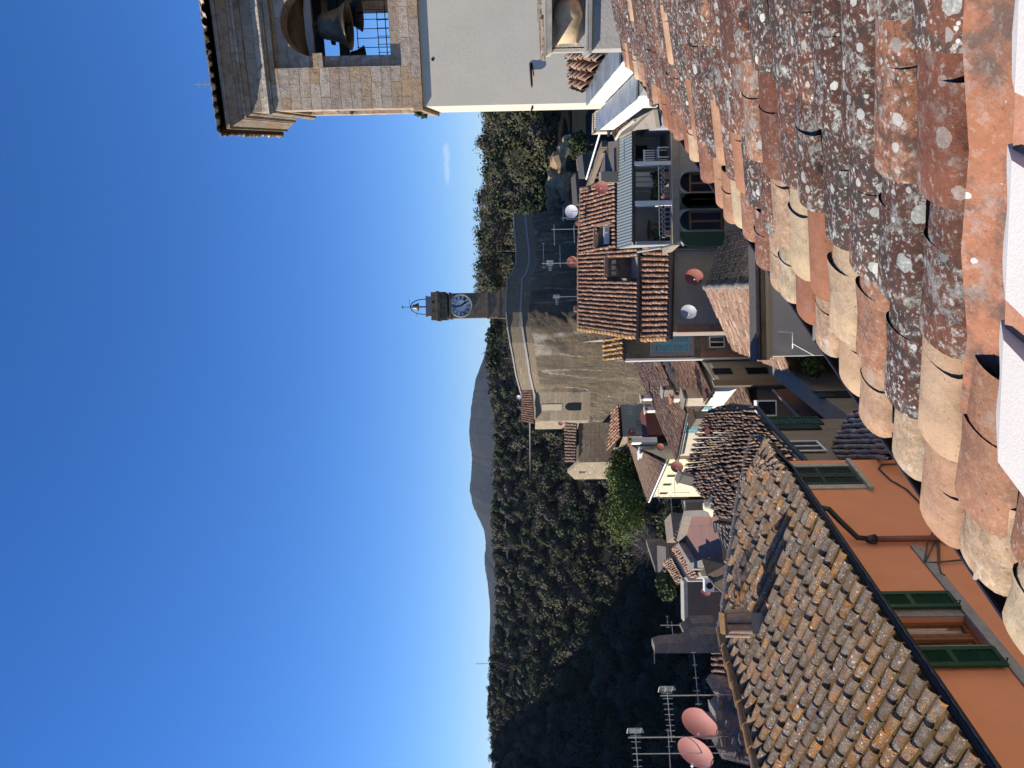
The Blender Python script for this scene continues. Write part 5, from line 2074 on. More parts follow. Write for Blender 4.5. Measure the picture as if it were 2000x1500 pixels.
    for a0, a1 in zip(xs, xs[1:]):
        ar = [r for r in arches if abs(r[0] - a0) < 1e-6]
        if not ar:
            lw.quad(pt(a0, -15), pt(a1, -15), pt(a1, ztop), pt(a0, ztop))
        else:
            r = ar[0]
            lw.quad(pt(a0, -15), pt(a1, -15), pt(a1, r[2]), pt(a0, r[2]))
            cx, rad = (a0 + a1) / 2, (a1 - a0) / 2
            arc = [(cx - rad * math.cos(math.pi * k / 12), r[3] + rad * math.sin(math.pi * k / 12)) for k in range(13)]
            for (p0, q0), (p1, q1) in zip(arc, arc[1:]):
                lw.quad(pt(p0, q0), pt(p1, q1), pt(p1, ztop), pt(p0, ztop))
            for (p0, q0), (p1, q1) in zip([(a0, r[2])] + arc, arc + [(a1, r[2])]):
                lw.quad(pt(p0, q0), pt(p1, q1), pt(p1, q1, 0.25), pt(p0, q0, 0.25))
    lw.build('front_wall', 'grey_wall', t, base)
    for r in arches:
        cx, rad = (r[0] + r[1]) / 2, (r[1] - r[0]) / 2
        m = MB()
        for k in range(14):
            a0, a1 = math.pi * k / 14, math.pi * (k + 1) / 14
            P0 = lambda a, rr: pt(cx - rr * math.cos(a), r[3] + rr * math.sin(a), -0.03)
            m.solid([P0(a0, rad), P0(a1, rad), P0(a1, rad + 0.12), P0(a0, rad + 0.12)], (0, 0.06, 0))
        m.build('window_arch', 'stone_grey', t, base)
        wz = r[3] - r[2]
        win = window(t, base, pt(cx, r[2] + wz / 2, 0.2), u, n, 2 * rad, wz, 'wood', 'glass', 0.08)
        fan = MB()
        fan.solid([pt(cx - rad * math.cos(math.pi * k / 12), r[3] + rad * math.sin(math.pi * k / 12), 0.22) for k in range(13)], (0, 0.02, 0))
        fan.build('fanlight', 'glass', win, base)
        for sgn in (-1, 1):
            if r is arches[1] and sgn == 1:
                continue
            sm = MB()
            xw = 0.62
            xa = cx + sgn * (rad + 0.06)
            xb = xa + sgn * xw
            prof = [pt(xa, r[2], -0.07), pt(xb, r[2], -0.07), pt(xb, r[3] + 0.02, -0.07)]
            for k in range(1, 7):
                f_ = k / 6
                prof.append(pt(xb - sgn * xw * (1 - math.cos(f_ * math.pi / 2)), r[3] + 0.02 + rad * 0.95 * math.sin(f_ * math.pi / 2), -0.07))
            sm.solid(prof, (0, 0.045, 0))
            for k in range(2):
                sm.para(pt(min(xa, xb) + 0.05 + k * xw * 0.5, r[2] + 0.08, -0.082), V((0.02, 0, 0)), V((0, 0.012, 0)), V((0, 0, wz - 0.1)))
            sm.build('shutter', 'green', t, base)
    # columns
    for Y, w_ in ((319, 0.16), (397, 0.2)):
        c = MB()
        x = P(1270, Y, d).x
        c.box((x - w_ / 2, d - 0.02, zf), (x + w_ / 2, d + 0.2, za - 0.1))
        c.build('column', 'white', t, base)
    # railing with rings
    zt = P(1287, 400, d).z
    for Ya, Yb in ((325, 393), (402, 470)):
        r = MB()
        xa, xb = P(1300, Ya, d).x, P(1300, Yb, d).x
        for zq in (zf + 0.06, zt):
            r.tube([(xa, d - 0.05, zq), (xb, d - 0.05, zq)], 0.018, 5)
        k = 0
        y = Ya + 4
        while y < Yb:
            x = P(1300, y, d).x
            zr_ = P(1295, 400, d).z
            r.tube([(x, d - 0.05, zf + 0.05), (x, d - 0.05, zr_ - 0.09)], 0.011, 4)
            r.tube([(x, d - 0.05, zr_ + 0.09), (x, d - 0.05, zt)], 0.011, 4)
            ring = [(x + 0.07 * math.cos(a), d - 0.05, zr_ + 0.07 * math.sin(a)) for a in np.linspace(0, 2 * math.pi, 13)]
            r.tube(ring, 0.02, 4, cap=False)
            y += 9.2
        r.build('railing', 'alu_dark', t, base)
    # side house wall, drain pipe
    g = MB()
    g.tube([P(1245, 492, 31), P(1290, 484, 30.2), P(1315, 478, 30.2), P(1330, 472, 30.3), P(1336, 480, 30.3)], 0.05, 8)
    g.build('downpipe', 'alu', t, base)
    # things standing on the terrace
    def item(name, label, cat, Y, dz, builder, dd=1.0):
        p = V((P(1300, Y, d + dd).x, d + dd, zf))
        o = thing(name, label, cat, p)
        builder(o)
        return o

    def coat(o):
        m = MB()
        prof = [(-.35, .0), (-.3, .75), (-.42, .7), (-.45, .85), (-.2, .98), (0, 1.03), (.2, .98), (.45, .8), (.36, .68), (.3, .75), (.33, 0)]
        m.solid([(x * 0.8, 0, z * 0.62 + 0.72) for x, z in prof], (0, 0.12, 0))
        m.build('cloth', 'black', o)
        m = MB()
        m.tube([(0, 0.06, 1.34), (0, 0.06, 1.5)], 0.01, 5)
        m.build('hanger', 'iron', o)
    item('hanging_coat', 'black coat hanging under the terrace awning', 'coat', 295, 0, coat, 1.4)

    def chair(o):
        s = MB()
        s.box((-0.24, -0.22, 0.42), (0.24, 0.22, 0.46))
        s.build('seat', 'whitep', o)
        b = MB()
        for k in range(5):
            b.box((-0.22 + k * 0.1, 0.18, 0.5), (-0.18 + k * 0.1, 0.21, 0.92))
        b.box((-0.24, 0.175, 0.92), (0.24, 0.215, 1.0))
        b.build('backrest', 'whitep', o)
        for x in (-0.22, 0.18):
            for y in (-0.2, 0.17):
                l = MB()
                l.box((x, y, 0), (x + 0.04, y + 0.04, 0.42))
                l.build('leg', 'whitep', o)
    item('garden_chair', 'white slatted chair at the right end of the terrace', 'chair', 300, 0, chair, 0.6)

    def plant(o):
        p = MB()
        p.lathe([(0, 0), (0.13, 0), (0.18, 0.3), (0.15, 0.3), (0, 0.26)], n=14)
        p.build('pot', 'terracotta', o)
        v, c = crown((0, 0, 0.55), 0.3, 0.34, 160, 0.07, 6, (0.05, 0.07, 0.02), 0.5)
        np_mesh('foliage', v, 4, c, 'leaf', o)
    for Y, lab in ((345, 'potted plant behind the terrace rail nearest the white chair'), (372, 'potted plant behind the rail just right of the middle column'), (384, 'potted plant touching the middle terrace column'), (457, 'potted plant at the left end of the terrace rail')):
        o = item('potted_plant', lab, 'plant', Y, 0, plant, 0.35)
        o['group'] = 'potted plants on the terrace'

    def table(o):
        s = MB()
        s.lathe([(0, 0.72), (0.42, 0.72), (0.42, 0.75), (0, 0.75)], n=20)
        s.build('table_top', 'wood', o)
        for a in range(4):
            l = MB()
            x, y = 0.3 * math.cos(a * 1.57 + 0.7), 0.3 * math.sin(a * 1.57 + 0.7)
            l.tube([(x, y, 0), (x, y, 0.72)], 0.02, 6)
            l.build('leg', 'wood', o)
    item('terrace_table', 'round brown table at the left end of the terrace', 'table', 448, 0, table, 1.2)

    def towel(o):
        m = MB()
        for k in range(3):
            m.solid([(-0.3 + k * 0.22, 0, 0.55), (-0.12 + k * 0.22, 0, 0.52), (-0.12 + k * 0.22, 0, 1.3), (-0.3 + k * 0.22, 0, 1.3)], (0, 0.02, 0))
        m.build('cloth', 'curtain', o)
        m = MB()
        m.tube([(-0.5, 0.01, 1.31), (0.5, 0.01, 1.31)], 0.012, 5)
        for x in (-0.5, 0.5):
            m.tube([(x, 0.01, 0), (x, 0.01, 1.31)], 0.012, 5)
        m.build('rack', 'alu', o)
    item('drying_rack', 'drying rack with pale cloths on the covered terrace', 'rack', 350, 0, towel, 1.2)
    return t


M['white_shaded'] = stucco('shaded_white_wall', (0.36, 0.35, 0.34), (0.35, 0.32, 0.28), 0.4)  # white lowered to grey: shade of the covered terrace put into the colour
M['alu_dark'] = plain('weathered_iron', (0.36, 0.36, 0.34), 0.5, 0.2, 0.2)
terrace_house()


# ---- pink roofed house with the mossy slope, grey house in front of it
def pink_roof_house():
    e0, e1 = P(1425, 680, 31.0), P(1557, 724, 24.4)
    r0 = P(1379, 562, 30.4)
    r1 = P(1475, 556, 24.2)
    t = thing('pink_roof_house', 'house with a pinkish old tile roof meeting a mossy slope at the ridge', 'house', (e1.x, e1.y, -15))
    base = t.location.copy()
    e1.z = e0.z = (e0.z + e1.z) / 2
    tile_roof(e1, e0, r0, r1, mat='tile_pink', parent=t, base=base, pitch=0.2, expo=0.3, w=0.175, h=0.07, seg=5, tint=tn_rand(0.3, 0.9), jit=0.02)
    m0, m1 = P(1404, 455, 31.0), P(1500, 440, 23.5)
    tile_roof(r0, r1, m1 - V((0, 0, 0.5)), m0 - V((0, 0, 0.3)), mat='tile_moss', parent=t, base=base, pitch=0.21, expo=0.3, w=0.19, h=0.07, seg=5, tint=tn_rand(0.3, 1), jit=0.02)
    v = MB()
    ridge_tiles(v, r0 + V((0, 0, 0.04)), r1 + V((0, 0, 0.04)), 0.12, 0.36, 6)
    v.build('ridge_tile', 'tile_grey', t, base)
    w = MB()
    w.prism([(e1.x + 0.35, e1.y + 0.2), (m1.x, m1.y + 0.3), (m0.x, m0.y), (e0.x + 0.35, e0.y - 0.1)], -15, min(e1.z, m1.z) - 0.3)
    w.build('wall', 'beige_old', t, base)
    return t


pink_roof_house()


def grey_house():
    d = 22.4
    l, r = P(1476, 696, d), P(1476, 470, d)
    t = thing('grey_house', 'grey rendered house front with moulded cornice and gutter below the near eave', 'house', (l.x, d, -15))
    base = t.location.copy()
    zt = l.z
    zc = P(1508, 690, d).z
    w = MB()
    w.box((l.x, d, -15), (r.x, d + 0.7, zc))
    w.build('wall', 'grey_wall2', t, base)
    for i, (z0, z1, pr, m) in enumerate(((zc, zc + 0.1, 0.05, 'beige'), (zc + 0.1, zc + 0.2, 0.11, 'beige'), (zc + 0.2, zt - 0.12, 0.07, 'darkstone'))):
        b = MB()
        b.box((l.x - pr, d - pr, z0 + 0.002), (r.x, d + 0.7, z1))
        b.build('cornice', m, t, base)
    gutter_line(t, base, V((l.x - 0.1, d - 0.12, zt - 0.07)), V((r.x, d - 0.12, zt - 0.07)), 0.075)
    tp = MB()
    tp.box((l.x - 0.1, d - 0.05, zt - 0.12), (r.x, d + 0.75, zt - 0.06))
    tp.build('roof_edge', 'dark_wall', t, base)
    c = MB()
    c.tube([P(1520, 648, d - 0.05), P(1548, 650, d - 0.35), P(1548, 671, d - 0.35), P(1590, 694, d - 0.05)], 0.018, 6)
    c.tube([P(1548, 671, d - 0.35), P(1548, 680, d - 0.03)], 0.018, 6)
    tag(c.build('line_bracket', 'whitep'), 'white wire bracket on the grey rendered house front', 'bracket')
    return t


M['grey_wall2'] = stucco('smooth_warm_grey', (0.42, 0.39, 0.36), (0.36, 0.33, 0.3), 0.15)
grey_house()


def alley():
    # slatted red brown canopy over the alley terrace
    A, B, C, D = P(1510, 762, 30), P(1556, 757, 29), P(1664, 865, 20.5), P(1612, 868, 21)
    c = thing('canopy', 'red brown ribbed canopy over the dark alley terrace', 'canopy', (A.x, A.y, -13))
    cb = c.location.copy()
    m = MB()
    N = 24
    for k in range(N):
        p, q = A.lerp(D, k / N), A.lerp(D, (k + 1.05) / N) - V((0, 0, 0.02))
        p2, q2 = B.lerp(C, k / N), B.lerp(C, (k + 1.05) / N) - V((0, 0, 0.02))
        m.solid([p, p2, q2, q], (0, 0, -0.06))
    m.build('slat_roof', 'redsheet', c, cb)
    e = MB()
    e.tube([B, C], 0.09, 8)
    e.tube([A, D], 0.05, 6)
    e.build('edge_beam', 'concrete', c, cb)
    for f in (0.05, 0.5, 0.95):
        pm = MB()
        for p in (A.lerp(D, f), B.lerp(C, f)):
            pm.tube([p, V((p.x, p.y, -13.5))], 0.05, 6)
        pm.build('post', 'iron', c, cb)
    # beige house wall across the alley, seen below the canopy
    l, r = P(1585, 832, 20.0), P(1650, 745, 24)
    z1 = P(1570, 770, 24).z
    h = thing('alley_wall', 'stained beige wall with a dark shutter low in the alley', 'wall', (l.x, l.y, -17))
    hb = h.location.copy()
    u = V((r.x - l.x, r.y - l.y, 0)).normalized()
    nn = V((u.y, -u.x, 0))
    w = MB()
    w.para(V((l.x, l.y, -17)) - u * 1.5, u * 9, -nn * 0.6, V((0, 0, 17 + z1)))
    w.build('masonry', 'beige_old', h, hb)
    p = ONP(1635, 772, V((l.x, l.y, 0)), nn)
    shutter_mb(p, u, nn, 0.6, 1.3, 0.05, 14, 0.05).build('shutter', 'gutter_blue', h, hb)
    # white framed cupboard on the terrace
    o = thing('glazed_cabinet', 'white framed cabinet in the shade above the alley terrace', 'cabinet', P(1517, 797, 23.5))
    s = MB()
    for x in (-0.25, 0.21):
        s.box((x, 0, 0), (x + 0.04, 0.3, 0.62))
    s.box((-0.21, 0, 0.58), (0.21, 0.3, 0.62))
    s.box((-0.21, 0, 0), (0.21, 0.3, 0.03))
    s.build('frame', 'whitep', o)
    s = MB()
    s.box((-0.208, 0.02, 0.032), (0.208, 0.28, 0.575))
    s.build('pane', 'glass', o)
    leafy('shrub', 'green shrub at the alley corner under the pink roof eave', 'shrub', P(1592, 704, 23.5) - V((0, 0, 0.8)), 1.3, 0.6, 600, (0.06, 0.085, 0.02), 0.08, 0.06)


alley()


# ---- long roofs stepping down to the left
def strip_house(name, label, e_near, e_far, r_near, r_far, d_e, d_r, zdrop, wall, sh, mat='tile_pink', overz=13, gut=None, wins=(), ext=-0.15):
    A = P(*e_near, d_e)
    B = HZ(*e_far, A.z)
    Dn = P(*r_near, d_r)
    C = HZ(*r_far, Dn.z)
    u = V((B.x - A.x, B.y - A.y, 0)).normalized()
    n = V((-u.y, u.x, 0))
    if n.x > 0:
        n = -n
    t = thing(name, label, 'house', (A.x, A.y, A.z - zdrop))
    base = t.location.copy()
    tile_roof(A, B, C, Dn, mat=mat, parent=t, base=base, pitch=0.21, expo=0.34, w=0.165, h=0.08, seg=5, tint=tn_rand(0.3, 0.9), jit=0.015)
    w = MB()
    ins = [A - n * 0.25 - u * ext, B - n * 0.25 - u * 0.15, C, Dn + V((0, 0.1, 0))]
    w.prism([(p.x, p.y) for p in ins], A.z - zdrop, A.z - 0.1)
    w.add([ins[0] - V((0, 0, .15)), Dn + V((0, .1, -.12)), V((Dn.x, Dn.y + .1, A.z - .2))], [(0, 1, 2)])
    w.build('wall', wall, t, base)
    g = gutter_line(t, base, A + n * 0.07 - V((0, 0, 0.05)), B + n * 0.07 - V((0, 0, 0.05)), 0.055, gut or 'gutter_blue')
    for (X, Y, ww, hh, kind) in wins:
        p = ONP(X, Y, A - n * 0.25, n)
        if kind == 'shut':
            for k in (-1, 1):
                shutter_mb(p + u * k * ww * 0.25, u, n, ww / 2 - 0.01, hh, 0.05, 14, 0.04).build('shutter', sh, t, base)
        else:
            window(t, base, p, u, n, ww, hh, 'stone_pale', 'glass', 0.05, mull=False)
    return t, base, A, B, C, Dn, u, n


S1 = strip_house('long_roof_house', 'cream house with two pairs of pale blue shutters under the upper long roof', (1341, 805), (1322, 900), (1290, 703), (1236, 700), 41, 43.3, 3.2, 'cream_pale', 'blueshut',
                 wins=((1353, 819, 0.5, 0.6, 'shut'), (1350, 838, 0.55, 0.75, 'shut')))
S2 = strip_house('lower_long_roof_house', 'whitewashed house with a single blue shutter below the nearer long roof', (1392, 764), (1352, 818), (1361, 700), (1308, 700), 35, 36.8, 8.0, 'white', 'blueshut', mat='tile_pink', ext=0.35,
                 wins=((1382, 796, 0.45, 0.4, 'shut'),))


def gable_front():
    t, base, A, B, C, Dn, u, n = S2
    a, b = A - n * 0.25 - u * 0.35, Dn
    f = V((b.x - a.x, b.y - a.y, 0)).normalized()
    gn = V((f.y, -f.x, 0))
    for X, Y, w, h in ((1411, 726, 0.55, 0.9), (1479, 725, 0.6, 1.05)):
        p = ONP(X, Y, a, gn)
        window(t, base, p + gn * 0.01, f, gn, w, h, 'greengrey', 'glass', 0.05)
    pn = MB()  # thin grey panel: shade on the whitewashed gable put into its colour
    pn.para(V((a.x, a.y, -17)) + gn * 0.002, V((b.x - a.x, b.y - a.y, 0)), gn * 0.012, V((0, 0, 17 + A.z - 0.35)))
    pn.build('gable_shade', 'grey_wall', t, base)
    lt = thing('lean_to', 'little tiled lean-to against the whitewashed house in the alley', 'lean-to', (a.x, a.y, -17))
    lb = lt.location.copy()
    zt = A.z - 1.35
    c0 = a + n * 0.01
    m = MB()
    m.prism([((c0 + x).x, (c0 + x).y) for x in (V((0, 0, 0)), u * 3.2, u * 3.2 + n * 1.7, n * 1.7)], -17, zt - 0.6)
    m.build('wall', 'beige_old', lt, lb)
    top = lambda x, z: V(((c0 + x).x, (c0 + x).y, z))
    tile_roof(top(u * 3.2 + n * 1.9, zt - 0.55), top(n * 1.9 - u * 0.2, zt - 0.55), top(-u * 0.2, zt), top(u * 3.2, zt), mat='tile_brown', parent=lt, base=lb, pitch=0.21, expo=0.33, w=0.18, h=0.08, seg=5, jit=0.02)
    q0, q1 = ONP(1395, 757, a + gn * 0.05, gn), ONP(1395, 745, a + gn * 0.05, gn)
    s = MB()
    s.para(V((q0.x, q0.y, -17)), V((q1.x - q0.x, q1.y - q0.y, 0)), gn * 0.1, V((0, 0, 17 + q0.z)))
    s.build('corner_pillar', 'beige_old', t, base)


gable_front()
S3 = strip_house('yellow_house', 'pale yellow house with four small dark windows and a brown tile roof', (1299, 903), (1266, 979), (1239, 872), (1230, 866), 47, 50.5, 4.6, 'cream', 'blueshut', mat='tile_brown', gut='whitep',
                 wins=((1311, 929, 0.4, 0.62, 'w'), (1303, 946, 0.4, 0.62, 'w'), (1296, 963, 0.4, 0.62, 'w'), (1311, 907, 0.4, 0.5, 'w'), (1333, 926, 0.3, 0.3, 'w')))


def roof_chimney(label, X, Y, d, w, dp, h, body, cap, rz=0.6, rise=0.16):
    p = P(X, Y, d)
    t = thing('chimney', label, 'chimney', p, rz)
    b = MB()
    b.box((-w / 2, -dp / 2, -0.5), (w / 2, dp / 2, h))
    b.build('stack', body, t)
    c = MB()
    for x in (-w / 2, w / 2 - 0.08):
        c.box((x, -dp / 2 + 0.01, h), (x + 0.08, dp / 2 - 0.01, h + rise))
    c.box((-w / 2 - 0.08, -dp / 2 - 0.08, h + rise), (w / 2 + 0.08, dp / 2 + 0.08, h + rise + 0.07))
    c.build('cap', cap, t)
    return t


def roof_bits():
    roof_chimney('white chimney box standing on the nearer long roof', 1362, 776, 36.8, 0.75, 0.5, 0.55, 'cream_pale', 'concrete', 0.9)
    roof_chimney('grey chimney with a red opening on the upper long roof', 1312, 764, 42.4, 0.4, 0.5, 0.38, 'concrete', 'stone_grey', 0.9)
    roof_chimney('thin white chimney between the two long roofs', 1335, 779, 41.6, 0.28, 0.28, 0.55, 'white', 'terracotta', 0.9)
    roof_chimney('white chimney at the foot of the rock above the long roof', 1272, 777, 48.5, 0.3, 0.3, 0.5, 'white', 'stone_pale', 0.6)
    roof_chimney('leaning white chimney at the rock side edge of the long roof', 1283, 800, 48, 0.3, 0.3, 0.6, 'white', 'stone_pale', 0.6)
    roof_chimney('tall white chimney with an orange cap on the brown roof', 1268, 861, 50, 0.38, 0.38, 1.2, 'white', 'tile_gold2', 0.5)
    roof_chimney('low white chimney on the brown roof of the yellow house', 1262, 885, 50, 0.38, 0.85, 0.3, 'concrete', 'whitep', 0.5)
    # dark shadow side between roofs: dormer box with a grey side
    o = thing('roof_dormer', 'little grey dormer with a brown lid at the end of the long roof', 'dormer', P(1372, 819, 35.5), 0.9)
    b = MB()
    b.box((-0.28, -0.28, -0.5), (0.28, 0.28, 0.42))
    b.build('dormer_wall', 'concrete', o)
    b = MB()
    b.solid([(-0.36, -0.36, 0.4), (0.36, -0.36, 0.4), (0.36, 0.3, 0.6), (-0.36, 0.3, 0.6)], (0, 0, 0.05))
    b.build('lid', 'wood_old', o)


roof_bits()


# ---- houses at the left foot of the rock
def rock_side_houses():
    # house high against the rock; its front's shade put into a darker stone
    t, b, fp = box_house('rock_house', 'stone house built high against the left side of the rock', P(1080, 838, 72), P(1080, 822, 68), P(1080, 766, 66), P(1150, 800, 68).z, P(1044, 800, 67).z - 0.1, 'stone_mid', 'rubble')
    tile_roof(P(1044, 828, 67.4), P(1040, 762, 65.4), P(1019, 763, 69.5), P(1020, 822, 71.5), mat='tile_red', parent=t, base=b, pitch=0.26, expo=0.45, w=0.17, h=0.09, seg=4, tint=tn_rand(0.1, 0.6), pan=False)
    n = V((fp[0].y - fp[1].y, fp[1].x - fp[0].x, 0)).normalized()
    n = n if n.y < 0 else -n
    c = ONP(1120, 794, fp[0], n)
    u = V((0, 0, 1)).cross(n)
    m = MB()
    arc = [c + u * (0.45 * math.cos(math.pi * k / 10)) + V((0, 0, 0.3 + 0.45 * math.sin(math.pi * k / 10))) for k in range(11)]
    m.solid([p + n * 0.02 for p in [c + u * 0.45 - V((0, 0, 0.7))] + arc + [c - u * 0.45 - V((0, 0, 0.7))]], -n * 0.05)
    m.build('arched_opening', 'glass', t, b)
    c = ONP(1078, 795, fp[0], n)
    m = MB()
    m.para(c - u * 0.35 - V((0, 0, 0.9)), u * 0.7, n * 0.05, V((0, 0, 1.8)))
    m.build('blocked_window', 'beige', t, b)
    # lower stone house further left; front darker than the lit side, shade as colour
    t, b, fp = box_house('stone_house', 'sunlit rubble stone house with a long tile roof before the wood', P(1150, 936, 64), P(1150, 903, 59), P(1150, 826, 58), P(1205, 870, 58).z, P(1128, 870, 58.5).z - 0.1, 'darkstone', 'rubble')
    tile_roof(P(1125, 903, 58.8), P(1128, 827, 57.8), P(1104, 824, 62.5), P(1105, 903, 64.0), mat='tile_pink', parent=t, base=b, pitch=0.25, expo=0.4, w=0.17, h=0.09, seg=4, tint=tn_rand(0.2, 0.6), pan=False)
    g = MB()
    L, Mi = fp[3], fp[0]
    zt = P(1128, 870, 58.5).z - 0.1
    g.solid([V((Mi.x, Mi.y, zt)), V((L.x, L.y, zt)), V((L.x, L.y, zt + 0.55)).lerp(V((Mi.x, Mi.y, zt + 1.0)), 0.45)], V((0.25, 0, 0)))
    g.build('gable', 'rubble', t, b)
    n2 = V((fp[3].y - fp[0].y, fp[0].x - fp[3].x, 0)).normalized()
    n2 = n2 if n2.x < 0 else -n2
    win_at(t, b, 1137, 922, fp[0], n2, 0.6, 0.7, 'stone_pale')
    n = V((0, -1, 0))
    # beige house with a stone side
    t, b, fp = box_house('beige_house', 'beige rendered house with a stone gable side under a striped tile roof', P(1220, 890, 60), P(1220, 853, 55.5), P(1220, 790, 56.5), P(1275, 850, 56).z, P(1212, 830, 56).z - 0.1, 'beige', 'rubble')
    tile_roof(P(1212, 854, 55.3), P(1209, 788, 56.2), P(1177, 826, 60.5), P(1181, 888, 59.5), mat='tile_red', parent=t, base=b, pitch=0.27, expo=0.4, w=0.18, h=0.09, seg=4, tint=tn_rand(0.1, 0.5), pan=False)
    nn = V((fp[1].y - fp[0].y, fp[0].x - fp[1].x, 0)).normalized()
    nn = nn if nn.y < 0 else -nn
    win_at(t, b, 1247, 826, fp[0], nn, 0.45, 0.5, 'stone_pale')
    n3 = V((fp[3].y - fp[0].y, fp[0].x - fp[3].x, 0)).normalized()
    n3 = n3 if n3.x < 0 else -n3
    win_at(t, b, 1208, 875, fp[0], n3, 0.45, 0.75, 'stone_pale')
    # low dark annexe with a rusty canopy between them
    t, b, fp = box_house('annexe', 'low shaded brown annexe below the beige house', P(1262, 860, 52), P(1262, 850, 50), P(1262, 795, 51), -14.5, P(1262, 830, 50.5).z, 'redsheet')
    t, b, fp = box_house('garden_wall', 'broken garden wall between the stone house and the beige house', P(1170, 888, 61), P(1170, 880, 60), P(1170, 838, 61), P(1210, 860, 60).z, P(1163, 860, 60).z, 'darkstone', cat='wall')


M['stone_mid'] = masonry('mid_stone', [(0.24, 0.19, 0.13), (0.34, 0.28, 0.2), (0.3, 0.23, 0.16)], 0.5, 0.28, distort=0.15, rel=0.7, mortar=(0.26, 0.21, 0.15))
rock_side_houses()
leafy('leafy_tree', 'bright green tree growing beside the yellow house', 'tree', P(1290, 925, 58) - V((0, 0, 0.5)), 4.9, 2.5, 5600, (0.11, 0.14, 0.034), 0.1, 0.15, blobs=16)
leafy('leafy_tree', 'large bright green tree left of the yellow house, its crown the farthest left', 'tree', P(1288, 1008, 56) - V((0, 0, 0.9)), 5.4, 2.8, 7000, (0.12, 0.15, 0.036), 0.1, 0.17, blobs=18)
leafy('bare_shrub', 'grey leafless shrub hanging over the ravine left of the green trees', 'shrub', P(1288, 1062, 45) - V((0, 0, 1.2)), 2.9, 1.2, 420, (0.17, 0.145, 0.125), 0.014, 0.07, bare=True)
leafy('ivy_shrub', 'yellow green shrub on the wall by the brown terrace', 'shrub', P(1300, 1030, 40) - V((0, 0, 1.4)), 2.0, 1.1, 800, (0.09, 0.1, 0.035), 0.1, 0.06)
leafy('tufted_shrub', 'rounded dark green shrub at the cliff edge beyond the small roofs', 'shrub', P(1305, 1142, 33) - V((0, 0, 0.9)), 1.6, 0.75, 700, (0.05, 0.07, 0.025), 0.09, 0.06)


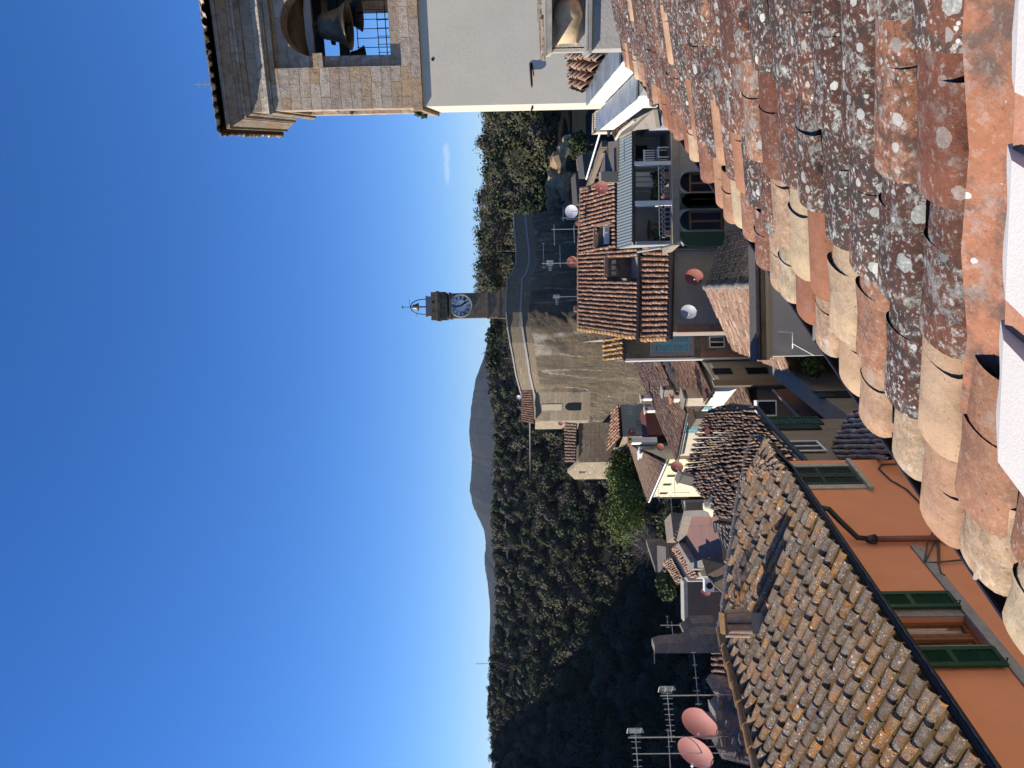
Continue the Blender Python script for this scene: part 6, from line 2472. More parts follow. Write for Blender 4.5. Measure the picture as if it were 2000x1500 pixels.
# ---- cluster behind the orange house roof
def left_cluster():
    tz_ = P(1385, 1040, 24).z
    # flat red brown terrace
    pts = [(1350, 1003), (1402, 1002), (1412, 1095), (1365, 1108), (1335, 1060)]
    w = [HZ(X, Y, tz_) for X, Y in pts]
    t = thing('flat_roof_house', 'house with a flat red brown terrace roof and low parapet', 'house', (w[0].x, w[0].y, -15))
    b = t.location.copy()
    m = MB()
    m.prism([(p.x, p.y) for p in w], -15, tz_ - 0.004)
    m.build('wall', 'beige', t, b)
    m = MB()
    m.poly([p + V((0, 0, 0.0)) for p in w])
    m.build('terrace_floor', 'pinkfloor', t, b)
    m = MB()
    for i in (2, 3, 4, 0):
        a, c = w[i], w[(i + 1) % 5]
        dd = (c - a).normalized()
        nn = V((-dd.y, dd.x, 0)) * 0.2
        m.para(a - nn * 0.5, c - a, nn, V((0, 0, 0.4 if i == 2 else 0.25)))
    m.build('parapet', 'concrete', t, b)
    # two strip roofs beyond
    for (nm, lab, q, dd) in (('small_house', 'small house with a rust edged strip of tiles beside the flat terrace', [(1366, 1126), (1352, 1131), (1317, 1073), (1331, 1057)], 26.5),
                             ('cliff_house', 'small house at the cliff edge with the lowest strip of tiles', [(1340, 1135), (1326, 1142), (1299, 1100), (1312, 1090)], 29)):
        p = [P(X, Y, dd + (0 if i < 2 else 2.5)) for i, (X, Y) in enumerate(q)]
        # eave runs along the near long edge
        t2 = thing(nm, lab, 'house', (p[0].x, p[0].y, -15))
        b2 = t2.location.copy()
        n_ = HZ
        e0, e1 = p[0], HZ(q[3][0] + 3, q[3][1], p[0].z)
        r0 = P(q[1][0], q[1][1], p[0].y + 0.9)
        r1 = HZ(q[2][0], q[2][1], r0.z)
        tile_roof(e0, e1, r1, r0, mat='tile_pink', parent=t2, base=b2, pitch=0.21, expo=0.3, w=0.17, h=0.075, seg=5, tint=tn_rand(0.3, 0.8), jit=0.02)
        v = MB()
        ridge_tiles(v, e1 + V((0, 0, 0.03)), r1 + V((0, 0, 0.03)), 0.11, 0.34, 6)
        v.build('verge_tile', 'tile_red', t2, b2)
        m = MB()
        m.prism([(x.x, x.y) for x in (e0, e1, r1, r0)], -15, e0.z - 0.1)
        m.build('wall', 'grey_wall2', t2, b2)
    # grey tile strips against the orange house
    def strip(lab, a, bb, c, d_, mat, pitch, name='lean_to_roof', w=0.16):
        t3 = thing(name, lab, 'roof', a)
        b3 = t3.location.copy()
        tile_roof(a, bb, c, d_, mat=mat, parent=t3, base=b3, pitch=pitch, expo=0.3, w=w, h=0.085, seg=5, tint=tn_rand(0.3, 0.9), pan=False)
        return t3
    z = P(1440, 1060, 19.5).z
    strip('small grey tile roof tucked between the flat terrace and the orange house ridge', HZ(1440, 1098, z), HZ(1436, 1022, z), P(1400, 1022, 21.5), P(1400, 1030, 21.5), 'tile_grey', 0.22)
    z = P(1418, 1200, 26).z
    strip('narrow sunlit roof of pale tiles behind the orange house ridge', HZ(1421, 1340, z), HZ(1417, 1148, z), P(1393, 1148, 28.3), P(1394, 1340, 28.3), 'tile_red', 0.21, w=0.14)
    # dark house end behind it
    z1 = P(1340, 1170, 24).z
    t4, b4, fp = box_house('dark_house', 'dark rendered house end with an air conditioner', P(1370, 1220, 24.5), P(1370, 1216, 24), P(1370, 1136, 24), -15, z1, 'dark_wall2')
    tp = MB()
    tp.para(V((fp[0].x, fp[0].y - 0.02, z1 - 0.05)), V((fp[1].x - fp[0].x, 0, 0)), V((0, 0.5, 0)), V((0, 0, 0.12)))
    tp.build('coping', 'stone_pale', t4, b4)
    p = P(1384, 1142, 23.4)
    a = thing('air_conditioner', 'white air conditioner box beside the dark house end', 'air conditioner', p)
    m = MB()
    m.box((-0.2, -0.12, -0.15), (0.2, 0.12, 0.15))
    m.build('casing', 'whitep', a)
    m = MB()
    m.lathe([(0.0, 0.125), (0.11, 0.125), (0.11, 0.121)], (0, 0, 0), (0, -1, 0), 20)
    m.build('fan_grille', 'iron', a)
    # triangular timber roof end beside it
    q = [P(1381, 1106, 22.5), P(1392, 1140, 21.5), P(1412, 1158, 21), P(1432, 1120, 20.5), P(1415, 1100, 21.5)]
    g = thing('gable_shed', 'shed with brown boarded gable behind the orange house roof', 'shed', q[2])
    m = MB()
    m.solid(q, V((0.12, 0.5, 0.05)))
    m.build('boarded_gable', 'wood_old', g, g.location.copy())
    m = MB()
    for i in range(4):
        m.tube([q[i], q[i + 1]], 0.02, 5)
    m.build('trim', 'stone_pale', g, g.location.copy())
    m = MB()
    m.prism([(x.x, x.y + 0.3) for x in q], -15, min(x.z for x in q) - 0.1)
    m.build('wall', 'grey_wall', g, g.location.copy())
    # pale grey chimney block with white hood by the two dishes
    p = P(1445, 988, 20.5)
    c = thing('grey_chimney', 'smooth pale grey chimney block beside two red dishes', 'chimney', p)
    s = 20.5 / FPX
    m = MB()
    m.box((-0.17, -0.2, -0.6), (0.19, 0.25, 55 * s))
    m.build('stack', 'grey_wall2', c)
    m = MB()
    m.lathe([(0.3, 0), (0.16, 0.07), (0.1, 0.2), (0.0, 0.22)], (0, 0, 56 * s), n=16)
    m.build('hood', 'cream', c)
    # slatted fence wall
    l, r = P(1390, 1002, 27), P(1390, 975, 27.5)
    f = thing('slatted_fence', 'beige slatted fence below the yellow house', 'fence', (l.x, l.y, P(1395, 990, 27).z))
    fb = f.location.copy()
    m = MB()
    zt = P(1336, 990, 27).z
    for k in range(16):
        p = l.lerp(r, k / 16)
        m.box((p.x, p.y, fb.z), (p.x + 0.022, p.y + 0.03, zt))
    m.box((l.x, l.y + 0.04, fb.z), (r.x, l.y + 0.3, zt - 0.05))
    m.build('slats', 'beige', f, fb)
    # pale parapet boxes behind
    t5, b5, fp = box_house('parapet_house', 'low house with pale parapet box and old roof at the cliff edge', P(1320, 1060, 33.5), P(1320, 1048, 32), P(1320, 1002, 32.5), -15, P(1315, 1025, 32).z, 'beige_old')
    tile_roof(P(1352, 1010, 29), P(1324, 1058, 30), P(1318, 1052, 31), P(1340, 1003, 30.5), mat='tile_brown', parent=t5, base=b5, pitch=0.21, expo=0.3, w=0.17, h=0.07, seg=4)
    # terraced garden wall on the far left
    a0, a1, a2 = P(1262, 1062, 42), P(1280, 1118, 38), P(1300, 1118, 37)
    w5 = thing('terrace_wall', 'thin retaining wall edging a small bare terrace above the ravine', 'wall', a1)
    wb = w5.location.copy()
    m = MB()
    m.solid([a0, a1, a1 - V((0, 0, 1.4)), a0 - V((0, 0, 1.4))], V((0.25, 0.1, 0)))
    c0, c1 = P(1282, 1065, 40), P(1285, 1118, 37)
    m.build('masonry', 'stone_mid', w5, wb)
    m = MB()
    m.solid([c0, c1, P(1302, 1118, 34), P(1300, 1068, 36)], V((0, 0, -0.15)))
    m.build('terrace_floor', 'beige_old', w5, wb)
    # ruined walls standing against the dark ravine
    p0, p1 = P(1395, 1276, 18.5), P(1395, 1246, 18.5)
    zt = P(1279, 1262, 18.5).z
    r_ = thing('ruined_pillar', 'tall ruined stone pillar standing against the dark ravine', 'wall', (p0.x, p0.y, p0.z - 0.6))
    rb = r_.location.copy()
    m = MB()
    mid = P(1345, 1252, 18.5)
    tp = P(1281, 1262, 18.5)
    m.solid([V((p0.x, p0.y, p0.z - .6)), V((p1.x + .05, p0.y, p0.z - .6)), P(1380, 1238, 18.5), P(1352, 1243, 18.5), P(1338, 1253, 18.5), P(1305, 1256, 18.5), P(1290, 1258, 18.5), P(1279, 1262, 18.5), P(1279, 1276, 18.5)], V((0.05, 0.45, 0)))
    m.build('masonry', 'ruin', r_, rb)
    q0 = P(1395, 1242, 20)
    r2 = thing('ruined_wall', 'short broken wall stub right of the tall ruined pillar', 'wall', (q0.x, q0.y, q0.z - 0.6))
    m = MB()
    m.solid([P(1400, 1244, 20), P(1400, 1216, 20), P(1352, 1218, 20), P(1345, 1228, 20), P(1335, 1231, 20), P(1335, 1239, 20)], V((0.05, 0.5, 0)))
    m.build('masonry', 'ruin', r2, r2.location.copy())
    # rough lit wall right behind the ridge
    w6 = thing('broken_wall', 'rough pale broken wall behind the ridge carrying the antenna masts', 'wall', P(1440, 1420, 14.2))
    wb = w6.location.copy()
    top = [(1402, 1338), (1392, 1350), (1404, 1362), (1410, 1378), (1398, 1392), (1400, 1410), (1394, 1425), (1402, 1446), (1399, 1462), (1406, 1474), (1410, 1482)]
    m = MB()
    f = [P(X, Y, 14.6 - (Y - 1338) * 0.004) for X, Y in top]
    bt = [V((p.x, p.y - 1.0, f[0].z - 1.5)) for p in f]
    for i in range(len(f) - 1):
        m.solid([bt[i], bt[i + 1], f[i + 1], f[i]], V((0.0, 0.55 + random.uniform(-0.1, 0.1), 0)))
    for k in range(26):
        X, Y = random.uniform(1405, 1455), random.uniform(1345, 1478)
        p = P(X, Y, 14.55 - (Y - 1338) * 0.004)
        p.y -= 1.0 * min(1, max(0, (f[0].z - p.z) / 1.5))
        s = random.uniform(0.05, 0.13)
        m.para(p + V((0, -0.05, 0)), V((s, 0.02, random.uniform(-.03, .03))), V((0, 0.12, 0)), V((random.uniform(-.02, .02), 0, s * 0.7)))
    m.build('masonry', 'ruin_pale', w6, wb)


M['dark_wall2'] = stucco('weathered_dark_render', (0.145, 0.12, 0.1), (0.07, 0.06, 0.05), 0.5)
M['ruin'] = masonry('ruin_stone', [(0.27, 0.22, 0.165), (0.42, 0.35, 0.27), (0.33, 0.27, 0.2)], 0.25, 0.14, distort=0.3, rel=1.0, sc=2.4, msize=0.02)
M['ruin_pale'] = masonry('ruin_pale_stone', [(0.3, 0.27, 0.22), (0.48, 0.44, 0.38), (0.38, 0.34, 0.29)], 0.3, 0.16, distort=0.35, rel=1.0, sc=2.4, msize=0.025)
left_cluster()


# ------------------------------------------------------------------ right hand side, below the bell tower
def church_walls():
    specs = [('first', (1147, 186, 15.3), (1203, 112, 11.6), 'white wall with a grey tin coping running down from the tower corner'),
             ('second', (1166, 240, 16.3), (1234, 178, 12.2), 'lower white wall with a tin coping, in front of the tower wall')]
    for _, a, b, lab in specs:
        A, B = P(*a), P(*b)
        d = (B - A)
        h = V((d.x, d.y, 0)).normalized()
        B = A + d * 1.12
        cw = 0.2
        low = lambda p: -13 if _ == 'first' else p.z - 0.36
        n = V((h.y, -h.x, 0))
        if n.x > 0:
            n = -n
        t = thing('parapet_wall', lab, 'wall', (A.x, A.y, -13))
        base = t.location.copy()
        w = MB()
        nn = n * 0.15
        w.add([V((A.x, A.y, low(A))) + nn, V((B.x, B.y, low(B))) + nn, B + nn - V((0, 0, 0.03)), A + nn - V((0, 0, 0.03)), V((A.x, A.y, low(A))) - nn, V((B.x, B.y, low(B))) - nn, B - nn - V((0, 0, 0.03)), A - nn - V((0, 0, 0.03))],
              [(0, 1, 2, 3), (5, 4, 7, 6), (1, 5, 6, 2), (4, 0, 3, 7), (3, 2, 6, 7), (4, 5, 1, 0)])
        if _ != 'first':
            w.solid([A - V((0, 0, 0.36)), B - V((0, 0, 0.36)), B - V((0, 0, 0.36)) - n * 1.2, A - V((0, 0, 0.36)) - n * 0.75], (0, 0, -0.14))
        w.build('wall_face', 'white', t, base)
        c = MB()
        N = 9
        for k in range(N):
            p, q = A.lerp(B, k / N), A.lerp(B, (k + 1) / N + 0.006)
            off = V((0, 0, 0.004 * (k % 2)))
            c.solid([p + n * cw + off, q + n * cw + off, q - n * cw + off, p - n * cw + off], V((0, 0, 0.025)))
        c.build('coping', 'tin', t, base)
    # short tile roof below the tower
    a, b = P(1192, 96, 12.4), P(1149, 172, 14.8)
    c, d = P(1126, 164, 15.4), P(1120, 92, 14.6)
    t = thing('apse_roof', 'short slope of thick old tiles between the bell tower and tin coping', 'roof', a)
    tile_roof(a, b, c, d, mat='tile_pink', parent=t, base=t.location.copy(), pitch=0.6, expo=0.3, w=0.46, h=0.18, seg=8, tint=tn_rand(0.4, 1), long=2)


church_walls()


def pot_chimney():
    d = 8.4
    p = P(1206, 30, d)
    s = d / FPX
    zz = lambda X: P(X, 40, d).z - p.z
    t = thing('chimney', 'wide rough cast chimney with a bulging clay pot under a tiled slab', 'chimney', p, -R(20))
    w = 62 * s
    b = MB()
    b.box((-w, -0.25, -0.6), (w, 0.35, zz(1152)))
    b.build('stack', 'rough_white', t)
    b = MB()
    b.box((-w - 0.05, -0.3, zz(1152)), (w + 0.06, 0.43, zz(1147)))
    b.box((-w - 0.02, -0.25, zz(1146)), (w + 0.02, 0.39, zz(1143)))
    b.build('slab', 'stone_grey', t)
    h0, h1 = zz(1143), zz(1076)
    hh = (h1 - h0) * 0.5
    b = MB()
    zc = (h0 + h1) / 2
    b.lathe([(hh * 0.55, 0.5 * w), (hh * 0.72, 0.35 * w), (hh * 0.86, 0.08 * w), (hh * 0.84, -0.05 * w), (hh * 0.64, -0.35 * w), (hh * 0.62, -0.8 * w), (hh * 0.55, -0.8 * w), (hh * 0.5, -0.3 * w)], (0, 0.0, zc), (1, 0, 0), n=28)
    b.build('pot', 'pot', t, smooth=True)
    b = MB()
    b.box((0.5 * w, -0.2, h0), (w - 0.02, 0.3, h1))
    b.box((-0.86 * w, 0.06, h0), (0.5 * w, 0.3, h1))
    b.build('flue', 'rough_white', t)
    b = MB()
    b.box((0.5 * w - 0.004, -0.215, h0 + 0.05), (w - 0.05, -0.1, h1 - 0.05))
    b.build('brick_stop', 'terracotta', t)
    b = MB()
    b.box((-w, 0.08, h0), (-0.9 * w, 0.3, h1))
    b.build('flue_side', 'rough_white', t)
    b = MB()
    b.box((-w - 0.03, -0.27, h1), (w + 0.03, 0.37, h1 + 0.05))
    b.build('cap', 'stone_pale', t)
    b = MB()
    for k in range(3):
        ridge_tiles(b, V((-w - 0.1 + k * 0.02, -0.2 + k * 0.22, h1 + 0.05)), V((w, -0.2 + k * 0.22, h1 + 0.12)), 0.06, 0.4, 8)
    b.build('cap_tile', 'tile_near', t)


pot_chimney()


def right_cluster():
    # sloping concrete roof beside the terrace house
    pts = [(1234, 236, 29.8), (1276, 214, 27.5), (1282, 250, 28), (1236, 254, 30.2), (1206, 270, 33), (1208, 262, 33)]
    w = [P(*p) for p in pts]
    t = thing('slab_roof_house', 'house with a bare sloping concrete roof right of the awning', 'house', (w[1].x, w[1].y, -15))
    b = t.location.copy()
    m = MB()
    m.solid(w, V((0, 0, -0.15)))
    m.build('roof_slab', 'concrete', t, b)
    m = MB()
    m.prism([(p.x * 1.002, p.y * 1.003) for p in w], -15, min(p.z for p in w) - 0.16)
    m.build('wall', 'white_shaded', t, b)
    e = MB()
    e.tube([P(1203, 272, 33), P(1212, 256, 32), P(1240, 234, 29.5)], 0.07, 6)
    e.build('roof_edge', 'stone_pale', t, b)
    # brown triangular roof next to it
    t = thing('old_roof_house', 'small house with a worn brown roof below the tin coping', 'house', P(1200, 262, 34))
    b = t.location.copy()
    tile_roof(P(1202, 272, 33.2), P(1238, 226, 30), P(1218, 226, 31.5), P(1189, 240, 35), mat='tile_pink', parent=t, base=b, pitch=0.22, expo=0.34, w=0.18, h=0.07, seg=4, tint=tn_rand(0.4, 1), jit=0.03)
    m = MB()
    q = [P(1202, 272, 33.3), P(1238, 226, 30.1), P(1218, 226, 31.5), P(1189, 240, 35)]
    m.prism([(p.x, p.y) for p in q], -15, min(p.z for p in q) - 0.1)
    m.build('wall', 'beige', t, b)
    # cream box building hard by the tower foot
    t, b, fp = box_house('cream_house', 'small cream house with a balcony squeezed behind the white walls', P(1190, 262, 36), P(1190, 258, 33.5), P(1190, 214, 33), -15, P(1166, 240, 33.5).z, 'beige', 'cream_pale')
    m = MB()
    x0, x1 = P(1180, 260, 33).x, P(1180, 226, 33).x
    zb = P(1188, 240, 33).z
    m.box((x0, 32.6, zb - 0.1), (x1, 33.5, zb))
    for k in range(9):
        x = x0 + (x1 - x0) * k / 8
        m.tube([(x, 32.64, zb), (x, 32.64, zb + 0.7)], 0.014, 4)
    m.tube([(x0, 32.64, zb + 0.7), (x1, 32.64, zb + 0.7)], 0.02, 4)
    m.build('balcony', 'iron', t, b)
    # long flat felt roof and its parapet
    w = [P(1188, 277, 40), P(1206, 275, 36.5), P(1206, 335, 35.5), P(1171, 335, 42)]
    t = thing('felt_roof_house', 'house with a flat dark felt roof left of the sloping concrete roof', 'house', (w[1].x, w[1].y, -15))
    b = t.location.copy()
    zf = sum(p.z for p in w) / 4
    m = MB()
    w = [HZ(X, Y, zf) for X, Y in ((1188, 277), (1206, 275), (1206, 335), (1171, 335))]
    m.prism([(p.x, p.y) for p in w], -15, zf - 0.004)
    m.build('wall', 'beige_old', t, b)
    m = MB()
    m.poly(w)
    m.build('flat_roof', 'dark_wall2', t, b)
    m = MB()
    e0, e1 = HZ(1186, 274, zf), HZ(1150, 372, zf)
    u = (e1 - e0).normalized()
    m.para(e0, e1 - e0, V((-u.y, u.x, 0)) * 0.35, V((0, 0, 0.3)))
    m.build('parapet', 'wingstone', t, b)
    # patch of bare concrete behind the dish
    t, b, fp = box_house('render_box', 'grey rendered roof box behind the red dish on the awning', P(1190, 357, 37), P(1190, 356, 36), P(1190, 335, 36), -15, P(1174, 345, 36).z, 'concrete', cat='wall')
    # shaded houses further down the slope, the shade put into their dark wall colour
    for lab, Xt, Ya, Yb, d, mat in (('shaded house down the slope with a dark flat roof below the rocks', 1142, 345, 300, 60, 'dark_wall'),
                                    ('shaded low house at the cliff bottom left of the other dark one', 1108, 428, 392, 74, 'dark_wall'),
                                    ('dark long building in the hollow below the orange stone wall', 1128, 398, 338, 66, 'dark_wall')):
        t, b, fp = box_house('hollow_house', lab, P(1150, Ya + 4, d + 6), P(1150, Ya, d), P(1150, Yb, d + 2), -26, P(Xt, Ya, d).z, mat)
    # orange retaining wall and rocks
    for i, (lab, X0, X1, Ya, Yb, d, mat, nm) in enumerate((('orange stained retaining wall under the wooded slope', 1133, 1160, 330, 294, 72, 'rock_orange', 'retaining_wall'),)):
        t, b, fp = box_house(nm, lab, P(1150, Ya + 3, d + 4), P(1150, Ya, d), P(1150, Yb, d + 1), -26, P(X0, Ya, d).z, mat, cat='wall')
    for lab, X, Y, d, s in (('pale tuff outcrop highest on the slope under the trees', 1088, 372, 96, 1.9), ('orange tuff outcrop beside the retaining wall', 1106, 308, 92, 1.8), ('tall tuff outcrop in the middle of the slope foot', 1098, 335, 90, 2.2),
                            ('small pale outcrop near the right hand cliff corner', 1080, 405, 98, 1.2), ('rounded outcrop nearest the tower side of the slope', 1112, 287, 94, 1.4)):
        p = P(X, Y, d)
        mb = MB()
        nu, nv = 18, 12
        vs, fs = [], []
        ph = random.uniform(0, 6)
        for i in range(nv + 1):
            for j in range(nu):
                a, e = 2 * math.pi * j / nu, math.pi * i / nv
                r = s * (1 + 0.25 * math.sin(3 * a + ph) * math.sin(e) + 0.18 * math.sin(5 * e + 2 * a) + random.uniform(-0.1, 0.1))
                vs.append((math.sin(e) * math.cos(a) * r * 1.3, math.sin(e) * math.sin(a) * r, math.cos(e) * r * 0.9))
        for i in range(nv):
            for j in range(nu):
                fs.append((i * nu + j, i * nu + (j + 1) % nu, (i + 1) * nu + (j + 1) % nu, (i + 1) * nu + j))
        mb.add(vs, fs)
        o = mb.build('rock_outcrop', 'rock_orange', None)
        o.location = p - V((0, 0, s * 0.3))
        tag(o, lab, 'rock', 'tuff outcrops under the wooded slope')
    # pole
    m = MB()
    m.tube([P(1145, 350, 45), P(1172, 259, 40)], 0.05, 6)
    tag(m.build('wire_pole', 'whitep'), 'long slanting white pole in front of the shaded hollow', 'pole')
    leafy('olive_tree', 'small olive green tree beside the pale rocks on the slope', 'tree', P(1140, 283, 70) - V((0, 0, 1.8)), 3.6, 1.6, 900, (0.06, 0.07, 0.03), 0.17, 0.1)
    leafy('slope_bush', 'dark bush below the orange outcrop', 'bush', P(1125, 318, 80) - V((0, 0, 1.2)), 2.4, 1.3, 600, (0.05, 0.055, 0.028), 0.17, 0.1)


M['rock_orange'] = plain('orange_tuff', (0.3, 0.2, 0.11), 0.95, 0, 0.6, 0.8, 0.9)
right_cluster()


# ------------------------------------------------------------------ satellite dishes
def make_dish(label, X, Y, d, r_px, mat, face=(-0.3, -1, 0.45), mast=0.5, side=0.0, grp='satellite dishes on the roofs'):
    p = P(X, Y, d)
    r = r_px * d / FPX
    n = V(face).normalized()
    t = thing('satellite_dish', label, 'satellite dish', p - V((0, 0, mast)), group=grp)
    base = t.location.copy()
    u = n.cross(V((0, 0, 1))).normalized()
    w = u.cross(n).normalized()
    mb = MB()
    rings = 6
    N = 28
    for back in (0, 1):
        vs = []
        for k in range(rings + 1):
            f = k / rings
            for j in range(N):
                a = 2 * math.pi * j / N
                vs.append(p + (u * math.cos(a) + w * math.sin(a) * 1.07) * r * f + n * (0.22 * r * (f * f - 1) - 0.02 * r * back))
        mb.add(vs, [(k * N + j, k * N + (j + 1) % N, (k + 1) * N + (j + 1) % N, (k + 1) * N + j) for k in range(rings) for j in range(N)])
    dish = mb.build('reflector', mat, t, base, smooth=True)
    a = MB()
    foot = p - w * r * 1.0
    head = p + n * r * 0.95 - w * r * 0.18
    a.tube([foot, foot + n * r * 0.5 - w * r * 0.05, head], max(0.012, r * 0.03), 6)
    a.build('feed_arm', 'alu', t, base)
    a = MB()
    hd = (p - head).normalized()
    a.tube([head - hd * r * 0.08, head + hd * r * 0.12], r * 0.075, 8)
    a.build('receiver_head', 'whitep', t, base)
    a = MB()
    bp = p - n * r * 0.3
    a.tube([bp, bp - n * r * 0.2, bp - n * r * 0.22 - V((0, 0, mast))], max(0.015, r * 0.05), 8)
    a.build('mast', 'alu', t, base)
    return t


def dishes():
    D = [('brick red dish on the roof right above the corrugated awning', 1175, 366, 33.4, 12.5, 'dish_red', (-0.45, -1, 0.45), 0.5),
         ('white dish on the ridge of the terrace house', 1116, 413, 39.5, 12.5, 'dish_white', (-0.25, -1, 0.45), 0.6),
         ('small dark red dish peeping over the ridge beside the white dish', 1129, 437, 40, 6, 'dish_red', (-0.7, -0.6, 0.2), 0.4),
         ('red dish on the ridge of the wide middle house', 1118, 512, 41.5, 11.5, 'dish_red', (-0.25, -1, 0.45), 0.5),
         ('large red dish on the grey wall with a shadow of its arm', 1356, 541, 31.9, 16.5, 'dish_red', (-0.47, -1, 0.45), 0.4),
         ('grey dish on the grey wall left of the red one', 1345, 609, 31.9, 14.5, 'dish_grey', (-0.50, -1, 0.45), 0.4),
         ('red dish at the top of the upper long roof', 1291, 719, 44.5, 9, 'dish_red', (-0.10, -1, 0.45), 0.4),
         ('little red dish on the stone house high by the rock', 1095, 827, 65.5, 4.5, 'dish_red', (-0.25, -1, 0.45), 0.4),
         ('tiny dark dish just left of the little red one by the rock', 1101, 838, 64.5, 3.6, 'dish_red', (0.05, -1, 0.45), 0.4),
         ('dusky red dish on a white mast before the beige house', 1234, 844, 50.5, 7.5, 'dish_red', (0.50, -1, 0.45), 0.8),
         ('red dish over the shaded gap above the yellow house', 1290, 873, 46, 7.2, 'dish_red', (-0.20, -1, 0.45), 0.5),
         ('red dish on the lumpy brown roof before the yellow house', 1322, 912, 27.5, 11.5, 'dish_red', (-0.15, -1, 0.45), 0.5),
         ('upper of two red dishes beside the grey chimney block', 1385, 958, 21.5, 13.5, 'dish_red', (-0.25, -1, 0.45), 0.45),
         ('lower narrow red dish beside the grey chimney block', 1421, 972, 20.5, 13.0, 'dish_red', (-1.0, -1, 0.7), 0.35),
         ('dark red dish hanging in the shade of the dark house end', 1378, 1157, 23.5, 9, 'dish_red', (-0.15, -1, 0.45), 0.4),
         ('very small red dish at the end of the pale tile strip', 1421, 1161, 19.4, 4.5, 'dish_red', (-0.15, -1, 0.45), 0.3),
         ('little white dish on the highest house beside the rock', 1013, 776, 69.5, 4.2, 'dish_white', (-0.25, -1, 0.45), 0.3)]
    for lab, X, Y, d, r, m, f, mast in D:
        make_dish(lab, X, Y, d, r, m, f, mast)
    for lab, X, Y, d, f in (('right one of the two big salmon pink dishes on the antenna wall', 1367, 1413, 14.3, (-0.3, -1, 0.6)), ('left one of the two big salmon pink dishes on the antenna wall', 1358, 1470, 14.0, (-0.35, -1, 0.7))):
        make_dish(lab, X, Y, d, 34, 'dish_pink', f, 0.75)


dishes()


# ------------------------------------------------------------------ aerials
def aerial(label, Xb, Xt, Y, d, booms=(), r=0.014, grp='television aerials on the roofs', dx=0.0):
    """mast from picture X=Xb (foot) to Xt (top); booms: (X, dir x, dir y, length, elements, element half length, grid)"""
    p, q = P(Xb, Y, d), P(Xt, Y, d)
    q = V((p.x + dx, p.y, q.z))
    t = thing('tv_aerial', label, 'aerial', p, group=grp)
    base = t.location.copy()
    m = MB()
    m.tube([p, q], r, 6)
    m.build('mast', 'alu', t, base)
    for (X, bx, by, L, ne, el, grid, vert) in booms:
        c = P(X, Y, d)
        c = V((p.x + dx * (c.z - p.z) / max(0.01, q.z - p.z), p.y - 0.03, c.z))
        bv = V((bx, by, 0)).normalized()
        sv = V((0, 0, 1)) if vert else V((-bv.y, bv.x, 0))
        b = MB()
        b.tube([c - bv * L * 0.18, c + bv * L * 0.82], r * 0.75, 5)
        for k in range(ne):
            x = c + bv * L * (-0.15 + 0.97 * k / max(1, ne - 1))
            e = el * (1 - 0.35 * k / max(1, ne))
            b.tube([x - sv * e, x + sv * e], r * 0.45, 4)
        if grid:
            x = c - bv * L * 0.18
            o = V((0, 0, 1)) if not vert else V((-bv.y, bv.x, 0))
            for sgn in (-1, 1):
                for k in range(5):
                    y = x + o * sgn * (0.05 + 0.045 * k) + bv * 0.02 * k
                    b.tube([y - sv * el * 1.3, y + sv * el * 1.3], r * 0.4, 4)
                for e in (-1.3, 0, 1.3):
                    b.tube([x + o * sgn * 0.05 + sv * el * e, x + o * sgn * 0.24 + bv * 0.08 + sv * el * e], r * 0.4, 4)
        b.build('boom', 'alu', t, base)
    return t


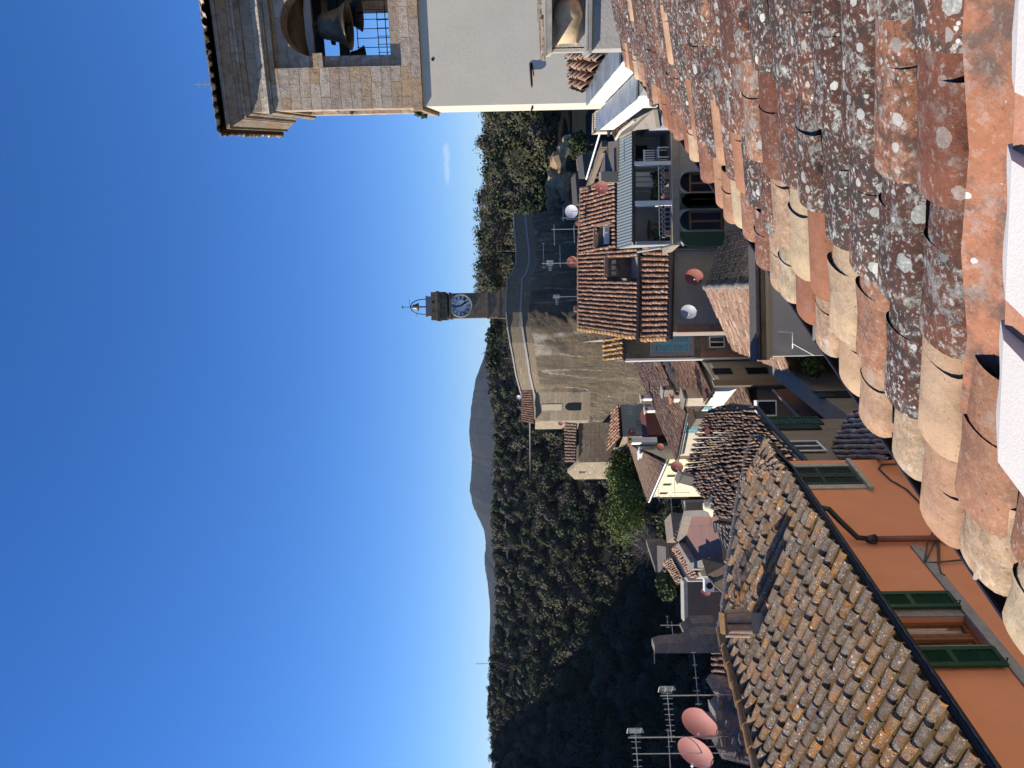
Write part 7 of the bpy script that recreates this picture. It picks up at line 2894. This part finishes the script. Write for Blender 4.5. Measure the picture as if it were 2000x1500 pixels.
def aerials():
    d = 14.2
    aerial('tall aerial with grid reflector right of the pink dishes', 1440, 1290, 1357, d, ((1303, -1, -0.5, 0.95, 11, 0.1, True, True), (1362, 1, 0.4, 0.95, 5, 0.06, False, True)), 0.012)
    aerial('tallest aerial with grid reflector between the pink dishes', 1470, 1227, 1438, d - 0.1, ((1241, -1, -0.5, 0.95, 10, 0.1, True, True), (1305, -1, -0.3, 0.9, 2, 0.05, False, True)), 0.012)
    aerial('thin rusty mast with a long boom left of the pink dishes', 1475, 1236, 1470, d - 0.2, ((1307, -1, -0.2, 0.9, 3, 0.05, False, True),), 0.009)
    aerial('plain mast beside the right pink dish', 1455, 1390, 1404, d + 0.1, (), 0.014)
    aerial('thin aerial beside the ruined stone pillar', 1395, 1290, 1220, 20.5, ((1312, -0.8, -0.4, 0.6, 7, 0.06, False, False), (1304, 1, 0.3, 0.3, 3, 0.05, False, True)), 0.012)
    aerial('rusty rod aerial on top of the ruined pillar', 1279, 1275, 1262, 18.7, ((1277, -1, -0.1, 0.5, 5, 0.05, False, False),), 0.012)
    aerial('comb aerial on the terrace house ridge near the white dish', 1134, 1077, 447, 40, ((1082, -1, -0.3, 1.1, 9, 0.2, False, False), (1121, -1, -0.2, 0.9, 8, 0.2, False, False)), 0.018)
    aerial('tall mast with crossbar beside the ridge dish of the middle house', 1140, 1058, 513, 41.5, ((1062, 1, 0.1, 1.4, 2, 0.1, False, True), (1074, -1, -0.4, 0.55, 6, 0.14, True, True), (1094, 1, 0.1, 1.2, 9, 0.2, False, False)), 0.02)
    aerial('thin grid aerial at the left of the middle house ridge', 1132, 1082, 579, 41.8, ((1087, -1, -0.3, 0.55, 6, 0.14, True, True),), 0.015)
    aerial('short comb aerial right of the white dish on the ridge', 1140, 1096, 425, 40.2, ((1100, 1, 0.2, 0.7, 5, 0.15, False, False),), 0.014)
    aerial('aerial with pale crossbars between the beige house and the long roof', 1274, 1230, 788, 47, ((1232, -1, -0.2, 0.8, 5, 0.25, False, True), (1240, 1, 0.1, 0.6, 4, 0.2, False, True)), 0.018)
    aerial('aerial standing before the yellow house gable', 1345, 1283, 972, 38, ((1287, 1, 0.3, 0.7, 5, 0.13, False, False), (1310, -1, -0.3, 0.9, 7, 0.14, False, False)), 0.014)
    aerial('second lower aerial before the yellow house by the slatted fence', 1348, 1312, 962, 36, ((1318, 1, 0.2, 0.8, 7, 0.13, False, False),), 0.013)
    aerial('small aerial on the flat red brown terrace', 1402, 1345, 1027, 23.8, ((1368, -1, -0.3, 0.6, 8, 0.05, False, False),), 0.008)
    aerial('frame aerial on the upper house roof by the rock', 1135, 1113, 770, 66, ((1115, -1, -0.2, 0.9, 4, 0.2, False, False),), 0.03)
    # loose wires of light along the skyline: transmitter mast on the far hill
    p = P(961, 1296, 330)
    t = thing('transmitter_mast', 'faint lattice mast on the far wooded rim', 'mast', p)
    b = t.location.copy()
    m = MB()
    q = P(930, 1296, 330)
    m.tube([p - V((0, 0, 2)), V((p.x, p.y, q.z))], 0.12, 4)
    for k in range(4):
        z = p.z + (q.z - p.z) * (0.5 + 0.15 * k)
        m.tube([(p.x - 0.5, p.y, z), (p.x + 0.5, p.y, z)], 0.06, 4)
    m.build('lattice', 'alu', t, b)


aerials()
haze()
